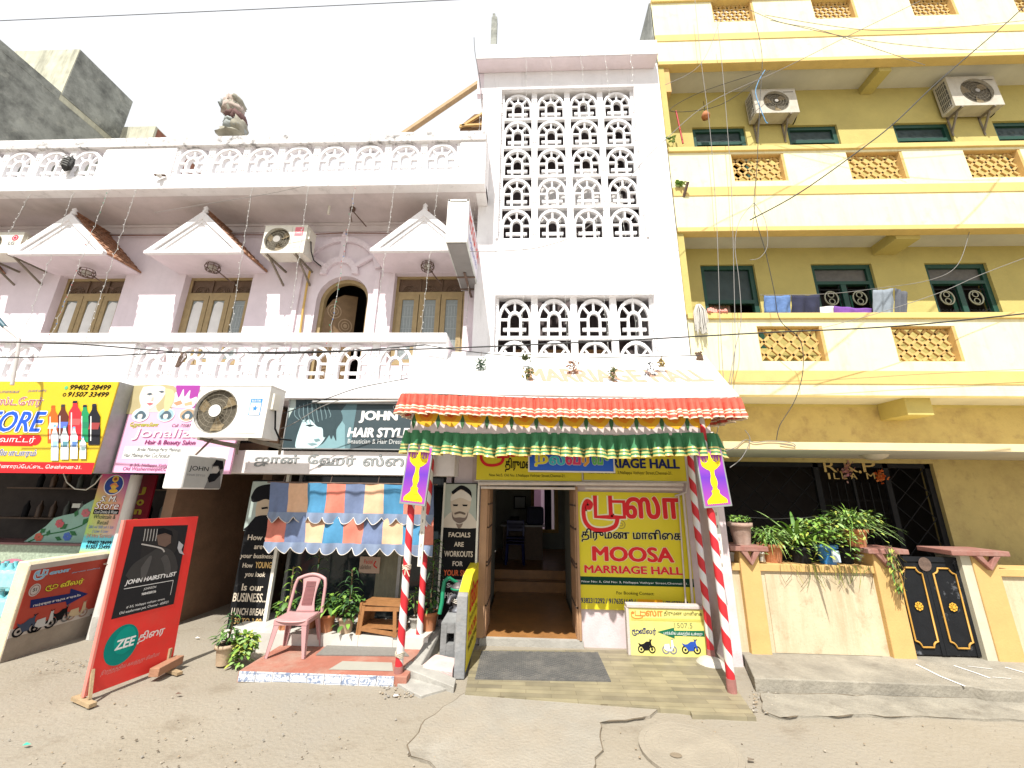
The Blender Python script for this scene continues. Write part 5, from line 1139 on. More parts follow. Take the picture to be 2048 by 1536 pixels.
PLANK = brickish('plank_tiles', (.30, .262, .165), (.195, .17, .115), .55, .085, (.17, .14, .085))
q = [G(*p, .035) for p in ((930, 1387), (1380, 1421), (1384, 1429), (1512, 1434), (1440, 1330), (1420, 1300), (945, 1300))]
mb = MB().mat(PLANK); mb.prism([(v.x, min(v.y, 6.48), -.02) for v in q], (0, 0, .055)); mb.recalc = True
tag(struct(mb.build('hall_pavement')), 'plank patterned tile floor in front of the hall door', 'tile floor')
# red oxide platform with tiled riser
REDOX = M('red_oxide_floor', (.33, .125, .085), .8, .12, 4, .2, 30, dirt=(.40, .32, .25), damt=.75, dscale=1.8, dlo=.44, dhi=.72)
PZ = .10
root = thing('shop_platform', 'red oxide shop platform with blue patterned tile riser', 'platform', (-2.5, 5.3, 0))
fl = [G(480, 1342, PZ), G(786, 1346, PZ)]
pf = fl[0].y
mb = MB().mat(REDOX).box(fl[0].x-.02, -1.36, pf, 5.95, -.02, PZ-.002); child(mb.build('floor_slab', bevel=.006), root)
RT = bpy.data.materials.new('riser_tile'); RT.use_nodes = True; t = RT.node_tree; L = t.links.new
tc = t.nodes.new('ShaderNodeTexCoord'); n = t.nodes.new('ShaderNodeTexNoise'); n.inputs['Scale'].default_value = 16; n.inputs['Detail'].default_value = 3; n.inputs['Distortion'].default_value = 2.5; rp = t.nodes.new('ShaderNodeValToRGB')
L(tc.outputs['Object'], n.inputs['Vector']); L(n.outputs['Fac'], rp.inputs[0]); L(rp.outputs[0], t.nodes['Principled BSDF'].inputs['Base Color'])
e = rp.color_ramp.elements; e[0].position = .40; e[0].color = (.20, .25, .36, 1); e[1].position = .5; e[1].color = (.62, .63, .64, 1)
mb = MB()
nx = 9
for k in range(nx):
    a = fl[0].x+(-1.50-fl[0].x)*k/nx; b = fl[0].x+(-1.50-fl[0].x)*(k+1)/nx-.006
    mb.mat(RT).box(a, b, pf-.012, pf-.0, .0, PZ); mb.mat(M('tile_rim', (.16, .2, .3), .4, .1)).box(a+.01, b-.01, pf-.0135, pf-.012, .012, .016).box(a+.01, b-.01, pf-.0135, pf-.012, PZ-.016, PZ-.012)
child(mb.build('riser_tiles'), root)
SZ = .235; WT = M('white_step_tile', (.60, .58, .53), .35, .06, 3, dirt=(.35, .3, .24), damt=.5, dscale=2.5)
mb = MB().mat(WT)
for k in range(6): mb.box(-4.2+.48*k, -4.2+.48*(k+1)-.004, 5.952, 6.9, -.02, SZ)
child(mb.build('step'), root)
mb = MB().mat(M('grey_floor_patch', (.36, .35, .30), .5, .06, 3)); qq = [G(*p, PZ+.002) for p in ((657, 1339), (786, 1342), (784, 1325), (685, 1322))]; mb.face(qq); child(mb.build('floor_patch'), root)
mb = MB().mat(M('grey_doormat', (.20, .19, .17), .95, .1, 30, .5, 120)); qq = [G(*p, PZ+.001) for p in ((632, 1311), (818, 1313), (800, 1296), (655, 1291))]; mb.prism(qq, (0, 0, .012)); mb.recalc = True
tag(mb.build('doormat'), 'thin grey mat lying on the red shop platform', 'mat')
# ribbed rubber mat at the hall door
mb = MB().mat(M('rubber_mat', (.085, .083, .08), .85, .12, 12, .3, 90, dirt=(.25, .23, .2), damt=.45, dscale=3)); A, B, C_, D = (G(*p, .045) for p in ((950, 1357), (1222, 1362), (1196, 1305), (963, 1302)))
mb.prism([v-Vector((0, 0, .01)) for v in (A, B, C_, D)], (0, 0, .012)); mb.recalc = True
mb.mat(M('rubber_rib', (.11, .108, .10), .8, .1, 9, .2, 60, dirt=(.28, .25, .21), damt=.5, dscale=3))
for j in range(26):
    for i in range(64):
        u = (i+.5)/64; v = (j+.5)/26; p = (A*(1-u)+B*u)*(1-v)+(D*(1-u)+C_*u)*v
        if j % 2 == (i//2) % 2: mb.box(p.x-.009, p.x+.009, p.y-.014, p.y+.014, .047, .053)
tag(mb.build('rubber_doormat'), 'large dark ribbed rubber mat before the marriage hall door', 'mat')

# shop front glass
root = thing('hair_shop', 'dark glass hair shop front behind the striped cloth awning', 'shop front', (-2.6, 6.72, .1))
SG = M('dark_shop_glass', (.018, .024, .027), .08, .5, 1.6, spec=.35)
mb = MB().mat(SG).box(-3.85, -1.3, 6.72, 6.74, SZ, 2.4); child(mb.build('glass_panel'), root)
mb = MB().mat(METAL)
for x in (-3.87, -2.05, -1.32): mb.box(x, x+.05, 6.69, 6.75, SZ, 2.4)
child(mb.build('mullion'), root)
mb = MB().mat(M('pale_shop_curtain', (.20, .19, .13), .8, .15, 6)); a = P(742, 1240, 6.70).x; b = P(800, 1240, 6.70).x
mb.grid([[(a+(b-a)*k/30, 6.708+.006*math.sin(k*1.3), z) for k in range(31)] for z in (.35, 1.3)]); child(mb.build('curtain'), root)
a = P(717, 1146, 6.66); b = P(761, 1114, 6.66); mb = MB().mat(M('notice_card', (.50, .36, .27), .7, .08)).box(a.x, b.x, 6.66, 6.68, a.z, b.z); q = mb.build('notice')
tag(q, 'pinkish paper notice stuck on the dark shop glass', 'notice'); bd = Board((a.x, 6.66, a.z), (b.x-a.x, 0, 0), (0, 0, b.z-a.z)); bd.text('Facial', 728, 1127, 746, 1119, RED, .02, 2); bd.text('பெயிலியா', 720, 1138, 743, 1130, INKB, .02, 2); bd.stroke([(752, 1122), (748, 1130), (754, 1136)], .02, RED, 2); child(bd.build('lettering', None), q); q.location = (0, 0, 0)

# striped cloth awning
CL = [M('cloth_slate', (.13, .17, .28), .9, .08, 20, .1, 120), M('cloth_peach', (.62, .385, .24), .9, .06, 20, .1, 120), M('cloth_blue', (.06, .21, .36), .9, .08, 20, .1, 120), M('cloth_coral', (.53, .17, .12), .9, .07, 20, .1, 120)]
SLT = M('cloth_denim_strip', (.19, .24, .34), .9, .06, 20, .1, 120); PIP = M('cloth_piping', (.62, .58, .52), .8, .05)
root = thing('cloth_awning', 'two-tier patched cloth awning in blue peach and coral stripes', 'awning', (-2.7, 6.1, 2.2))
def awn(y, px, z0c=None): return P(px, y, z0c)
xl, xr = P(541, 963, 6.14).x, P(868, 968, 6.14).x
xl2, xr2 = P(529, 1092, 6.04).x, P(866, 1097, 6.04).x
def tier(zt, zb, yt, yb, colours, name, sl):
    npan = 8.6; nx = 120; nz = 10
    mb = MB(); base = len(colours)
    def pt(u, v):
        tt = (za-(zt+(zb-zt)*v))/(za-ze); x = (xl+(xl2-xl)*tt)*(1-u)+(xr+(xr2-xr)*tt)*u; w_ = .022*v*math.sin(u*63)+.016*math.sin(u*23+v*3)*(.3+v)+.02*noise.noise(Vector((u*9, v*2.5, sl)))
        return Vector((x, yt+(yb-yt)*v+w_, zt+(zb-zt)*v-.015*math.sin(u*math.pi*3.2)**2*(1-v)))
    for i in range(nx):
        pan = int(i/nx*npan); mb.mat(colours[pan % 4])
        mb.grid([[pt(i/nx, j/nz), pt((i+1)/nx, j/nz)] for j in range(nz+1)])
    o = mb.build(name); child(o, root)
    mb = MB().mat(SLT); rows = []; nn = 240; hem = []
    ns = 11.5
    for i in range(nn+1):
        u = i/nn; s = abs(math.sin(u*math.pi*ns)); d = .055+.10*s**.8; w_ = .014*math.sin(u*63+.6)
        top = pt(u, 1)-Vector((0, .008, -.012)); bot = top-Vector((0, .012-w_, d)); rows.append([top, (top+bot)/2+Vector((0, -.004, 0)), bot]); hem.append(bot+Vector((0, -.006, 0)))
    mb.grid(rows); mb.mat(PIP).tube(hem, .006, 4, False); o = mb.build('scalloped_strip'); child(o, root)
za, zm, ze = P(660, 966, 6.14).z, P(660, 1028, 6.0).z, P(660, 1090, 5.9).z
tier(za, zm, 6.14, 6.09, [CL[0], CL[1], CL[2], CL[3]], 'upper_cloth', 1); tier(zm-.02, ze, 6.11, 6.02, [CL[3], CL[0], CL[1], CL[2]], 'lower_cloth', 5)
mb = MB().mat(RUST); mb.tube([(xl-.05, 6.15, za+.0), (xr+.05, 6.15, za)], .012, 6)
for k in range(4): x = xl+.2+k*.75; mb.tube([(x, 6.15, za), (x, 6.2, 2.40)], .006, 4)
child(mb.build('hanging_rod'), root)

# ================================================================== canopy over the hall door
SP = bpy.data.materials.new('striped_paint'); SP.use_nodes = True; t = SP.node_tree; L = t.links.new; N = t.nodes.new
tc = N('ShaderNodeTexCoord'); sp = N('ShaderNodeSeparateXYZ'); at = N('ShaderNodeMath'); at.operation = 'ARCTAN2'; d1 = N('ShaderNodeMath'); d1.operation = 'MULTIPLY'; d1.inputs[1].default_value = 1/(2*math.pi)
d2 = N('ShaderNodeMath'); d2.operation = 'MULTIPLY'; d2.inputs[1].default_value = 1/.345; ad = N('ShaderNodeMath'); ad.operation = 'ADD'; fr = N('ShaderNodeMath'); fr.operation = 'FRACT'; gt = N('ShaderNodeMath'); gt.operation = 'GREATER_THAN'; gt.inputs[1].default_value = .52; mx = N('ShaderNodeMix'); mx.data_type = 'RGBA'
L(tc.outputs['Object'], sp.inputs[0]); L(sp.outputs[1], at.inputs[0]); L(sp.outputs[0], at.inputs[1]); L(at.outputs[0], d1.inputs[0]); L(sp.outputs[2], d2.inputs[0]); L(d1.outputs[0], ad.inputs[0]); L(d2.outputs[0], ad.inputs[1]); L(ad.outputs[0], fr.inputs[0]); L(fr.outputs[0], gt.inputs[0])
nz_ = N('ShaderNodeTexNoise'); nz_.inputs['Scale'].default_value = 6; nz_.inputs['Detail'].default_value = 8; m2 = N('ShaderNodeMix'); m2.data_type = 'RGBA'; m2.inputs[0].default_value = .35; m2.blend_type = 'MULTIPLY'
L(tc.outputs['Object'], nz_.inputs['Vector']); L(gt.outputs[0], mx.inputs[0]); mx.inputs[6].default_value = (.62, .02, .03, 1); mx.inputs[7].default_value = (.76, .74, .72, 1); L(mx.outputs[2], m2.inputs[6]); L(nz_.outputs['Color'], m2.inputs[7]); L(m2.outputs[2], t.nodes['Principled BSDF'].inputs['Base Color']); t.nodes['Principled BSDF'].inputs['Roughness'].default_value = .6
def pole(x, y, h, lab, z0=0):
    root = thing('striped_pole', lab, 'pole', (x, y, z0), 'red and white striped canopy poles')
    mb = MB().mat(SP); rr = .046
    mb.tube([(0, 0, .06)]+[(0.004*math.sin(k), 0.004*math.cos(k*1.3), h*k/8) for k in range(1, 9)], rr, 14); mb.build('shaft', root)
    mb = MB().mat(M('pole_foot', (.30, .13, .11), .8, .25, 8, .3)); mb.lathe([(.052, -.02), (.052, .16), (.049, .17)], (0, 0, 0), 14); mb.build('foot', root)
    return root
LP, LB, RP, RB = (-1.49, 5.24), (-1.485, 6.10), (2.30, 5.20), (2.46, 6.06)
r = pole(*LP, 3.2, 'striped pole at the front left, foot in the broken kerb by the tiled riser')
mb = MB().mat(M('tied_string', (.6, .52, .4), .9, .2))
for z in (.27, 1.22):
    for k in range(4): mb.tube([(.052*math.cos(a*.5), .052*math.sin(a*.5), z+.012*k+.01*math.sin(a+k)) for a in range(14)], .006, 4)
for k in range(5): mb.tube([(0, -.05, 1.24), (random.uniform(-.09, .09), -.08, 1.2+random.uniform(-.07, .05))], .006, 4)
mb.build('tied_string', r)
pole(*LB, 3.0, 'striped pole at the back left beside the hand pump'); pole(*RP, 3.2, 'striped pole at the front right on the plank tiles'); pole(*RB, 3.2, 'striped pole at the back right by the parking board')
for (x, y, lab) in ((-1.36, 5.36, 'pale flat bar strapped behind the front left striped pole'), (2.42, 5.34, 'pale flat bar strapped behind the front right striped pole')):
    mb = MB().mat(CREAM); mb.box(x-.03, x+.03, y, y+.02, 1.22, 2.3); mb.mat(RUST)
    for k in range(6): mb.box(x-.004, x+.004, y-.003, y, 1.3+k*.15, 1.34+k*.15)
    tag(mb.build('strap_bar'), lab, 'bar')
mb = MB().mat(M('cement_lump', (.48, .45, .39), .95, .12, 8, .4)); c = G(1421, 1330, .02)
mb.lathe([(.2, -.02), (.185, .03), (.13, .075), (.06, .1), (.01, .1)], (c.x+.02, c.y+.03, 0), 16); tag(mb.build('cement_lump'), 'rounded cement lump at the foot of the back right pole', 'cement')

CAN = thing('canopy', 'white sloping canopy with red and green frills over the hall door', 'canopy', (.5, 5.2, 3))
VIN = M('white_vinyl', (.80, .79, .77), .5, .03, 2)
T0, T1 = P(846, 703, 6.42), P(1410, 711, 6.42); B0, B1 = P(804, 783, 4.95), P(1479, 793, 4.95)
mb = MB().mat(VIN); rows = []
for j in range(9):
    v = j/8; rows.append([(T0*(1-u)+T1*u)*(1-v)+(B0*(1-u)+B1*u)*v+Vector((0, 0, -.06*math.sin(math.pi*u)*v-.02*math.sin(math.pi*v))) for u in [k/24 for k in range(25)]])
mb.grid(rows); child(mb.build('roof_sheet', solid=.01), CAN)
bd = Board(B0+Vector((0, 0, -.045)), B1-B0, T0-B0)
FADE = ink((.46, .28, .20))
bd.text('MARRIAGE HALL', 1058, 762, 1394, 741, FADE, .06, 2);  
def _on_roof(v):
    d = Vector(v); dd = B1-B0; 
    y_ = d.y; vv_ = (y_-T0.y)/(B0.y-T0.y)
    xa_ = T0.x*(1-vv_)+B0.x*vv_; xb_ = T1.x*(1-vv_)+B1.x*vv_; uu_ = (d.x-xa_)/(xb_-xa_)
    q_ = (T0*(1-uu_)+T1*uu_)*(1-vv_)+(B0*(1-uu_)+B1*uu_)*vv_+Vector((0, 0, -.06*math.sin(math.pi*uu_)*vv_-.02*math.sin(math.pi*vv_)))
    return (q_.x, q_.y, q_.z+.011)
bd.mb.v = [_on_roof(v) for v in bd.mb.v]
o = bd.build('faded_lettering', None); child(o, CAN)
PIPEM = M('white_pipe', (.58, .52, .48), .5, .1, 6, dirt=(.3, .2, .16), damt=.5, dscale=4)
mb = MB().mat(PIPEM)
zf = 2.93
mb.tube([(LP[0]-.12, 5.2, zf), (RP[0]+.15, 5.2, zf-.0)], .022, 8); mb.tube([(B0.x+.04, 4.97, B0.z-.02), (B1.x-.04, 4.97, B1.z-.02)], .02, 8); mb.tube([(T0.x, 6.42, T0.z-.03), (T1.x-.1, 6.42, T1.z-.03)], .022, 8)
for a, b in ((LP, LB), (RP, RB)): mb.tube([(a[0], 4.97, 3.35), (a[0], 6.45, 4.40)], .02, 8); mb.tube([(a[0], a[1], 3.0), (b[0], 6.48, 3.0)], .02, 8)
mb.tube([(.5, 4.97, 3.33), (.5, 6.45, 4.38)], .02, 8); child(mb.build('frame'), CAN)
def saw(p):
    q = (p/(2*math.pi)) % 1.
    return (q/.72 if q < .72 else (1-q)/.28)-.5
def frill(path, ztop, H, cols, name, npl, amp, phase=0.):
    # path: list of (x,y) ; cols list of (fraction, material)
    pts = [Vector((a, b, 0)) for a, b in path]; seg = [(pts[k+1]-pts[k]).length for k in range(len(pts)-1)]; tot = sum(seg); NS = npl*7
    mbx = MB(); fr_ = [0]+[c[0] for c in cols]; grid_ = []
    for i in range(NS+1):
        s = tot*i/NS; k = 0; d = s
        while k < len(seg)-1 and d > seg[k]: d -= seg[k]; k += 1
        tdir = (pts[k+1]-pts[k]).normalized(); p = pts[k]+tdir*d; nn = Vector((tdir.y, -tdir.x, 0)); zt = ztop(i/NS)
        ph_ = i/7*2*math.pi+1.8*noise.noise(Vector((i*.045, phase, 0))); jit = noise.noise(Vector((i*.11, phase+3, 0)))
        hh = H*(1+.10*jit)
        grid_.append([p+nn*(amp*(.55+.7*f)*(saw(ph_)*1.5+.35*math.sin(.37*ph_+phase))+.04*f+.012*noise.noise(Vector((i*.2, f*4, phase))))+tdir*(amp*.5*f*math.cos(ph_))+Vector((0, 0, zt-hh*f)) for f in fr_])
    for c in range(len(cols)):
        mbx.mat(cols[c][1]); mbx.grid([[g_[c], g_[c+1]] for g_ in grid_])
    o = mbx.build(name); child(o, CAN); return o
RF = M('red_frill_cloth', (.60, .10, .065), .8, .08, 14, .1, 90); GF = M('green_frill_cloth', (.05, .20, .085), .8, .1, 14, .1, 90); GB = M('gold_braid', (.68, .55, .20), .4, .25, 30, metal=.25); SB = M('pale_braid', (.75, .62, .45), .4, .2, 30)
frill([(B0.x+.06, 5.75), (B0.x-.0, 4.93), (B1.x, 4.93), (B1.x-.06, 5.75)], lambda u: B0.z+(B1.z-B0.z)*u-.06*math.sin(math.pi*u)-.0, .265, [(.2, RF), (.45, RF), (.58, RF), (.65, SB), (.71, RF), (.78, SB), (.86, RF), (.93, RF), (1.0, SB)], 'red_frill', 68, .06)
frill([(LP[0]-.1, 5.55), (LP[0]-.14, 5.16), (RP[0]+.17, 5.14), (RP[0]+.15, 5.55)], lambda u: 2.93-.03*math.sin(math.pi*u)+.015*math.sin(u*17), .30, [(.2, GF), (.45, GF), (.62, GF), (.69, GB), (.76, GF), (.83, GB), (.92, GF), (1.0, GB)], 'green_frill', 34, .085, 4.)
# printed flower border behind the frills
mb = MB().mat(M('border_vinyl', (.58, .50, .48), .4, .05)); xa, xb = LP[0]-.08, RP[0]+.1
mb.box(xa, xb, 5.17, 5.18, 2.90, 3.30); child(mb.build('border_strip'), CAN)
bd = Board((xa, 5.17, 2.90), (xb-xa, 0, 0), (0, 0, .40)); nfl = 12; pit = (xb-xa)/nfl
for k in range(nfl):
    c = (k+.62)*pit; 
    for rr, col_, ly in ((.49, (.75, .42, .03), 1), (.30, (.72, .26, .02), 1.5), (.16, (.62, .10, .02), 2)):
        bd.poly([(c+pit*rr*1.0*math.cos(math.pi*j/12)*(1+.06*math.cos(j*4)), .27-.17*math.sin(math.pi*j/12)*(rr/.45)*(1+.08*math.cos(j*5))) for j in range(13)], ink(col_), ly, True)
    c = (k+.12)*pit; bd.poly([(c-.03, .17), (c, .26), (c+.03, .17), (c+.024, .12), (c, .05), (c-.024, .12)], ink((.05, .14, .06)), 1.5, True)
child(bd.build('border_print', None), CAN)
# hanging artificial flower bunches and knotted ties
def bunch(px, py, Y, r_, h, cols, lab, nm='flower_bunch'):
    Y = 6.42-(py+30-707)*.0181-.08; c = P(px, py+6, Y); mb = MB()
    for k in range(110):
        u = random.random(); p = c+Vector((random.gauss(0, r_*.55), random.gauss(0, r_*.3), -h*u)); mb.mat(ink(random.choice(cols)))
        d = Vector((random.uniform(-1, 1), random.uniform(-1, 1), random.uniform(-1, 1))).normalized()*random.uniform(.03, .06); e_ = d.orthogonal().normalized()*.016
        mb.face([p, p+d*.5+e_, p+d, p+d*.5-e_])
    mb.mat(RUST).tube([c+Vector((0, 0, .12)), c, c-Vector((0, 0, h*.6))], .004, 4); tag(mb.build(nm), lab, 'decoration', 'dried bunches tied along the canopy top')
OL = [(.10, .12, .05), (.16, .15, .06), (.07, .10, .05)]; BR = [(.30, .14, .10), (.22, .13, .08), (.35, .2, .12)]
for a in ((962, 712, 6.1, .07, .16, [(.06, .10, .07), (.10, .15, .10)], 'small green dried bunch hanging left of the faded canopy lettering'), (1058, 728, 5.9, .07, .16, OL+[(.4, .28, .03)], 'green and yellow dried bunch hanging above the faded letter A'), (1146, 714, 6.0, .08, .24, BR, 'reddish brown dried bunch hanging at the canopy middle'), (1225, 728, 5.9, .06, .18, OL+[(.3, .26, .08)], 'olive dried bunch hanging above the faded letter G'), (1299, 716, 6.0, .08, .36, [(.10, .11, .13), (.17, .18, .21), (.07, .08, .10)], 'long grey dried bunch hanging above the word HALL'), (1323, 712, 6.1, .05, .12, [(.38, .28, .08), (.3, .22, .1)], 'tiny yellow dried bunch right of the grey one'), (1052, 706, 6.2, .05, .06, OL, 'tuft of dry leaves on the canopy top edge')): bunch(*a)
for px, py, Y, lab in ((851, 692, 6.2, 'brown cloth knot tied on the left end of the canopy top'), (1398, 711, 6.2, 'dark cloth knot tied on the right end of the canopy top')):
    c = P(px, py, Y); mb = MB().mat(M('brown_knot', (.12, .075, .045), .9, .3, 20, .3))
    for k in range(7): mb.tube([c+Vector((random.uniform(-.05, .05), random.uniform(-.05, .05), .05)), c+Vector((random.uniform(-.06, .06), -.03, 0)), c+Vector((random.uniform(-.05, .05), 0, -.09))], .02, 6)
    tag(mb.build('cloth_knot'), lab, 'knot')

# ================================================================== pump, slabs
root = thing('hand_pump', 'old hand pump with green handle on a grey cement block', 'pump', (-1.05, 6.0, 0))
cx, cy = P(905, 1290, 5.85).x, 5.85
mb = MB().mat(M('pump_cement', (.235, .24, .24), .9, .2, 4, .4, 30, dirt=(.12, .12, .11), damt=.5, dscale=3)); x0, x1 = P(880, 1290, 5.82).x, P(930, 1290, 5.82).x; zt = P(905, 1228, 5.85).z; hx0, hx1, hz0, hz1 = P(893, 1275, 5.82).x, P(908, 1275, 5.82).x, P(900, 1288, 5.82).z, P(900, 1267, 5.82).z
wall_open(mb, x0, x1, 0, zt-.1, 5.82, 6.3, [(hx0, hx1, hz0, hz1)]); mb.hexa([(x0, 5.82, zt-.1), (x1, 5.82, zt-.1), (x1, 6.3, zt-.1), (x0, 6.3, zt-.1), (x0+.06, 5.88, zt), (x1-.06, 5.88, zt), (x1-.06, 6.28, zt), (x0+.06, 6.28, zt)]); mb.mat(DARK).box(x0+.02, x1-.02, 6.05, 6.06, hz0-.05, hz1+.05); child(mb.build('cement_block', bevel=.012), root)
mb = MB().mat(M('pump_iron', (.10, .105, .12), .5, .25, 10, .2, 40, metal=.5, dirt=(.22, .13, .08), damt=.5, dscale=6)); c = (cx+.02, 6.02, zt)
mb.lathe([(.12, -.01), (.12, .03), (.08, .04), (.08, .1), (.095, .11), (.095, .14), (.07, .15), (.07, .24), (.10, .25), (.11, .30), (.08, .32), (.05, .36), (.01, .37)], c, 18); mb.tube([(c[0]-.02, 5.98, zt+.2), (c[0]-.09, 5.9, zt+.19), (c[0]-.11, 5.86, zt+.12)], .03, 10); child(mb.build('pump_body'), root)
mb = MB().mat(M('green_handle', (.01, .21, .10), .45, .12)); w_ = [P(898, 1155, 5.95), P(889, 1163, 5.93), P(886, 1180, 5.9), P(884, 1205, 5.88), P(879, 1228, 5.86)]
mb.tube(w_, .028, 8); mb.tube([w_[0], P(905, 1160, 5.98), (c[0], 6.02, zt+.34)], .022, 8); mb.lathe([(.10, .26), (.115, .27), (.115, .285), (.10, .295)], c, 18); child(mb.build('handle'), root)
mb = MB().mat(M('pale_rope', (.6, .56, .48), .9, .1))
for k in range(3): mb.tube([(c[0]+.1*math.cos(a*.45), c[1]+.1*math.sin(a*.45), zt+.12+.02*k+.012*math.sin(a)) for a in range(15)], .006, 4)
child(mb.build('rope'), root)
QX = -.73
root = thing('side_wall', 'low slanting wall with yellow painted side left of the hall door', 'wall', (QX, 5.4, 0))
y0 = 5.36; zt0 = PX(932, 1190, QX); zt1 = PX(957, 1152, QX+.03)
mb = MB().mat(M('side_wall_cement', (.23, .235, .24), .9, .18, 5, .35, 30, dirt=(.42, .38, .33), damt=.5, dscale=3)); x0, x1 = QX-.13, QX+.0
zA = P(932, 1192, y0).z; zB = zA+.16
mb.prism([(x1, y0, 0), (x1, 6.44, 0), (x1, 6.44, zB+.05), (x1, 5.75, zB), (x1, y0, zA)], (-.13, 0, 0)); mb.recalc = True; child(mb.build('wall', bevel=.012), root)
mb = MB().mat(YSIGN); mb.prism([(x1+.004, y0+.05, .06), (x1+.004, 6.43, .06), (x1+.004, 6.43, zB+.052), (x1+.004, 5.75, zB+.004), (x1+.004, y0+.05, zA+.02)], (-.003, 0, 0)); mb.recalc = True
mb.face([(x0+.01, y0+.06, zA+.03), (x1, y0+.06, zA+.03), (x1, 5.75, zB+.005), (x0+.01, 5.75, zB+.005)]); mb.face([(x0+.01, 5.75, zB+.005), (x1, 5.75, zB+.005), (x1, 6.43, zB+.055), (x0+.01, 6.43, zB+.055)]); child(mb.build('yellow_face'), root)
bd = Board((x1+.008, y0+.06, .1), (0, 1.0, 0), (0, 0, zA)); 
bd.text('மூஸா', .12, zA*.62, .95, zA*.98, RED, .04, 1.5, local=True); bd.text('திருமண மாளிைக', .1, zA*.45, .95, zA*.58, INKB, .02, 1.5, local=True); bd.text('MOOSA', .1, zA*.28, .9, zA*.4, RED, .03, 1.5, local=True); bd.text('MARRIAGE HALL', .1, zA*.14, .95, zA*.23, INKB, .03, 1.5, local=True)
child(bd.build('lettering', None), root)
def slab(pts, z, th, m, lab, nm='stone_slab', tilt=(0, 0)):
    q = [G(*p, z) for p in pts]; c = sum(q, Vector())/len(q); mb = MB().mat(m); mb.prism(ragged([v-Vector((0, 0, th))+Vector((0, 0, tilt[0]*(v.x-c.x)+tilt[1]*(v.y-c.y))) for v in q], .008), (0, 0, th)); mb.recalc = True
    tag(mb.build(nm, bevel=.006), lab, 'slab')
slab([(838, 1334), (872, 1308), (912, 1316), (905, 1344)], .10, .12, M('pink_stone', (.55, .42, .40), .9, .14, 6, .3, dirt=(.62, .55, .45), damt=.5, dscale=6), 'pinkish stone slab lying before the hand pump')
slab([(808, 1340), (822, 1326), (912, 1352), (908, 1368)], .09, .12, GREYC, 'broken grey kerb slab between pole and side wall', tilt=(-.08, 0)); slab([(790, 1365), (808, 1332), (870, 1350), (905, 1372), (842, 1392)], .03, .06, GREYC, 'cracked cement patch around the front left pole', 'cement_patch')
mb = MB().mat(GREYC); a = G(800, 1332, .06); mb.hexa([(-1.42, 5.30, -.02), (-1.26, 5.34, -.02), (-1.20, 6.45, -.02), (-1.36, 6.45, -.02), (-1.40, 5.34, .1), (-1.29, 5.38, .09), (-1.22, 6.45, .24), (-1.36, 6.45, .24)]); tag(mb.build('kerb_ramp', bevel=.012), 'sloping cement edge between shop platform and pump', 'kerb')

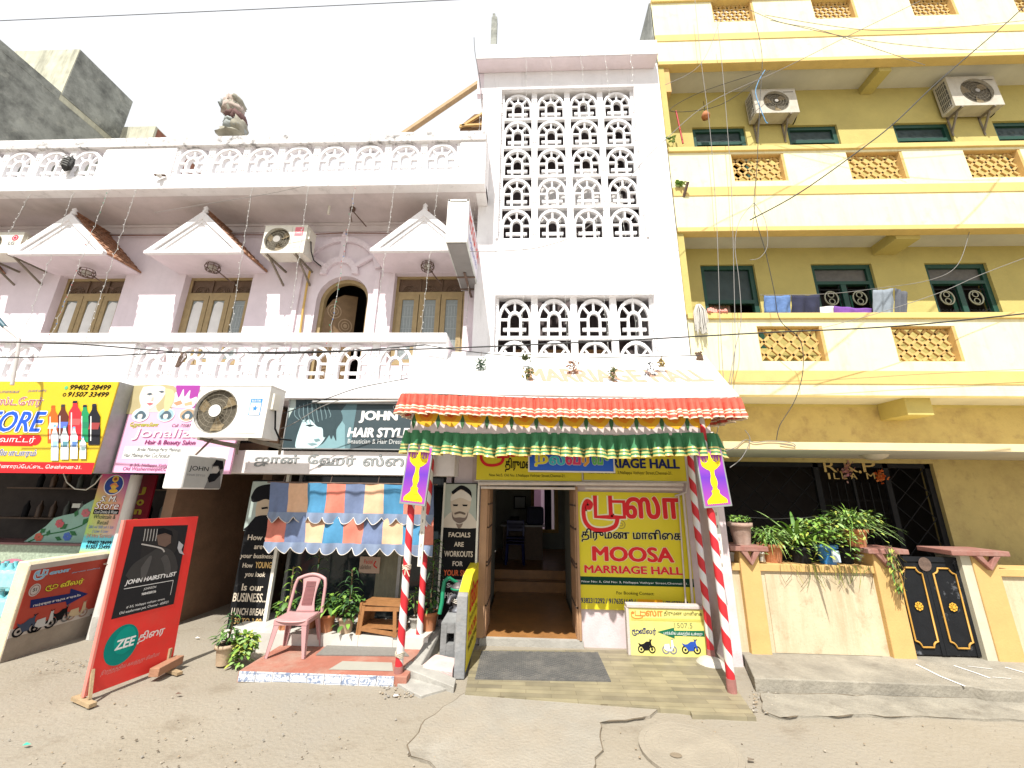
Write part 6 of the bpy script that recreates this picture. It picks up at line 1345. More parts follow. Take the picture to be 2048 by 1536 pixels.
# ================================================================== air conditioners
def ac(lab, x, y, z, W, H, D, fan, grp, brand, tone=None, drop=.38):
    root = thing('air_conditioner', lab, 'air conditioner', (x, y, z), 'outdoor cooling units'); bm_ = tone or CREAM
    mb = MB().mat(bm_); fcx = W*fan; fr_ = H*.42; y1 = D
    # front with a round opening
    n = 28; ring = [(fcx+fr_*math.cos(2*math.pi*k/n), H*.5+fr_*math.sin(2*math.pi*k/n)) for k in range(n)]
    def edge(ang):
        cx_, cz_ = math.cos(ang), math.sin(ang); ks = []
        if cx_ > 1e-6: ks.append((W-fcx)/cx_)
        if cx_ < -1e-6: ks.append(-fcx/cx_)
        if cz_ > 1e-6: ks.append(H*.5/cz_)
        if cz_ < -1e-6: ks.append(-H*.5/cz_)
        k = min(ks); return fcx+cx_*k, H*.5+cz_*k
    angs = sorted(set([2*math.pi*k/n for k in range(n)]+[math.atan2(b-H*.5, a-fcx) % (2*math.pi) for a, b in ((0, 0), (W, 0), (W, H), (0, H))]))
    for k in range(len(angs)):
        a, b = angs[k], angs[(k+1) % len(angs)]; ea, eb = edge(a), edge(b); ra = (fcx+fr_*math.cos(a), H*.5+fr_*math.sin(a)); rb = (fcx+fr_*math.cos(b), H*.5+fr_*math.sin(b))
        mb.face([(ra[0], 0, ra[1]), (ea[0], 0, ea[1]), (eb[0], 0, eb[1]), (rb[0], 0, rb[1])]); mb.face([(ra[0], 0, ra[1]), (rb[0], 0, rb[1]), (rb[0], .05, rb[1]), (ra[0], .05, ra[1])])
    mb.face([(0, 0, 0), (0, 0, H), (0, D, H), (0, D, 0)]); mb.face([(W, 0, 0), (W, D, 0), (W, D, H), (W, 0, H)]); mb.face([(0, 0, H), (W, 0, H), (W, D, H), (0, D, H)]); mb.face([(0, 0, 0), (0, D, 0), (W, D, 0), (W, 0, 0)]); mb.face([(0, D, 0), (0, D, H), (W, D, H), (W, D, 0)])
    mb.box(-.006, W+.006, -.006, D, H-.012, H+.006)
    mb.recalc = False; mb.build('casing', root)
    mb = MB().mat(M('fan_well', (.10, .085, .06), .7, .2)); mb.disc((fcx, .06, H*.5), (fr_, 0, 0), (0, 0, fr_), 28)
    mb.mat(M('fan_blade', (.22, .165, .09), .5, .2, 9))
    for k in range(3):
        a = 2*math.pi*k/3+.7; mb.face([(fcx+fr_*r_*math.cos(a+da), .05+.02*s_, H*.5+fr_*r_*math.sin(a+da)) for r_, da, s_ in ((.25, -.2, 0), (.9, -.35, -1), (.93, .2, -.5), (.6, .6, 1), (.28, .5, 1))])
    mb.build('fan', root)
    mb = MB().mat(M('fan_wire', (.26, .23, .17), .5, .15)) 
    for f in (.35, .55, .75, .98): mb.tube([(fcx+fr_*f*math.cos(2*math.pi*k/24), -.008, H*.5+fr_*f*math.sin(2*math.pi*k/24)) for k in range(25)], .0025, 4, False)
    for k in range(28): a = 2*math.pi*k/20; mb.tube([(fcx+fr_*.25*math.cos(a), -.006, H*.5+fr_*.25*math.sin(a)), (fcx+fr_*math.cos(a), -.006, H*.5+fr_*math.sin(a))], .0016, 3, False)
    mb.build('fan_guard', root)
    hb = .28 if brand != 'x' else .14; mb = MB().mat(M('fan_hub', (.72, .71, .68), .4, .05) if brand == 'star' else M('fan_hub_old', (.35, .33, .3), .5, .1)); mb.disc((fcx, -.014, H*.5), (fr_*hb, 0, 0), (0, 0, fr_*hb), 20); mb.build('hub', root)
    bd = Board((0, -.001, 0), (W, 0, 0), (0, 0, H))
    if brand == 'star':
        bd.rect(W*.755, H*.42, W*.915, H*.74, ink((.05, .25, .55)), 1, True); bd.rect(W*.765, H*.43, W*.905, H*.66, WHI, 1.4, True); bd.text('BLUE STAR', W*.775, H*.68, W*.895, H*.72, WHI, .03, 1.8, local=True)
        cx_, cz_ = W*.835, H*.55; bd.poly([(cx_+(.05 if k % 2 == 0 else .02)*math.sin(k*math.pi/5), cz_+(.05 if k % 2 == 0 else .02)*math.cos(k*math.pi/5)) for k in range(10)], ink((.03, .20, .55)), 1.8, True)
        bd.stroke([(W*.60, H*.07), (W*.9, H*.08)], .006, ink((.4, .4, .38)), 1, True, False)
    elif brand == 'red':
        bd.rect(W*.72, H*.62, W*.92, H*.94, ink((.70, .20, .24)), 1, True); bd.text('ONIDA', W*.74, H*.7, W*.9, H*.76, WHI, .03, 1.5, local=True)
        bd.stroke([(W*.655, .03), (W*.655, H-.03)], .006, ink((.4, .38, .32)), 1, True, False)
        for k in range(4): bd.stroke([(W*.72, H*(.2+.06*k)), (W*.9, H*(.2+.06*k))], .005, ink((.5, .48, .42)), 1, True, False)
    elif brand == 'lg':
        bd.ell(W*.83, H*.74, .065, .065, ink((.55, .03, .07)), 1, 20, 0, True); bd.ell(W*.83, H*.74, .04, .04, WHI, 1.4, 16, .8, True); bd.text('LG', W*.72, H*.40, W*.86, H*.56, ink((.25, .25, .26)), .04, 1.4, local=True)
    else:
        bd.rect(W*.72, H*.86, W*.95, H*.89, ink((.12, .10, .08)), 1, True)
    if bd.mb.f: bd.build('badge', root)
    mb = MB().mat(M('side_grille', (.09, .09, .085), .7, .15)); mb.box(-.004, 0, D*.15, D*.85, H*.08, H*.92); mb.mat(bm_)
    for k in range(5): mb.box(-.009, -.004, D*.15, D*.85, H*(.1+.18*k), H*(.115+.18*k))
    for k in range(1, 6): mb.box(-.008, -.004, D*(.15+.7*k/6), D*(.15+.7*k/6)+.006, H*.08, H*.92)
    mb.build('side_grille', root)
    mb = MB().mat(CREAM); mb.box(W, W+.04, D*.15, D*.55, H*.55, H*.86); mb.mat(BLACKM); mb.tube([(W+.03, D*.4, H*.55), (W+.06, D*.45, H*.2), (W+.05, D*.9, H*.03), (W+.08, D*1.6, H*.05)], .012, 6); mb.build('valve_cover', root)
    mb = MB().mat(M('bracket_iron', (.20, .17, .13), .7, .2, 8))
    for u in (.14, .80):
        mb = MB().mat(M('bracket_iron', (.20, .17, .13), .7, .2, 8)); mb.bar((W*u, .0, -.02), (W*u, min(D+.42, 7.24-y), -.02), .035, .035); mb.bar((W*u, .12, -.03), (W*u, min(D+.42, 7.24-y), -drop), .03, .03)
        mb.bar((W*u, min(D+.42, 7.24-y), -drop-.1), (W*u, min(D+.42, 7.24-y), .1), .035, .02); mb.build('bracket', root)
    return root
Yv = 5.15; a = P(376, 877, Yv); b = P(536, 771, Yv); acr = ac('large white cooling unit with a blue star badge above the red standee', a.x, Yv, a.z+.02, P(533, 825, Yv).x-a.x, b.z-a.z-.02, .34, .29, None, 'star', M('ac_white', (.70, .69, .66), .45, .05, 4, dirt=(.4, .35, .28), damt=.4, dscale=4), .06)
Yv = 6.35; a = P(515, 506, Yv); b = P(615, 451, Yv); ac('cream cooling unit with a pink badge left of the arched door', a.x+.05, Yv, a.z, b.x-a.x-.04, b.z-a.z, .32, .33, None, 'red')
Yv = 6.35; b = P(50, 465, Yv); a = P(28, 506, Yv); ac('cream cooling unit with a round red logo cut by the left edge', b.x-.92, Yv, a.z, .92, b.z-a.z, .32, .34, None, 'lg')
Yv = 6.92; a = P(1514, 226, Yv); b = P(1591, 178, Yv); G1 = M('old_ac_beige', (.50, .47, .40), .5, .08, 6, dirt=(.3, .25, .17), damt=.5, dscale=4); ac('beige cooling unit hung high on the yellow house, nearer the tower', a.x-.02, Yv, a.z, P(1596, 200, Yv).x-a.x, b.z-a.z, .28, .52, None, 'x', G1)
a = P(1917, 211, Yv); b = P(1999, 152, Yv); ac('beige cooling unit hung high on the yellow house, nearer the right edge', a.x-.06, Yv, a.z, P(2004, 180, Yv).x-a.x, b.z-a.z, .28, .55, None, 'x', G1)

# ================================================================== plastic chair
PINKP = M('pink_plastic', (.46, .255, .255), .5, .06, 5, dirt=(.40, .30, .27), damt=.4, dscale=5)
c = G(590, 1300, PZ); CH = thing('plastic_chair', 'pink plastic chair standing on the red shop platform', 'chair', (-3.03, 5.72, PZ), None, R(3)); CH.scale = (.9, .9, .97)
mb = MB().mat(PINKP)
Wc, Dc, Hs = .235, .21, .43
rows = []
for j in range(9):
    v = -1+2*j/8; rows.append([(Wc*u*(1-.06*v*v), Dc*v+(-.03*(1-u*u) if j == 0 else 0), Hs+.012*abs(u)**3-.018*(1-u*u)*(1-v*v)+(.0 if v > -.9 else -.012)) for u in [-1+2*k/10 for k in range(11)]])
mb.grid(rows); mb.build('seat', CH, solid=.014)
mb = MB().mat(PINKP); rows = []
for s in (-1, 1): mb.bar((s*Wc, -Dc+.01, Hs-.02), (s*Wc*.97, Dc-.01, Hs-.02), .018, .05)
mb.bar((-Wc, -Dc+.005, Hs-.025), (Wc, -Dc+.005, Hs-.025), .014, .06); mb.build('apron', CH)
def backp(u, v):    # u -1..1 across, v 0..1 up
    wd = Wc*(1.08-.1*v) if v < .75 else Wc*(1.005-.9*(v-.75)**1.5)
    return Vector((wd*u, Dc-.01+.07*v+.035*(1-u*u)*v, Hs+.0+.42*v*(1+(.0 if v < .7 else .02*(1-u*u)))))
mb = MB().mat(PINKP)
rim = [backp(-1, k/14) for k in range(15)]+[backp(-1+2*k/12, 1)+Vector((0, 0, .045*math.sin(math.pi*k/12))) for k in range(1, 12)]+[backp(1, k/14) for k in range(14, -1, -1)]
mb.tube(rim, .024, 8); mb.build('back_frame', CH)
mb = MB().mat(PINKP); rows = []
for j in range(15):
    v = j/14; half = .40+.18*(2*v-1)**2+.12*v*v; rows.append([backp(half*u, v)+Vector((0, .004, .03*v)) for u in [-1+2*k/8 for k in range(9)]])
mb.grid(rows); mb.mat(M('chair_slot', (.26, .11, .11), .6, .1))
for j in range(2, 20):
    v = .12+.038*j; a = backp(-.3, v); b = backp(.3, v); mb.bar(a+Vector((0, -.008, .02)), b+Vector((0, -.008, .02)), .006, .006)
mb.build('backrest', CH, solid=.01)
for sx in (-1, 1):
    for sy in (-1, 1):
        mb = MB().mat(PINKP); top = Vector((sx*Wc*.98, sy*Dc*.96, Hs)); bot = Vector((sx*(Wc+.045), sy*(Dc+.03) if sy < 0 else Dc+.06, 0)); w0, w1 = .085, .042
        for (ax, ay) in ((-sx*1, 0), (0, -sy*1)):
            q = [top, top+Vector((ax*w0, ay*w0, 0)), bot+Vector((ax*w1, ay*w1, 0)), bot]; nn = Vector((0, -sy*.012, 0)) if ax else Vector((-sx*.012, 0, 0))
            mb.prism(q, nn)
        mb.recalc = True; mb.build('leg', CH, bevel=.003)
# wooden rack lying on the step
a = P(716, 1283, 6.02); x0, x1 = P(716, 1260, 6.0).x, P(798, 1260, 6.0).x; RK = thing('wooden_rack', 'small tilted wooden rack on the step behind the front left pole', 'rack', (x0, 6.0, SZ), None, R(-6))
WO = M('worn_wood', (.29, .135, .05), .5, .2, 9, .1, 40); W_ = x1-x0; H_ = .36
for y in (.0, .34):
    mb = MB().mat(WO); mb.bar((.02, y, 0), (.05, y, H_), .05, .03, up=(0, 1, 0)); mb.bar((W_-.03, y, 0), (W_-.06, y, H_), .05, .03, up=(0, 1, 0)); mb.bar((0, y+.002, .1-.02), (W_, y+.002, .03), .03, .05); mb.bar((0, y+.002, H_-.04), (W_, y+.002, H_-.02), .03, .05); mb.build('side_frame', RK)
for z, nm in ((H_+.01, 'top_board'), (.09, 'shelf')):
    mb = MB().mat(WO)
    for k in range(4): mb.box(-.01, W_+.01, -.01+.095*k, .075+.095*k, z, z+.015)
    mb.build(nm, RK)
mb = MB().mat(WO); mb.hexa([(-.02, -.02, 0), (.0, -.02, 0), (.0, .36, 0), (-.02, .36, 0), (-.0, -.02, H_+.04), (.03, -.02, H_+.04), (.03, .36, H_), (.0, .36, H_)]); mb.build('end_board', RK)

# ================================================================== pots and plants
LEAFS = [M('leaf_bright', (.17, .30, .045), .5, .2, 6), M('leaf_mid', (.085, .18, .035), .5, .2, 6), M('leaf_yellow', (.36, .40, .07), .5, .2, 6), M('leaf_dark', (.03, .075, .024), .5, .2, 6), M('leaf_pale', (.27, .40, .14), .5, .2, 6), M('stem_brown', (.12, .08, .04), .8, .2)]
def leaf(mb, p, d, L_, w_, droop=.3, fold=.2, n=4):
    d = Vector(d).normalized(); sd = d.cross(Vector((0, 0, 1)))
    if sd.length < .05: sd = Vector((1, 0, 0))
    sd.normalize(); rows = []
    for k in range(n+1):
        t = k/n; c = p+d*(L_*t)+Vector((0, 0, -droop*L_*t*t)); wd = w_*(math.sin(math.pi*min(1, t*.92+.08))**.8)*.5
        up = Vector((0, 0, fold*wd)); rows.append([c-sd*wd+up, c, c+sd*wd+up])
    mb.grid(rows)
def blade(mb, p, d, L_, w_, droop, n=7):
    d = Vector(d).normalized(); sd = d.cross(Vector((0, 0, 1)))
    if sd.length < .05: sd = Vector((1, 0, 0))
    sd.normalize(); rows = []
    for k in range(n+1):
        t = k/n; c = p+d*(L_*t)+Vector((0, 0, -droop*L_*t**2.2)); wd = w_*(1-t)**.6*.5+.0008; rows.append([c-sd*wd+Vector((0, 0, wd*.5)), c, c+sd*wd+Vector((0, 0, wd*.5))])
    mb.grid(rows)
def bushy(mb, c, rx, rz, n, L_, w_, cols, trail=0.):
    for k in range(n):
        a = random.uniform(0, 6.283); u = random.random()**.6; e_ = random.uniform(-.35, 1)
        p = Vector(c)+Vector((rx*u*math.cos(a), rx*.8*u*math.sin(a), rz*e_*(1-.35*u)))
        if trail and random.random() < trail: p.z -= random.uniform(.2, 1.1)*rz; p.y -= rx*.35
        mb.mat(random.choice(cols)); leaf(mb, p, (math.cos(a)+random.gauss(0, .5), math.sin(a)-.25+random.gauss(0, .5), random.uniform(-.4, .8)), L_*random.uniform(.6, 1.25), w_*random.uniform(.7, 1.2), random.uniform(.1, .6))
    mb.mat(LEAFS[5])
    for k in range(9):
        a = random.uniform(0, 6.283); mb.tube([Vector(c)-Vector((0, 0, rz*.5)), Vector(c)+Vector((rx*.5*math.cos(a), rx*.4*math.sin(a), rz*random.uniform(.1, .7)))], .004, 4, False)
def pot_mesh(mb, r_, h, m, rim=.012, soil=True):
    mb.mat(m); mb.lathe([(r_*.70, 0), (r_*.9, h*.78), (r_*.92, h*.80), (r_+rim, h*.81), (r_+rim, h), (r_*.92, h), (r_*.9, h*.93)], (0, 0, 0), 22)
    mb.mat(M('pot_soil', (.06, .045, .03), .95, .2)).disc((0, 0, h*.94), (r_*.9, 0, 0), (0, r_*.9, 0), 20)
def potted(name, lab, base, r_, h, m, plant, group=None, cat='potted plant', potname='pot'):
    root = thing(name, lab, cat, base, group); mb = MB(); pot_mesh(mb, r_, h, m); mb.build(potname, root)
    mb = MB(); plant(mb, Vector((0, 0, h))); mb.build('foliage', root); return root
def pl_spiky(n, L_, w_, cols, droop=.5, lift=.6):
    def f(mb, c):
        for k in range(n):
            a = 2.4*k+random.uniform(-.3, .3); e_ = random.uniform(.1, 1)*lift; mb.mat(random.choice(cols)); blade(mb, c+Vector((0, 0, random.uniform(-.02, .08))), (math.cos(a), math.sin(a), e_*2), L_*random.uniform(.6, 1.1), w_, droop*random.uniform(.4, 1.2))
    return f
def pl_dracaena(h, n, L_, cols):
    def f(mb, c):
        mb.mat(LEAFS[5]).tube([c-Vector((0, 0, .05)), c+Vector((.02, 0, h*.5)), c+Vector((.0, 0, h))], .012, 6)
        for k in range(n):
            t = .25+.75*k/n; a = 2.4*k; mb.mat(random.choice(cols)); blade(mb, c+Vector((.01, 0, h*t)), (math.cos(a), math.sin(a), .9-.6*(1-t)), L_*(.7+.4*random.random()), .035, .75)
    return f
def pl_bush(rx, rz, n, L_, w_, cols, trail=0., lift=.5):
    return lambda mb, c: bushy(mb, c+Vector((0, 0, rz*lift)), rx, rz, n, L_, w_, cols, trail)
def both(*fs):
    def f(mb, c):
        for g_ in fs: g_(mb, c)
    return f
B_, M_, Y_, D_, P_ = LEAFS[:5]
GR = 'potted plants at the hair shop'
b = G(447, 1328, .016); potted('potted_plant', 'dusty clay pot with a dark spiky shoot on the ground at the passage', b, .118, .23, DTERRA, both(pl_dracaena(.34, 16, .2, [M_, D_]), pl_bush(.13, .1, 50, .1, .035, [M_, B_, D_])), GR)
root = thing('leafy_plant', 'bright green leafy creeper spilling beside the dusty clay pot', 'plant', (b.x+.2, b.y+.06, .0)); mb = MB(); bushy(mb, (0, 0, .2), .12, .17, 230, .085, .05, [B_, B_, Y_, M_, P_], .3); mb.build('foliage', root)
def on_step(px, y): p = P(px, 1262, y); return Vector((p.x, y, SZ))
potted('potted_plant', 'terracotta pot with heart-shaped leaves left of the plastic chair', on_step(568, 6.14), .105, .19, TERRA, both(pl_bush(.13, .15, 70, .10, .06, [B_, M_, M_]), pl_dracaena(.62, 14, .2, [B_, Y_])), GR)
potted('potted_plant', 'terracotta pot with dark leaves right behind the plastic chair', on_step(618, 6.22), .11, .2, TERRA, both(pl_bush(.17, .2, 90, .12, .05, [M_, D_, D_]), pl_dracaena(.8, 14, .24, [M_, D_])), GR)
potted('potted_plant', 'orange terracotta pot with low dark leaves at the middle of the step', on_step(652, 6.10), .115, .22, TERRA, pl_bush(.15, .17, 120, .11, .05, [M_, D_, B_]), GR)
potted('potted_plant', 'dusty beige pot with a fallen leafy shoot left of the wooden rack', on_step(691, 6.08), .115, .2, DTERRA, both(pl_bush(.18, .2, 150, .11, .055, [M_, D_, M_, B_], .18), pl_dracaena(.6, 20, .28, [D_, D_, M_])), GR)
potted('potted_plant', 'orange terracotta pot with a tall dark plant beside the pump', on_step(857, 6.28), .13, .24, TERRA, both(pl_dracaena(.95, 40, .24, [D_, D_, M_]), pl_bush(.14, .2, 50, .12, .04, [D_, M_])), GR)
potted('potted_plant', 'small grey pot with sparse shoots between rack and tall plant', on_step(829, 6.35), .09, .14, GREYC, pl_bush(.12, .25, 40, .1, .035, [M_, B_]), GR)

# ================================================================== yellow front wall, gate, plants on it
FW = thing('front_wall', 'cream front wall with ochre pillars and red chevron caps', 'wall', (4, 6.05, .13))
FY = 6.1; CWP = M('cream_panel_paint', (.56, .47, .32), .85, .07, 3, .15, 30, dirt=(.36, .27, .15), damt=.65, dscale=2.4, streak=True, dlo=.48, dhi=.72, stain=((.25, .17, .09), 4, .5))
mb = MB().mat(CWP).box(2.88, 4.84, FY, 6.4, .10, 1.14).box(6.42, 12, FY, 6.4, .10, 1.14); mb.box(3.33, 4.7, FY-.012, FY, .14, 1.1); child(mb.build('panel_wall'), FW)
mb = MB().mat(ORA).box(2.88, 4.84, FY-.04, 6.42, 1.14, 1.235).box(6.42, 12, FY-.04, 6.42, 1.14, 1.235); child(mb.build('coping', bevel=.006), FW)
REDC = M('red_cap', (.265, .115, .09), .75, .15, 6, .2, 40, dirt=(.42, .32, .27), damt=.5, dscale=4)
for x0, x1, c0, c1, lab in ((2.985, 3.25, 2.84, 3.36, 'a'), (4.80, 5.09, 4.70, 5.24, 'b'), (6.11, 6.44, 5.80, 6.56, 'c')):
    mb = MB().mat(ORA).box(x0, x1, 6.03, 6.42, .10, 1.40); child(mb.build('pillar', bevel=.01), FW)
    xm = (x0+x1)/2; mb = MB().mat(REDC).box(c0, c1, 5.96, 6.46, 1.405, 1.47); mb.prism([(x0-.0, 5.965, 1.405), (xm, 5.965, 1.22), (x1+.0, 5.965, 1.405), (x1-.09, 5.965, 1.405), (xm, 5.965, 1.29), (x0+.09, 5.965, 1.405)][::-1], (0, .06, 0)); child(mb.build('pillar_cap', bevel=.008), FW)
mb = MB().mat(M('jamb_paint', (.50, .47, .36), .9, .1)).box(5.98, 6.11, 6.05, 6.4, .10, 1.40); child(mb.build('jamb'), FW)  # greyish cream paint of the gate jamb
GT = thing('iron_gate', 'black double iron gate with gold mouldings and flower bosses', 'gate', (5.5, 6.12, .13))
GB_ = M('chipped_black_paint', (.013, .014, .016), .7, .2, 6, .1, 40, dirt=(.22, .23, .25), damt=.75, dscale=5, dlo=.6, dhi=.72, spec=.12); GOLDT = M('gold_trim', (.50, .27, .05), .5, .12, 12)
for x0, x1 in ((5.095, 5.535), (5.54, 5.98)):
    mb = MB().mat(GB_).box(x0, x1, 6.12, 6.15, .16, 1.36).box(x0, x1, 6.105, 6.12, 1.30, 1.36).box(x0, x0+.05, 6.108, 6.12, .16, 1.3).box(x1-.05, x1, 6.108, 6.12, .16, 1.3); o = mb.build('gate_leaf'); child(o, GT)
    a, b = x0+.085, x1-.065; r_ = .07; z0_, z1_ = .25, 1.22; pts = []
    for cx_, cz_, s in ((a, z0_, 0), (b, z0_, 1), (b, z1_, 2), (a, z1_, 3)):
        for k in range(6):
            an = [(math.pi/2, 0), (math.pi, math.pi/2), (3*math.pi/2, math.pi), (2*math.pi, 3*math.pi/2)][s]; t_ = an[0]+(an[1]-an[0])*k/5; pts.append((cx_+r_*math.cos(t_), 6.108, cz_+r_*math.sin(t_)))
    mb = MB().mat(GOLDT).tube(pts+[pts[0]], .011, 6); q = mb.build('gold_moulding'); q.parent = o; q.matrix_parent_inverse = Matrix.Identity(4)
    c = ((a+b)/2, 6.105, .74); mb = MB().mat(M('gold_flower', (.66, .36, .04), .4, .1))
    for k in range(8): an = k*math.pi/4; mb.lathe([(.004, -.008), (.026, -.004), (.026, .004), (.004, .008)], (0, 0, 0), 10); 
    mb = MB().mat(M('gold_flower', (.66, .36, .04), .4, .1))
    for k in range(8): an = k*math.pi/4; cc = Vector(c)+Vector((.036*math.cos(an), 0, .036*math.sin(an))); mb.disc(cc+Vector((0, -.004, 0)), (.02, 0, 0), (0, 0, .02), 10)
    mb.disc(Vector(c)+Vector((0, -.012, 0)), (.02, 0, 0), (0, 0, .02), 12); q = mb.build('flower_boss'); q.parent = o
    if x0 < 5.2: mb = MB().mat(RUST).disc((x1, 6.098, 1.27), (.085, 0, 0), (0, 0, .09), 18); q = mb.build('lock_plate'); q.parent = o
mb = MB().mat(DARK).box(5.09, 5.98, 6.16, 6.2, .13, .16); child(mb.build('gap_shade_strip'), GT)  # solid dark strip puts shade into the gap below the leaves
GF_ = 'pots along the yellow front wall'; LZ = 1.235
def onw(px, y=6.25): p = P(px, 1128, y); return Vector((p.x, y, LZ))
c = P(1484, 1085, 6.2); potted('potted_plant', 'stained clay pot with tiny succulents on the left pillar cap', (c.x, 6.2, 1.47), .155, .30, M('stained_clay', (.34, .23, .18), .85, .25, 8, .3, dirt=(.5, .45, .4), damt=.5, dscale=5), pl_bush(.15, .07, 160, .04, .03, [P_, B_, M_]), GF_)
potted('potted_plant', 'clay pot with fine grassy leaves right of the left pillar', onw(1546), .16, .25, TERRA, both(pl_spiky(150, .40, .011, [B_, M_, P_, Y_], .9, .9), pl_bush(.26, .17, 190, .075, .026, [P_, B_, M_], .2)), GF_)
potted('potted_plant', 'dark tub holding a large spiky aloe', onw(1602), .17, .22, BLACKM, both(pl_spiky(20, .80, .075, [B_, P_, M_], .42, 1.1), pl_bush(.26, .18, 190, .10, .034, [B_, P_, M_, Y_], .4)), GF_, potname='tub')
tr = potted('potted_plant', 'blue and white paint tin holding a yellow-green leafy plant', onw(1657, 6.2), .135, .26, M('blue_tin', (.03, .22, .55), .4, .1, 5, dirt=(.5, .5, .5), damt=.3, dscale=8), both(pl_bush(.36, .27, 460, .08, .046, [Y_, B_, B_, P_, M_], .25), pl_spiky(20, .4, .01, [B_, Y_], .9, .8)), GF_, potname='tin')
bd = Board((-.05, -.137, .04), (.16, 0, 0), (0, 0, .16)); bd.rect(0.02, 0, .13, .15, ink((.5, .6, .68)), 1, True); bd.build('paper_label', tr)
c = P(1722, 1096, 6.2); potted('potted_plant', 'clay pot with arching grassy lily leaves and a pink bud on the gate pillar', (c.x-.03, 6.22, 1.47), .15, .24, TERRA, both(pl_spiky(120, .58, .013, [B_, M_, P_, P_], .75, 1.0), pl_bush(.34, .2, 260, .07, .03, [B_, P_, M_, Y_], .4)), GF_)
for px, py, w2, h2, lab, m in ((1692, 1112, .13, .22, 'black plastic tub between the tin and the white tub', BLACKM), (1733, 1122, .12, .13, 'off-white plastic tub beside the gate pillar', CREAM), (1466, 1116, .11, .13, 'pale stone block left of the first pillar', WT), (1528, 1116, .07, .13, 'small pale jar behind the first pillar', CREAM)):
    p = onw(px, 6.28); root = thing('tub', lab, 'tub', p); mb = MB(); pot_mesh(mb, w2, h2, m); mb.build('shell', root); 
mb = MB()
c = P(1775, 1112, 6.0)
for k in range(110):
    u = random.random(); p = Vector((c.x+random.gauss(0, .05)*(1.2-u), 5.93+random.gauss(0, .02), 1.5-.55*u)); mb.mat(random.choice([Y_, M_, M('dry_creeper', (.22, .17, .06), .8, .2)])); leaf(mb, p, (random.gauss(0, 1), -.3, -.8), .06, .02, .3)
for k in range(6): mb.mat(LEAFS[5]).tube([(c.x+random.gauss(0, .04), 5.95, 1.52), (c.x+random.gauss(0, .05), 5.92, 1.2), (c.x+random.gauss(0, .05), 5.93, .85)], .003, 4, False)
tag(mb.build('hanging_creeper'), 'dry yellowish creeper hanging over the gate pillar cap', 'creeper')
mb = MB()
for k in range(40): x = random.uniform(3.5, 4.75); L_ = random.uniform(.06, .3); mb.mat(random.choice([M_, LEAFS[5], Y_])).tube([(x, 6.04, 1.24), (x+random.gauss(0, .02), 6.035, 1.24-L_*.5), (x+random.gauss(0, .05), 6.045, 1.24-L_)], .003, 3, False)
tag(mb.build('hanging_roots'), 'thin roots and stems hanging over the ochre coping', 'roots')
def sprig(px, py, Y, lab, n=26, L_=.14):
    p = P(px, py, Y); mb = MB()
    for k in range(n): a = random.uniform(0, 6.28); mb.mat(random.choice([B_, P_, M_])); leaf(mb, p+Vector((random.gauss(0, .03), 0, random.uniform(0, .12))), (math.cos(a), math.sin(a)*.5-.3, random.uniform(0, 1)), L_*random.uniform(.5, 1), .05, .4)
    mb.mat(LEAFS[5]).tube([p-Vector((0, 0, .05)), p+Vector((.01, 0, .14))], .006, 4); tag(mb.build('wild_sprig'), lab, 'weed')
sprig(1358, 372, 6.5, 'small green weed growing at the tower edge by a short pipe'); sprig(1346, 285, 6.5, 'small green weed at the end of the upper balcony', 14, .12)
mb = MB().mat(RUST); a = P(1372, 378, 6.45); mb.tube([a+Vector((-.02, .1, -.1)), a+Vector((.03, -.05, .12))], .03, 8); tag(mb.build('pipe_stub'), 'short rusty pipe stub at the corner of the yellow balcony', 'pipe')

# ================================================================== laundry, mop
def cloth(px0, px1, pyt, pyb, Y, m, lab, nm='laundry', cut=None):
    a, b = P(px0, pyt[0], Y), P(px1, pyt[1], Y); c, d = P(px0+2, pyb[0], Y), P(px1+2, pyb[1], Y); mb = MB().mat(m); rows = []
    for j in range(9):
        v = j/8; rows.append([(a*(1-u)+b*u)*(1-v)+(c*(1-u)+d*u)*v+Vector((0, .025*math.sin(u*14+v)*(.3+v)+.02*noise.noise(Vector((u*5, v*3, px0))), -.015*math.sin(u*math.pi))) for u in [k/20 for k in range(21)]])
    mb.grid(rows); tag(mb.build(nm, solid=.012), lab, 'laundry', 'washing on the balcony line')
YL = 6.62
cloth(1528, 1581, (591, 590), (626, 628), YL, M('denim', (.09, .16, .33), .9, .15, 18, .2), 'blue denim garment on the washing line'); cloth(1583, 1640, (590, 589), (632, 634), YL, M('navy_cloth', (.018, .02, .045), .9, .15, 14, .2), 'dark navy trousers on the washing line')
cloth(1612, 1668, (612, 612), (640, 640), YL+.06, M('white_cloth', (.62, .60, .56), .9, .06, 9, .2), 'white cloth behind the navy trousers'); cloth(1668, 1752, (612, 617), (640, 640), YL+.05, M('purple_cloth', (.16, .06, .28), .9, .12, 12, .2), 'purple cloth on the washing line')
cloth(1746, 1787, (580, 576), (634, 634), YL-.05, M('grey_trousers', (.20, .23, .26), .9, .12, 14, .2), 'grey trouser leg hanging near the shuttered window'); cloth(1790, 1815, (576, 584), (640, 634), YL-.02, M('dark_grey_trousers', (.09, .095, .11), .9, .12, 14, .2), 'darker grey trouser leg at the line end')
mb = MB().mat(M('mop_yarn', (.50, .48, .44), .95, .1)); c = P(1398, 620, 6.48)
for k in range(60):
    a = random.uniform(0, 6.28); r_ = .09*random.random()**.5; L_ = random.uniform(.25, .5); mb.tube([c+Vector((r_*.5*math.cos(a), r_*.4*math.sin(a), .1)), c+Vector((r_*1.3*math.cos(a), -.04+r_*math.sin(a), -.05)), c+Vector((r_*1.3*math.cos(a)+random.gauss(0, .01), -.05+r_*.6*math.sin(a), -L_))], .008, 4, False)
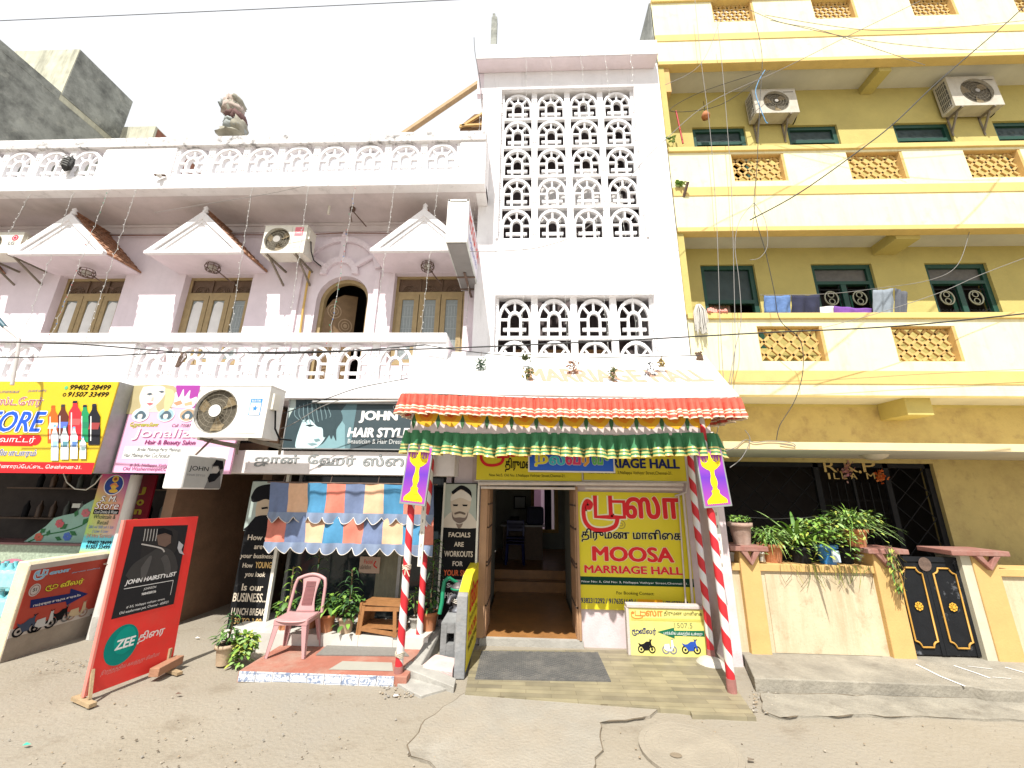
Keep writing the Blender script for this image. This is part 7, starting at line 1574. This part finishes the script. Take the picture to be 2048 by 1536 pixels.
tag(mb.build('mop_head'), 'grey string mop head hanging over the balcony rail', 'mop')
mb = MB().mat(M('coral_cloth', (.62, .25, .20), .9, .15, 14, .3)); c = P(1433, 627, 6.56)
for k in range(7): a = c+Vector((-.16+.05*k, random.uniform(-.03, .03), 0)); mb.tube([a+Vector((0, -.05, -.01)), a+Vector((.02, 0, .07+.03*math.sin(k))), a+Vector((.03, .06, 0))], .03, 7)
tag(mb.build('folded_cloth'), 'folded coral cloth resting on the yellow balcony rail', 'cloth')
# clay pot on the upper balcony and red rod
c = P(1411, 230, 7.0); mb = MB().mat(TERRA); mb.lathe([(.02, -.12), (.08, -.08), (.09, -.02), (.06, .05), (.05, .07), (.01, .08)], c, 14); mb.mat(BLACKM).tube([c+Vector((0, 0, .08)), c+Vector((0, 0, .4))], .006, 4); tag(mb.build('hanging_pot'), 'small clay pot hanging in the top yellow balcony', 'pot')
mb = MB().mat(M('red_rod', (.45, .03, .03), .5, .1)); mb.tube([P(1352, 222, 6.9), P(1366, 287, 6.9)], .018, 6); tag(mb.build('red_rod'), 'thin red rod leaning in the top yellow balcony', 'rod')

# ================================================================== terrace: cloth bundle and woven mask
c = P(461, 270, 6.0); mb = MB(); cm = [M('bundle_pink', (.42, .345, .30), .95, .2, 8, .3), M('bundle_maroon', (.13, .07, .065), .95, .25, 8, .3), M('bundle_grey', (.30, .325, .315), .95, .2, 8, .3), M('bundle_olive', (.29, .275, .22), .95, .2, 8, .3)]
def lump(c, rx, ry, rz, m, seed, tilt=0):
    rows = []
    for j in range(11):
        th_ = math.pi*j/10; row = []
        for k in range(18):
            a = 2*math.pi*k/18; v = Vector((math.sin(th_)*math.cos(a), math.sin(th_)*math.sin(a), math.cos(th_))); q = 1+.38*noise.noise(v*2.2+Vector((seed, 0, 0)))+.16*noise.noise(v*6+Vector((0, seed, 0))); row.append(c+Vector((v.x*rx*q+tilt*v.z*rz, v.y*ry*q, v.z*rz*q)))
        rows.append(row)
    mb.mat(m).grid(rows, True, True)
for dx, dz, rx, rz, m, s in ((-.11, .80, .16, .17, cm[0], 1), (-.08, .64, .21, .16, cm[0], 2), (-.02, .60, .13, .2, cm[3], 12), (-.03, .44, .15, .12, cm[1], 3), (.10, .40, .10, .16, cm[1], 4), (.0, .27, .16, .10, cm[2], 5), (.05, .14, .20, .13, cm[2], 9), (.15, .17, .11, .2, cm[3], 6), (0, 0, .25, .06, cm[3], 7), (-.23, .68, .07, .15, cm[2], 8), (.02, .82, .07, .1, cm[3], 10)): lump(c+Vector((dx, 0, dz)), rx, .18, rz, m, s)
tag(mb.build('cloth_bundle'), 'ragged tied cloth bundle standing on the terrace parapet', 'cloth bundle')
c = P(136, 327, 5.84); mb = MB().mat(M('black_mask', (.03, .03, .03), .7, .4, 20, .5, 60)); lump(c, .12, .05, .16, MATS['black_mask'], 11)
for k in range(5): mb.mat(M('mask_line', (.2, .2, .19), .7, .2)).tube([c+Vector((-.08, -.055, -.1+.05*k)), c+Vector((0, -.075, -.08+.05*k)), c+Vector((.08, -.055, -.1+.05*k))], .008, 4)
tag(mb.build('evil_eye_mask'), 'black warding mask hung on the terrace lattice', 'mask')
mb = MB().mat(M('small_bulb', (.6, .58, .55), .3, .05)); c = P(318, 352, 5.84); mb.lathe([(.01, -.03), (.04, -.01), (.04, .03), (.02, .06)], c, 10); mb.mat(RUST).bar(c+Vector((-.1, 0, .03)), c+Vector((.08, .04, .05)), .04, .02); tag(mb.build('small_lamp'), 'small lamp fixed on the terrace parapet pier', 'lamp')

# ================================================================== left store counter and goods
root = thing('store_counter', 'low pale tiled store counter at the left edge', 'counter', (-8, 6.5, 0))
zt = P(80, 1090, 6.5).z; mb = MB().mat(M('pale_mosaic', (.34, .40, .30), .7, .35, 26, .2, 40)).box(-12, -6.75, 6.5, 6.95, .0, zt); child(mb.build('tiled_front'), root)
mb = MB().mat(M('counter_edge', (.22, .10, .10), .5, .1)).box(-12, -6.75, 6.48, 6.98, zt, zt+.03); child(mb.build('top'), root)
mb = MB().mat(M('pink_painted_rock', (.42, .16, .22), .7, .2, 5)); a, b = P(-20, 1165, 6.48), P(62, 1118, 6.48); mb.disc(((a.x+b.x)/2, 6.485, (a.z+b.z)/2), ((b.x-a.x)/2, 0, 0), (0, 0, (b.z-a.z)/2), 18); child(mb.build('painted_shape'), root)
BDY = 6.62; q = [P(x, y, BDY) for x, y in ((38, 1090), (60, 1075), (92, 1052), (108, 1036), (130, 1030), (152, 1026), (168, 1010), (190, 998), (215, 990), (215, 1090))]
root = thing('floral_board', 'green board with scalloped edge and painted flowers on the counter', 'board', (q[0].x, BDY, q[0].z)); mb = MB().mat(M('sage_paint', (.24, .40, .33), .6, .06)).prism(q[::-1], (0, .03, 0)); mb.recalc = True; child(mb.build('panel'), root)
bd = Board((q[0].x, BDY-.002, q[0].z), (3, 0, 0), (0, 0, 1)); GL_ = ink((.03, .14, .05))
bd.stroke([(56, 1084), (90, 1070), (130, 1062), (165, 1050), (190, 1030)], .02, GL_, 1.5)
for x, y, dx, dy in ((80, 1066, 12, -9), (100, 1060, -6, 12), (120, 1058, 16, -10), (140, 1062, 14, 9), (165, 1048, 12, -12), (150, 1034, 6, -14), (178, 1058, 12, 8), (110, 1074, 14, 6)): bd.poly([(x, y), (x+dx*.5-dy*.3, y+dy*.5+dx*.3), (x+dx, y+dy), (x+dx*.5+dy*.3, y+dy*.5-dx*.3)], GL_, 1.8)
for x, y, cc in ((78, 1074, (.5, .12, .08)), (120, 1047, (.5, .10, .12)), (135, 1073, (.08, .15, .45)), (172, 1026, (.5, .14, .16))):
    for k in range(6): bd.ell(x+5*math.cos(k), y+5*math.sin(k), 4, 4, ink(cc), 2+.05*k, 8)
child(bd.build('painted_flowers', None), root)
AQ = M('aqua_water_pack', (.18, .50, .55), .15, .25, 9, .3, 30, spec=.7)
root0 = None
for k, (px, zz) in enumerate(((-40, 0), (14, 0), (-40, .36), (14, .36), (-40, .72), (14, .72))):
    c = P(px, 1250, 5.85); lab = ['lowest', 'middle', 'topmost'][k//2]+(' shrink-wrapped water pack at the photo edge' if k % 2 == 0 else ' shrink-wrapped water pack beside the red parking wall')
    if root0 is None:
        root0 = thing('water_pack', lab, 'water pack', (c.x, 5.85, zz), 'stacked water packs'); mb = MB().mat(AQ)
        for i in range(3):
            for j in range(2): mb.lathe([(.066, .005), (.07, .03), (.062, .1), (.07, .13), (.062, .18), (.068, .22), (.05, .28), (.028, .32), (.026, .35)], (-.14+.14*i, -.07+.14*j, 0), 12)
        mb.build('bottles', root0); mb = MB().mat(M('shrink_film', (.28, .58, .62), .12, .2, 14, .4, 20, spec=.7)); mb.box(-.215, .215, -.145, .145, .02, .27); mb.build('film', root0, bevel=.04)
    else: dup(root0, (c.x, 5.85, zz), lab)
mb = MB().mat(BLACKM); 
for k in range(14): mb.mat(random.choice([BLACKM, M('bottle_grey', (.10, .11, .09), .4, .3), M('bottle_brown', (.12, .07, .04), .4, .3)])); x = -10.6+.3*k; mb.lathe([(.05, 0), (.055, .2), (.02, .28), (.018, .33)], (x, 8.3, 1.5), 10); mb.lathe([(.05, 0), (.055, .2), (.02, .28), (.018, .33)], (x+.12, 8.3, 2.1), 10)  # bottles in black, grey and brown
for z in (1.47, 2.07): mb.mat(WOODD).box(-11, -6.2, 8.15, 8.5, z, z+.03)
tag(mb.build('bottle_shelf'), 'dim shelves of bottles at the back of the store', 'shelf')
mb = MB().mat(M('white_switch', (.55, .55, .5), .5, .05)); c = P(152, 1012, 6.7); mb.box(c.x-.07, c.x+.07, 6.7, 6.75, c.z-.03, c.z+.04); tag(mb.build('switch_box'), 'small pale box on top of the green floral board', 'box')
mb = MB().mat(M('pale_wire', (.5, .47, .4), .6, .1)); mb.tube([P(x, y, 5.9) for x, y in ((127, 947), (134, 965), (150, 978), (172, 980), (190, 968), (204, 950))], .008, 5); tag(mb.build('hanging_wire'), 'pale wire looping under the yellow store sign', 'wire')
# things in the passage
for px, py, w_, h_, col_, lab in ((432, 1140, .5, .5, (.20, .12, .07), 'cardboard box high on the pile in the dark passage'), (428, 1180, .55, .55, (.17, .105, .06), 'cardboard box low on the pile in the dark passage')):
    c = P(px, py, 9.4); mb = MB().mat(M('old_carton_%d' % py, col_, .9, .15)); mb.box(c.x-.25, c.x+.25, 9.3, 9.7, max(.02, c.z-.3), c.z+.25); tag(mb.build('carton'), lab, 'box')
c = G(372, 1208, .02); root = thing('plastic_can', 'clear bluish water can standing behind the red standee', 'can', c); mb = MB().mat(M('can_plastic', (.10, .16, .16), .2, .2, 6)); mb.lathe([(.12, 0), (.14, .04), (.13, .2), (.14, .36), (.06, .45), (.04, .47)], (0, 0, 0), 16); mb.build('body', root); mb = MB().mat(ink((.05, .25, .3))); mb.lathe([(.045, .47), (.045, .51), (.01, .51)], (0, 0, 0), 12); mb.build('cap', root)

# ================================================================== street lamp arm at the left edge
mb = MB().mat(M('lamp_pipe', (.50, .47, .45), .5, .1)); Yl = 5.3; pts = [P(x, y, Yl) for x, y in ((-4, 640), (12, 656), (30, 671), (37, 680), (36, 700), (31, 730), (24, 770))]; root = thing('street_lamp', 'grey bent pipe street lamp arm at the left edge', 'street lamp', pts[-1]); mb.tube(spline(pts, 5), .022, 8); child(mb.build('arm'), root)
mb = MB().mat(M('teal_lamp_head', (.04, .10, .13), .4, .1)); mb.tube([P(-22, 622, Yl), P(-4, 640, Yl), P(10, 654, Yl)], .05, 10, True, .03); child(mb.build('lamp_head'), root)

# ================================================================== cables
CAB = M('black_cable', (.03, .03, .03), .6, .1); CABG = M('grey_cable', (.22, .21, .20), .6, .1); CABB = M('blue_cable', (.10, .30, .55), .6, .1)
def cable(pts, Y, r_, lab, m=CAB, grp='overhead cables'):
    n = len(pts); Ys = Y if isinstance(Y, (list, tuple)) else [Y]*n
    q = spline([P(x, y, Ys[k]) for k, (x, y) in enumerate(pts)], 6); mb = MB().mat(m); mb.tube(q, r_, 5, False); tag(mb.build('cable'), lab, 'cable', grp)
cable([(-60, 44), (500, 19), (960, -3)], 5.0, .006, 'thin cable crossing the white sky at the upper left')
cable([(-60, 683), (150, 688), (372, 705), (520, 705), (850, 698), (1200, 683), (1520, 666), (1800, 652), (2100, 622)], 4.9, .010, 'long dark cable running level across the whole street front')
cable([(-60, 716), (200, 712), (380, 704), (560, 707), (700, 702), (850, 690)], 4.92, .009, 'dark cable sagging along the balcony lattice to the canopy knot')
cable([(850, 690), (930, 702), (1030, 712), (1130, 716), (1260, 714), (1398, 711)], 5.9, .008, 'cable strung along the canopy top between the two knots')
cable([(2100, -60), (2046, 15), (1880, 160), (1790, 245), (1720, 300), (1600, 385), (1500, 440)], 4.9, .009, 'black cable slanting down across the top yellow balcony')
cable([(1840, 2), (1700, 70), (1560, 140), (1420, 205), (1330, 280), (1280, 330), (1180, 450), (1090, 492), (1000, 502), (940, 503)], 5.4, .006, 'grey cable curving from the yellow house across the tower lattice', CABG)
cable([(1388, -20), (1402, 120), (1420, 260), (1432, 420), (1437, 540), (1440, 640), (1447, 760)], 6.2, .006, 'pale vertical cable hanging left on the yellow front', CABG)
cable([(1434, 40), (1445, 140), (1455, 260), (1463, 380), (1468, 560), (1470, 700), (1462, 770)], 6.2, .006, 'second pale vertical cable on the yellow front', CABG)
cable([(1508, 30), (1524, 110), (1520, 200), (1514, 330), (1508, 405), (1515, 450), (1530, 500), (1548, 580), (1560, 640), (1600, 680), (1606, 740), (1590, 800), (1560, 850), (1553, 880)], 6.2, .006, 'long dark cable dropping down the yellow front to the porch', CAB)
cable([(1508, 405), (1480, 440), (1470, 490), (1478, 560), (1482, 640), (1470, 700), (1455, 780), (1430, 880)], 6.18, .006, 'looped cable bending left below the middle balcony', CABG)
cable([(1508, 405), (1530, 440), (1535, 490), (1520, 515), (1500, 520)], 6.16, .005, 'short curled cable end on the middle balcony', CABG)
cable([(1530, 140), (1516, 165), (1512, 190), (1530, 240), (1536, 246)], 6.3, .008, 'blue cable looped beside the nearer cooling unit', CABB)
cable([(1500, 20), (1560, 44), (1640, 60), (1760, 100), (1850, 130)], 5.5, .005, 'thin cable sagging over the top balcony band', CABG)
cable([(1530, 30), (1650, 50), (1760, 61), (1900, 55), (2060, 40)], 5.4, .005, 'thin cable bowed across the top yellow band', CABG)
cable([(1540, 40), (1700, 75), (1850, 94), (1960, 100), (2060, 97)], 5.4, .005, 'lower thin cable bowed across the top yellow band', CABG)
cable([(1640, 657), (1760, 625), (1880, 585), (1960, 550), (2060, 512)], 6.0, .005, 'thin cable rising right across the shuttered windows', CABG)
cable([(1520, 590), (1650, 588), (1760, 576), (1860, 560), (1915, 530), (1940, 460)], 6.62, .005, 'washing line strung behind the yellow balcony rail', CABG)
cable([(1450, 765), (1650, 760), (1850, 748), (2060, 738)], 6.4, .004, 'thin brown cable along the lower balcony band', M('brown_cable', (.25, .16, .08), .6, .1))
cable([(1330, 170), (1400, 130), (1440, 42), (1450, 20)], 6.0, .005, 'cable climbing from the tower corner to the top lattice panel', CABG)
cable([(1540, 140), (1440, 210), (1340, 222), (1400, 185), (1520, 145)], 6.6, .006, 'dark cable bundle in the top yellow balcony', CAB)
cable([(948, 75), (950, 105), (958, 150), (962, 180), (964, 205)], 6.15, .007, 'dark cable dangling at the tower top left corner')
cable([(690, 350), (560, 383), (400, 410), (310, 425)], 5.86, .004, 'thin wire across the terrace fascia', CABG)
cable([(546, 835), (600, 815), (660, 795), (720, 775), (815, 757)], 5.6, .007, 'cable running up from the fan unit to the canopy')
cable([(547, 862), (585, 848), (640, 815), (680, 800)], 5.7, .006, 'lower cable running from the fan unit to the tube light', CABG)
cable([(1440, 905), (1470, 895), (1490, 880), (1510, 885), (1540, 882), (1580, 885), (1590, 892), (1560, 888)], 5.98, .006, 'tangle of cable lying on the porch slab', CABG)
cable([(1490, 860), (1500, 880), (1484, 915), (1460, 935)], 5.95, .006, 'cable dropping from the porch slab behind the right board', CABG)
mb = MB().mat(RUST); c = P(366, 712, 4.9)
for k in range(6): mb.tube([c+Vector((random.gauss(0, .03), 0, .05)), c+Vector((random.gauss(0, .04), -.02, -.02)), c+Vector((random.gauss(-.05, .03), 0, -.16))], .010, 5)
tag(mb.build('cable_knot'), 'brown knotted rag on the crossing cables before the balcony', 'knot')
c = P(1516, 396, 6.18)

# fairy light strings
FAIR = M('fairy_wire', (.42, .42, .40), .6, .1); BULB = M('fairy_bulb', (.62, .62, .60), .3, .1); fb2 = [M('fairy_red', (.5, .08, .08), .3, .1), M('fairy_blue', (.08, .2, .5), .3, .1), M('fairy_green', (.05, .35, .2), .3, .1)]
def fairy(p0, p1, Y0, Y1, lab, grp, n=34, sag=.0, col_=None):
    a = P(*p0, Y0); b = P(*p1, Y1); mb = MB(); pts = []
    for k in range(n+1):
        t = k/n; pts.append(a*(1-t)+b*t+Vector((.010*math.sin(k*1.9)+sag*math.sin(math.pi*t), .01*math.cos(k*2.3), 0)))
    mb.mat(FAIR).tube(pts, .0035, 4, False)
    for k in range(1, n):
        mb.mat(BULB if not col_ else random.choice(fb2+[BULB])); d = Vector((random.uniform(-.02, .02), random.uniform(-.012, .0), random.uniform(-.014, .014))); mb.lathe([(.002, -.010), (.007, -.005), (.007, .006), (.002, .011)], pts[k]+d, 5, False)
    o = mb.build('fairy_lights'); tag(o, lab, 'light string', grp)
FG = 'fairy light strings on the pink house'
ords = ['leftmost string', 'second string from the left', 'third string from the left', 'string just left of the middle window', 'string left of the pink-badged cooling unit', 'string past the pink-badged cooling unit', 'string crossing the arched door', 'string left of the right-hand gable', 'string crossing the right-hand gable']
for k, (p0, p1) in enumerate((((60, 388), (16, 470)), ((147, 384), (40, 690)), ((218, 378), (100, 680)), ((275, 372), (150, 745)), ((505, 372), (455, 700)), ((617, 371), (572, 700)), ((712, 368), (655, 700)), ((790, 366), (745, 690)), ((877, 364), (840, 680)))):
    fairy(p0, p1, 5.86, 5.92, 'fairy light '+ords[k]+' on the pink house front', FG, 30 if k else 10, .0, k in (2, 6))
TG = 'fairy light strings on the tower front'
to = ['beside the left tower edge', 'along the left side of the lattice', 'over the first lattice column', 'over the second lattice column', 'over the third lattice column', 'over the fourth lattice column', 'along the right side of the lattice']
for k, (p0, p1) in enumerate((((964, 170), (930, 700)), ((1000, 175), (984, 700)), ((1053, 86), (1044, 705)), ((1100, 86), (1136, 705)), ((1159, 86), (1218, 705)), ((1207, 86), (1276, 700)), ((1259, 86), (1312, 700)))):
    fairy(p0, p1, 6.17 if k > 1 else 6.42, 6.42, 'fairy light string '+to[k], TG, 40)

# ================================================================== litter and stones on the street
mb = MB(); stone = [M('pebble_tan', (.28, .22, .15), .95, .2), M('pebble_grey', (.27, .25, .22), .95, .2), M('pebble_pale', (.34, .30, .24), .95, .2), M('grit_dark', (.14, .11, .08), .95, .2)]
for k in range(330):
    if random.random() < .72: px = random.uniform(0, 860); py = random.uniform(1385, 1536)
    else: px = random.uniform(860, 2048); py = random.uniform(1430, 1536)
    p = G(px, py, 0); s = random.choice([.003, .003, .004, .005, .007, .009]) * random.uniform(.7, 1.4)
    mb.mat(random.choice(stone)); mb.lathe([(s*.3, -.3*s), (s, .0), (s*.8, s*.5), (s*.2, s*.7)], (p.x, p.y, .008), 5, False)
for (x0_, y0_, x1_, y1_, nn) in ((760, 1370, 830, 1400, 60), (815, 1480, 900, 1530, 70), (1490, 1380, 1560, 1430, 50), (60, 1320, 300, 1350, 50)):
    for k in range(nn):
        p = G(random.uniform(x0_, x1_), random.uniform(y0_, y1_), 0); s = random.uniform(.006, .015); mb.mat(random.choice(stone[:3])); mb.lathe([(s*.4, -.3*s), (s, .1*s), (s*.7, s*.6), (s*.2, s*.75)], (p.x, p.y, .012), 6, False)
o = tag(mb.build('gravel'), 'loose grit and small stones scattered on the sandy street', 'gravel', kind='stuff')
for k, (px, py, col_, lab) in enumerate(((53, 1490, (.05, .35, .25), 'small green scrap lying on the street at far left'), (395, 1276, (.7, .7, .68), 'white paper scrap in the passage mouth'), (792, 1392, (.75, .75, .74), 'white scrap near the front left pole'), (357, 1388, (.12, .07, .05), 'dark dry leaf near the red standee'), (1502, 1520, (.15, .12, .09), 'dark scrap near the manhole'))):
    p = G(px, py, .022); mb = MB().mat(ink(col_)); mb.face([p+Vector((-.03, -.01, 0)), p+Vector((.02, -.015, .008)), p+Vector((.03, .01, .003)), p+Vector((-.02, .014, .012))]); tag(mb.build('litter'), lab, 'litter', 'litter on the street')
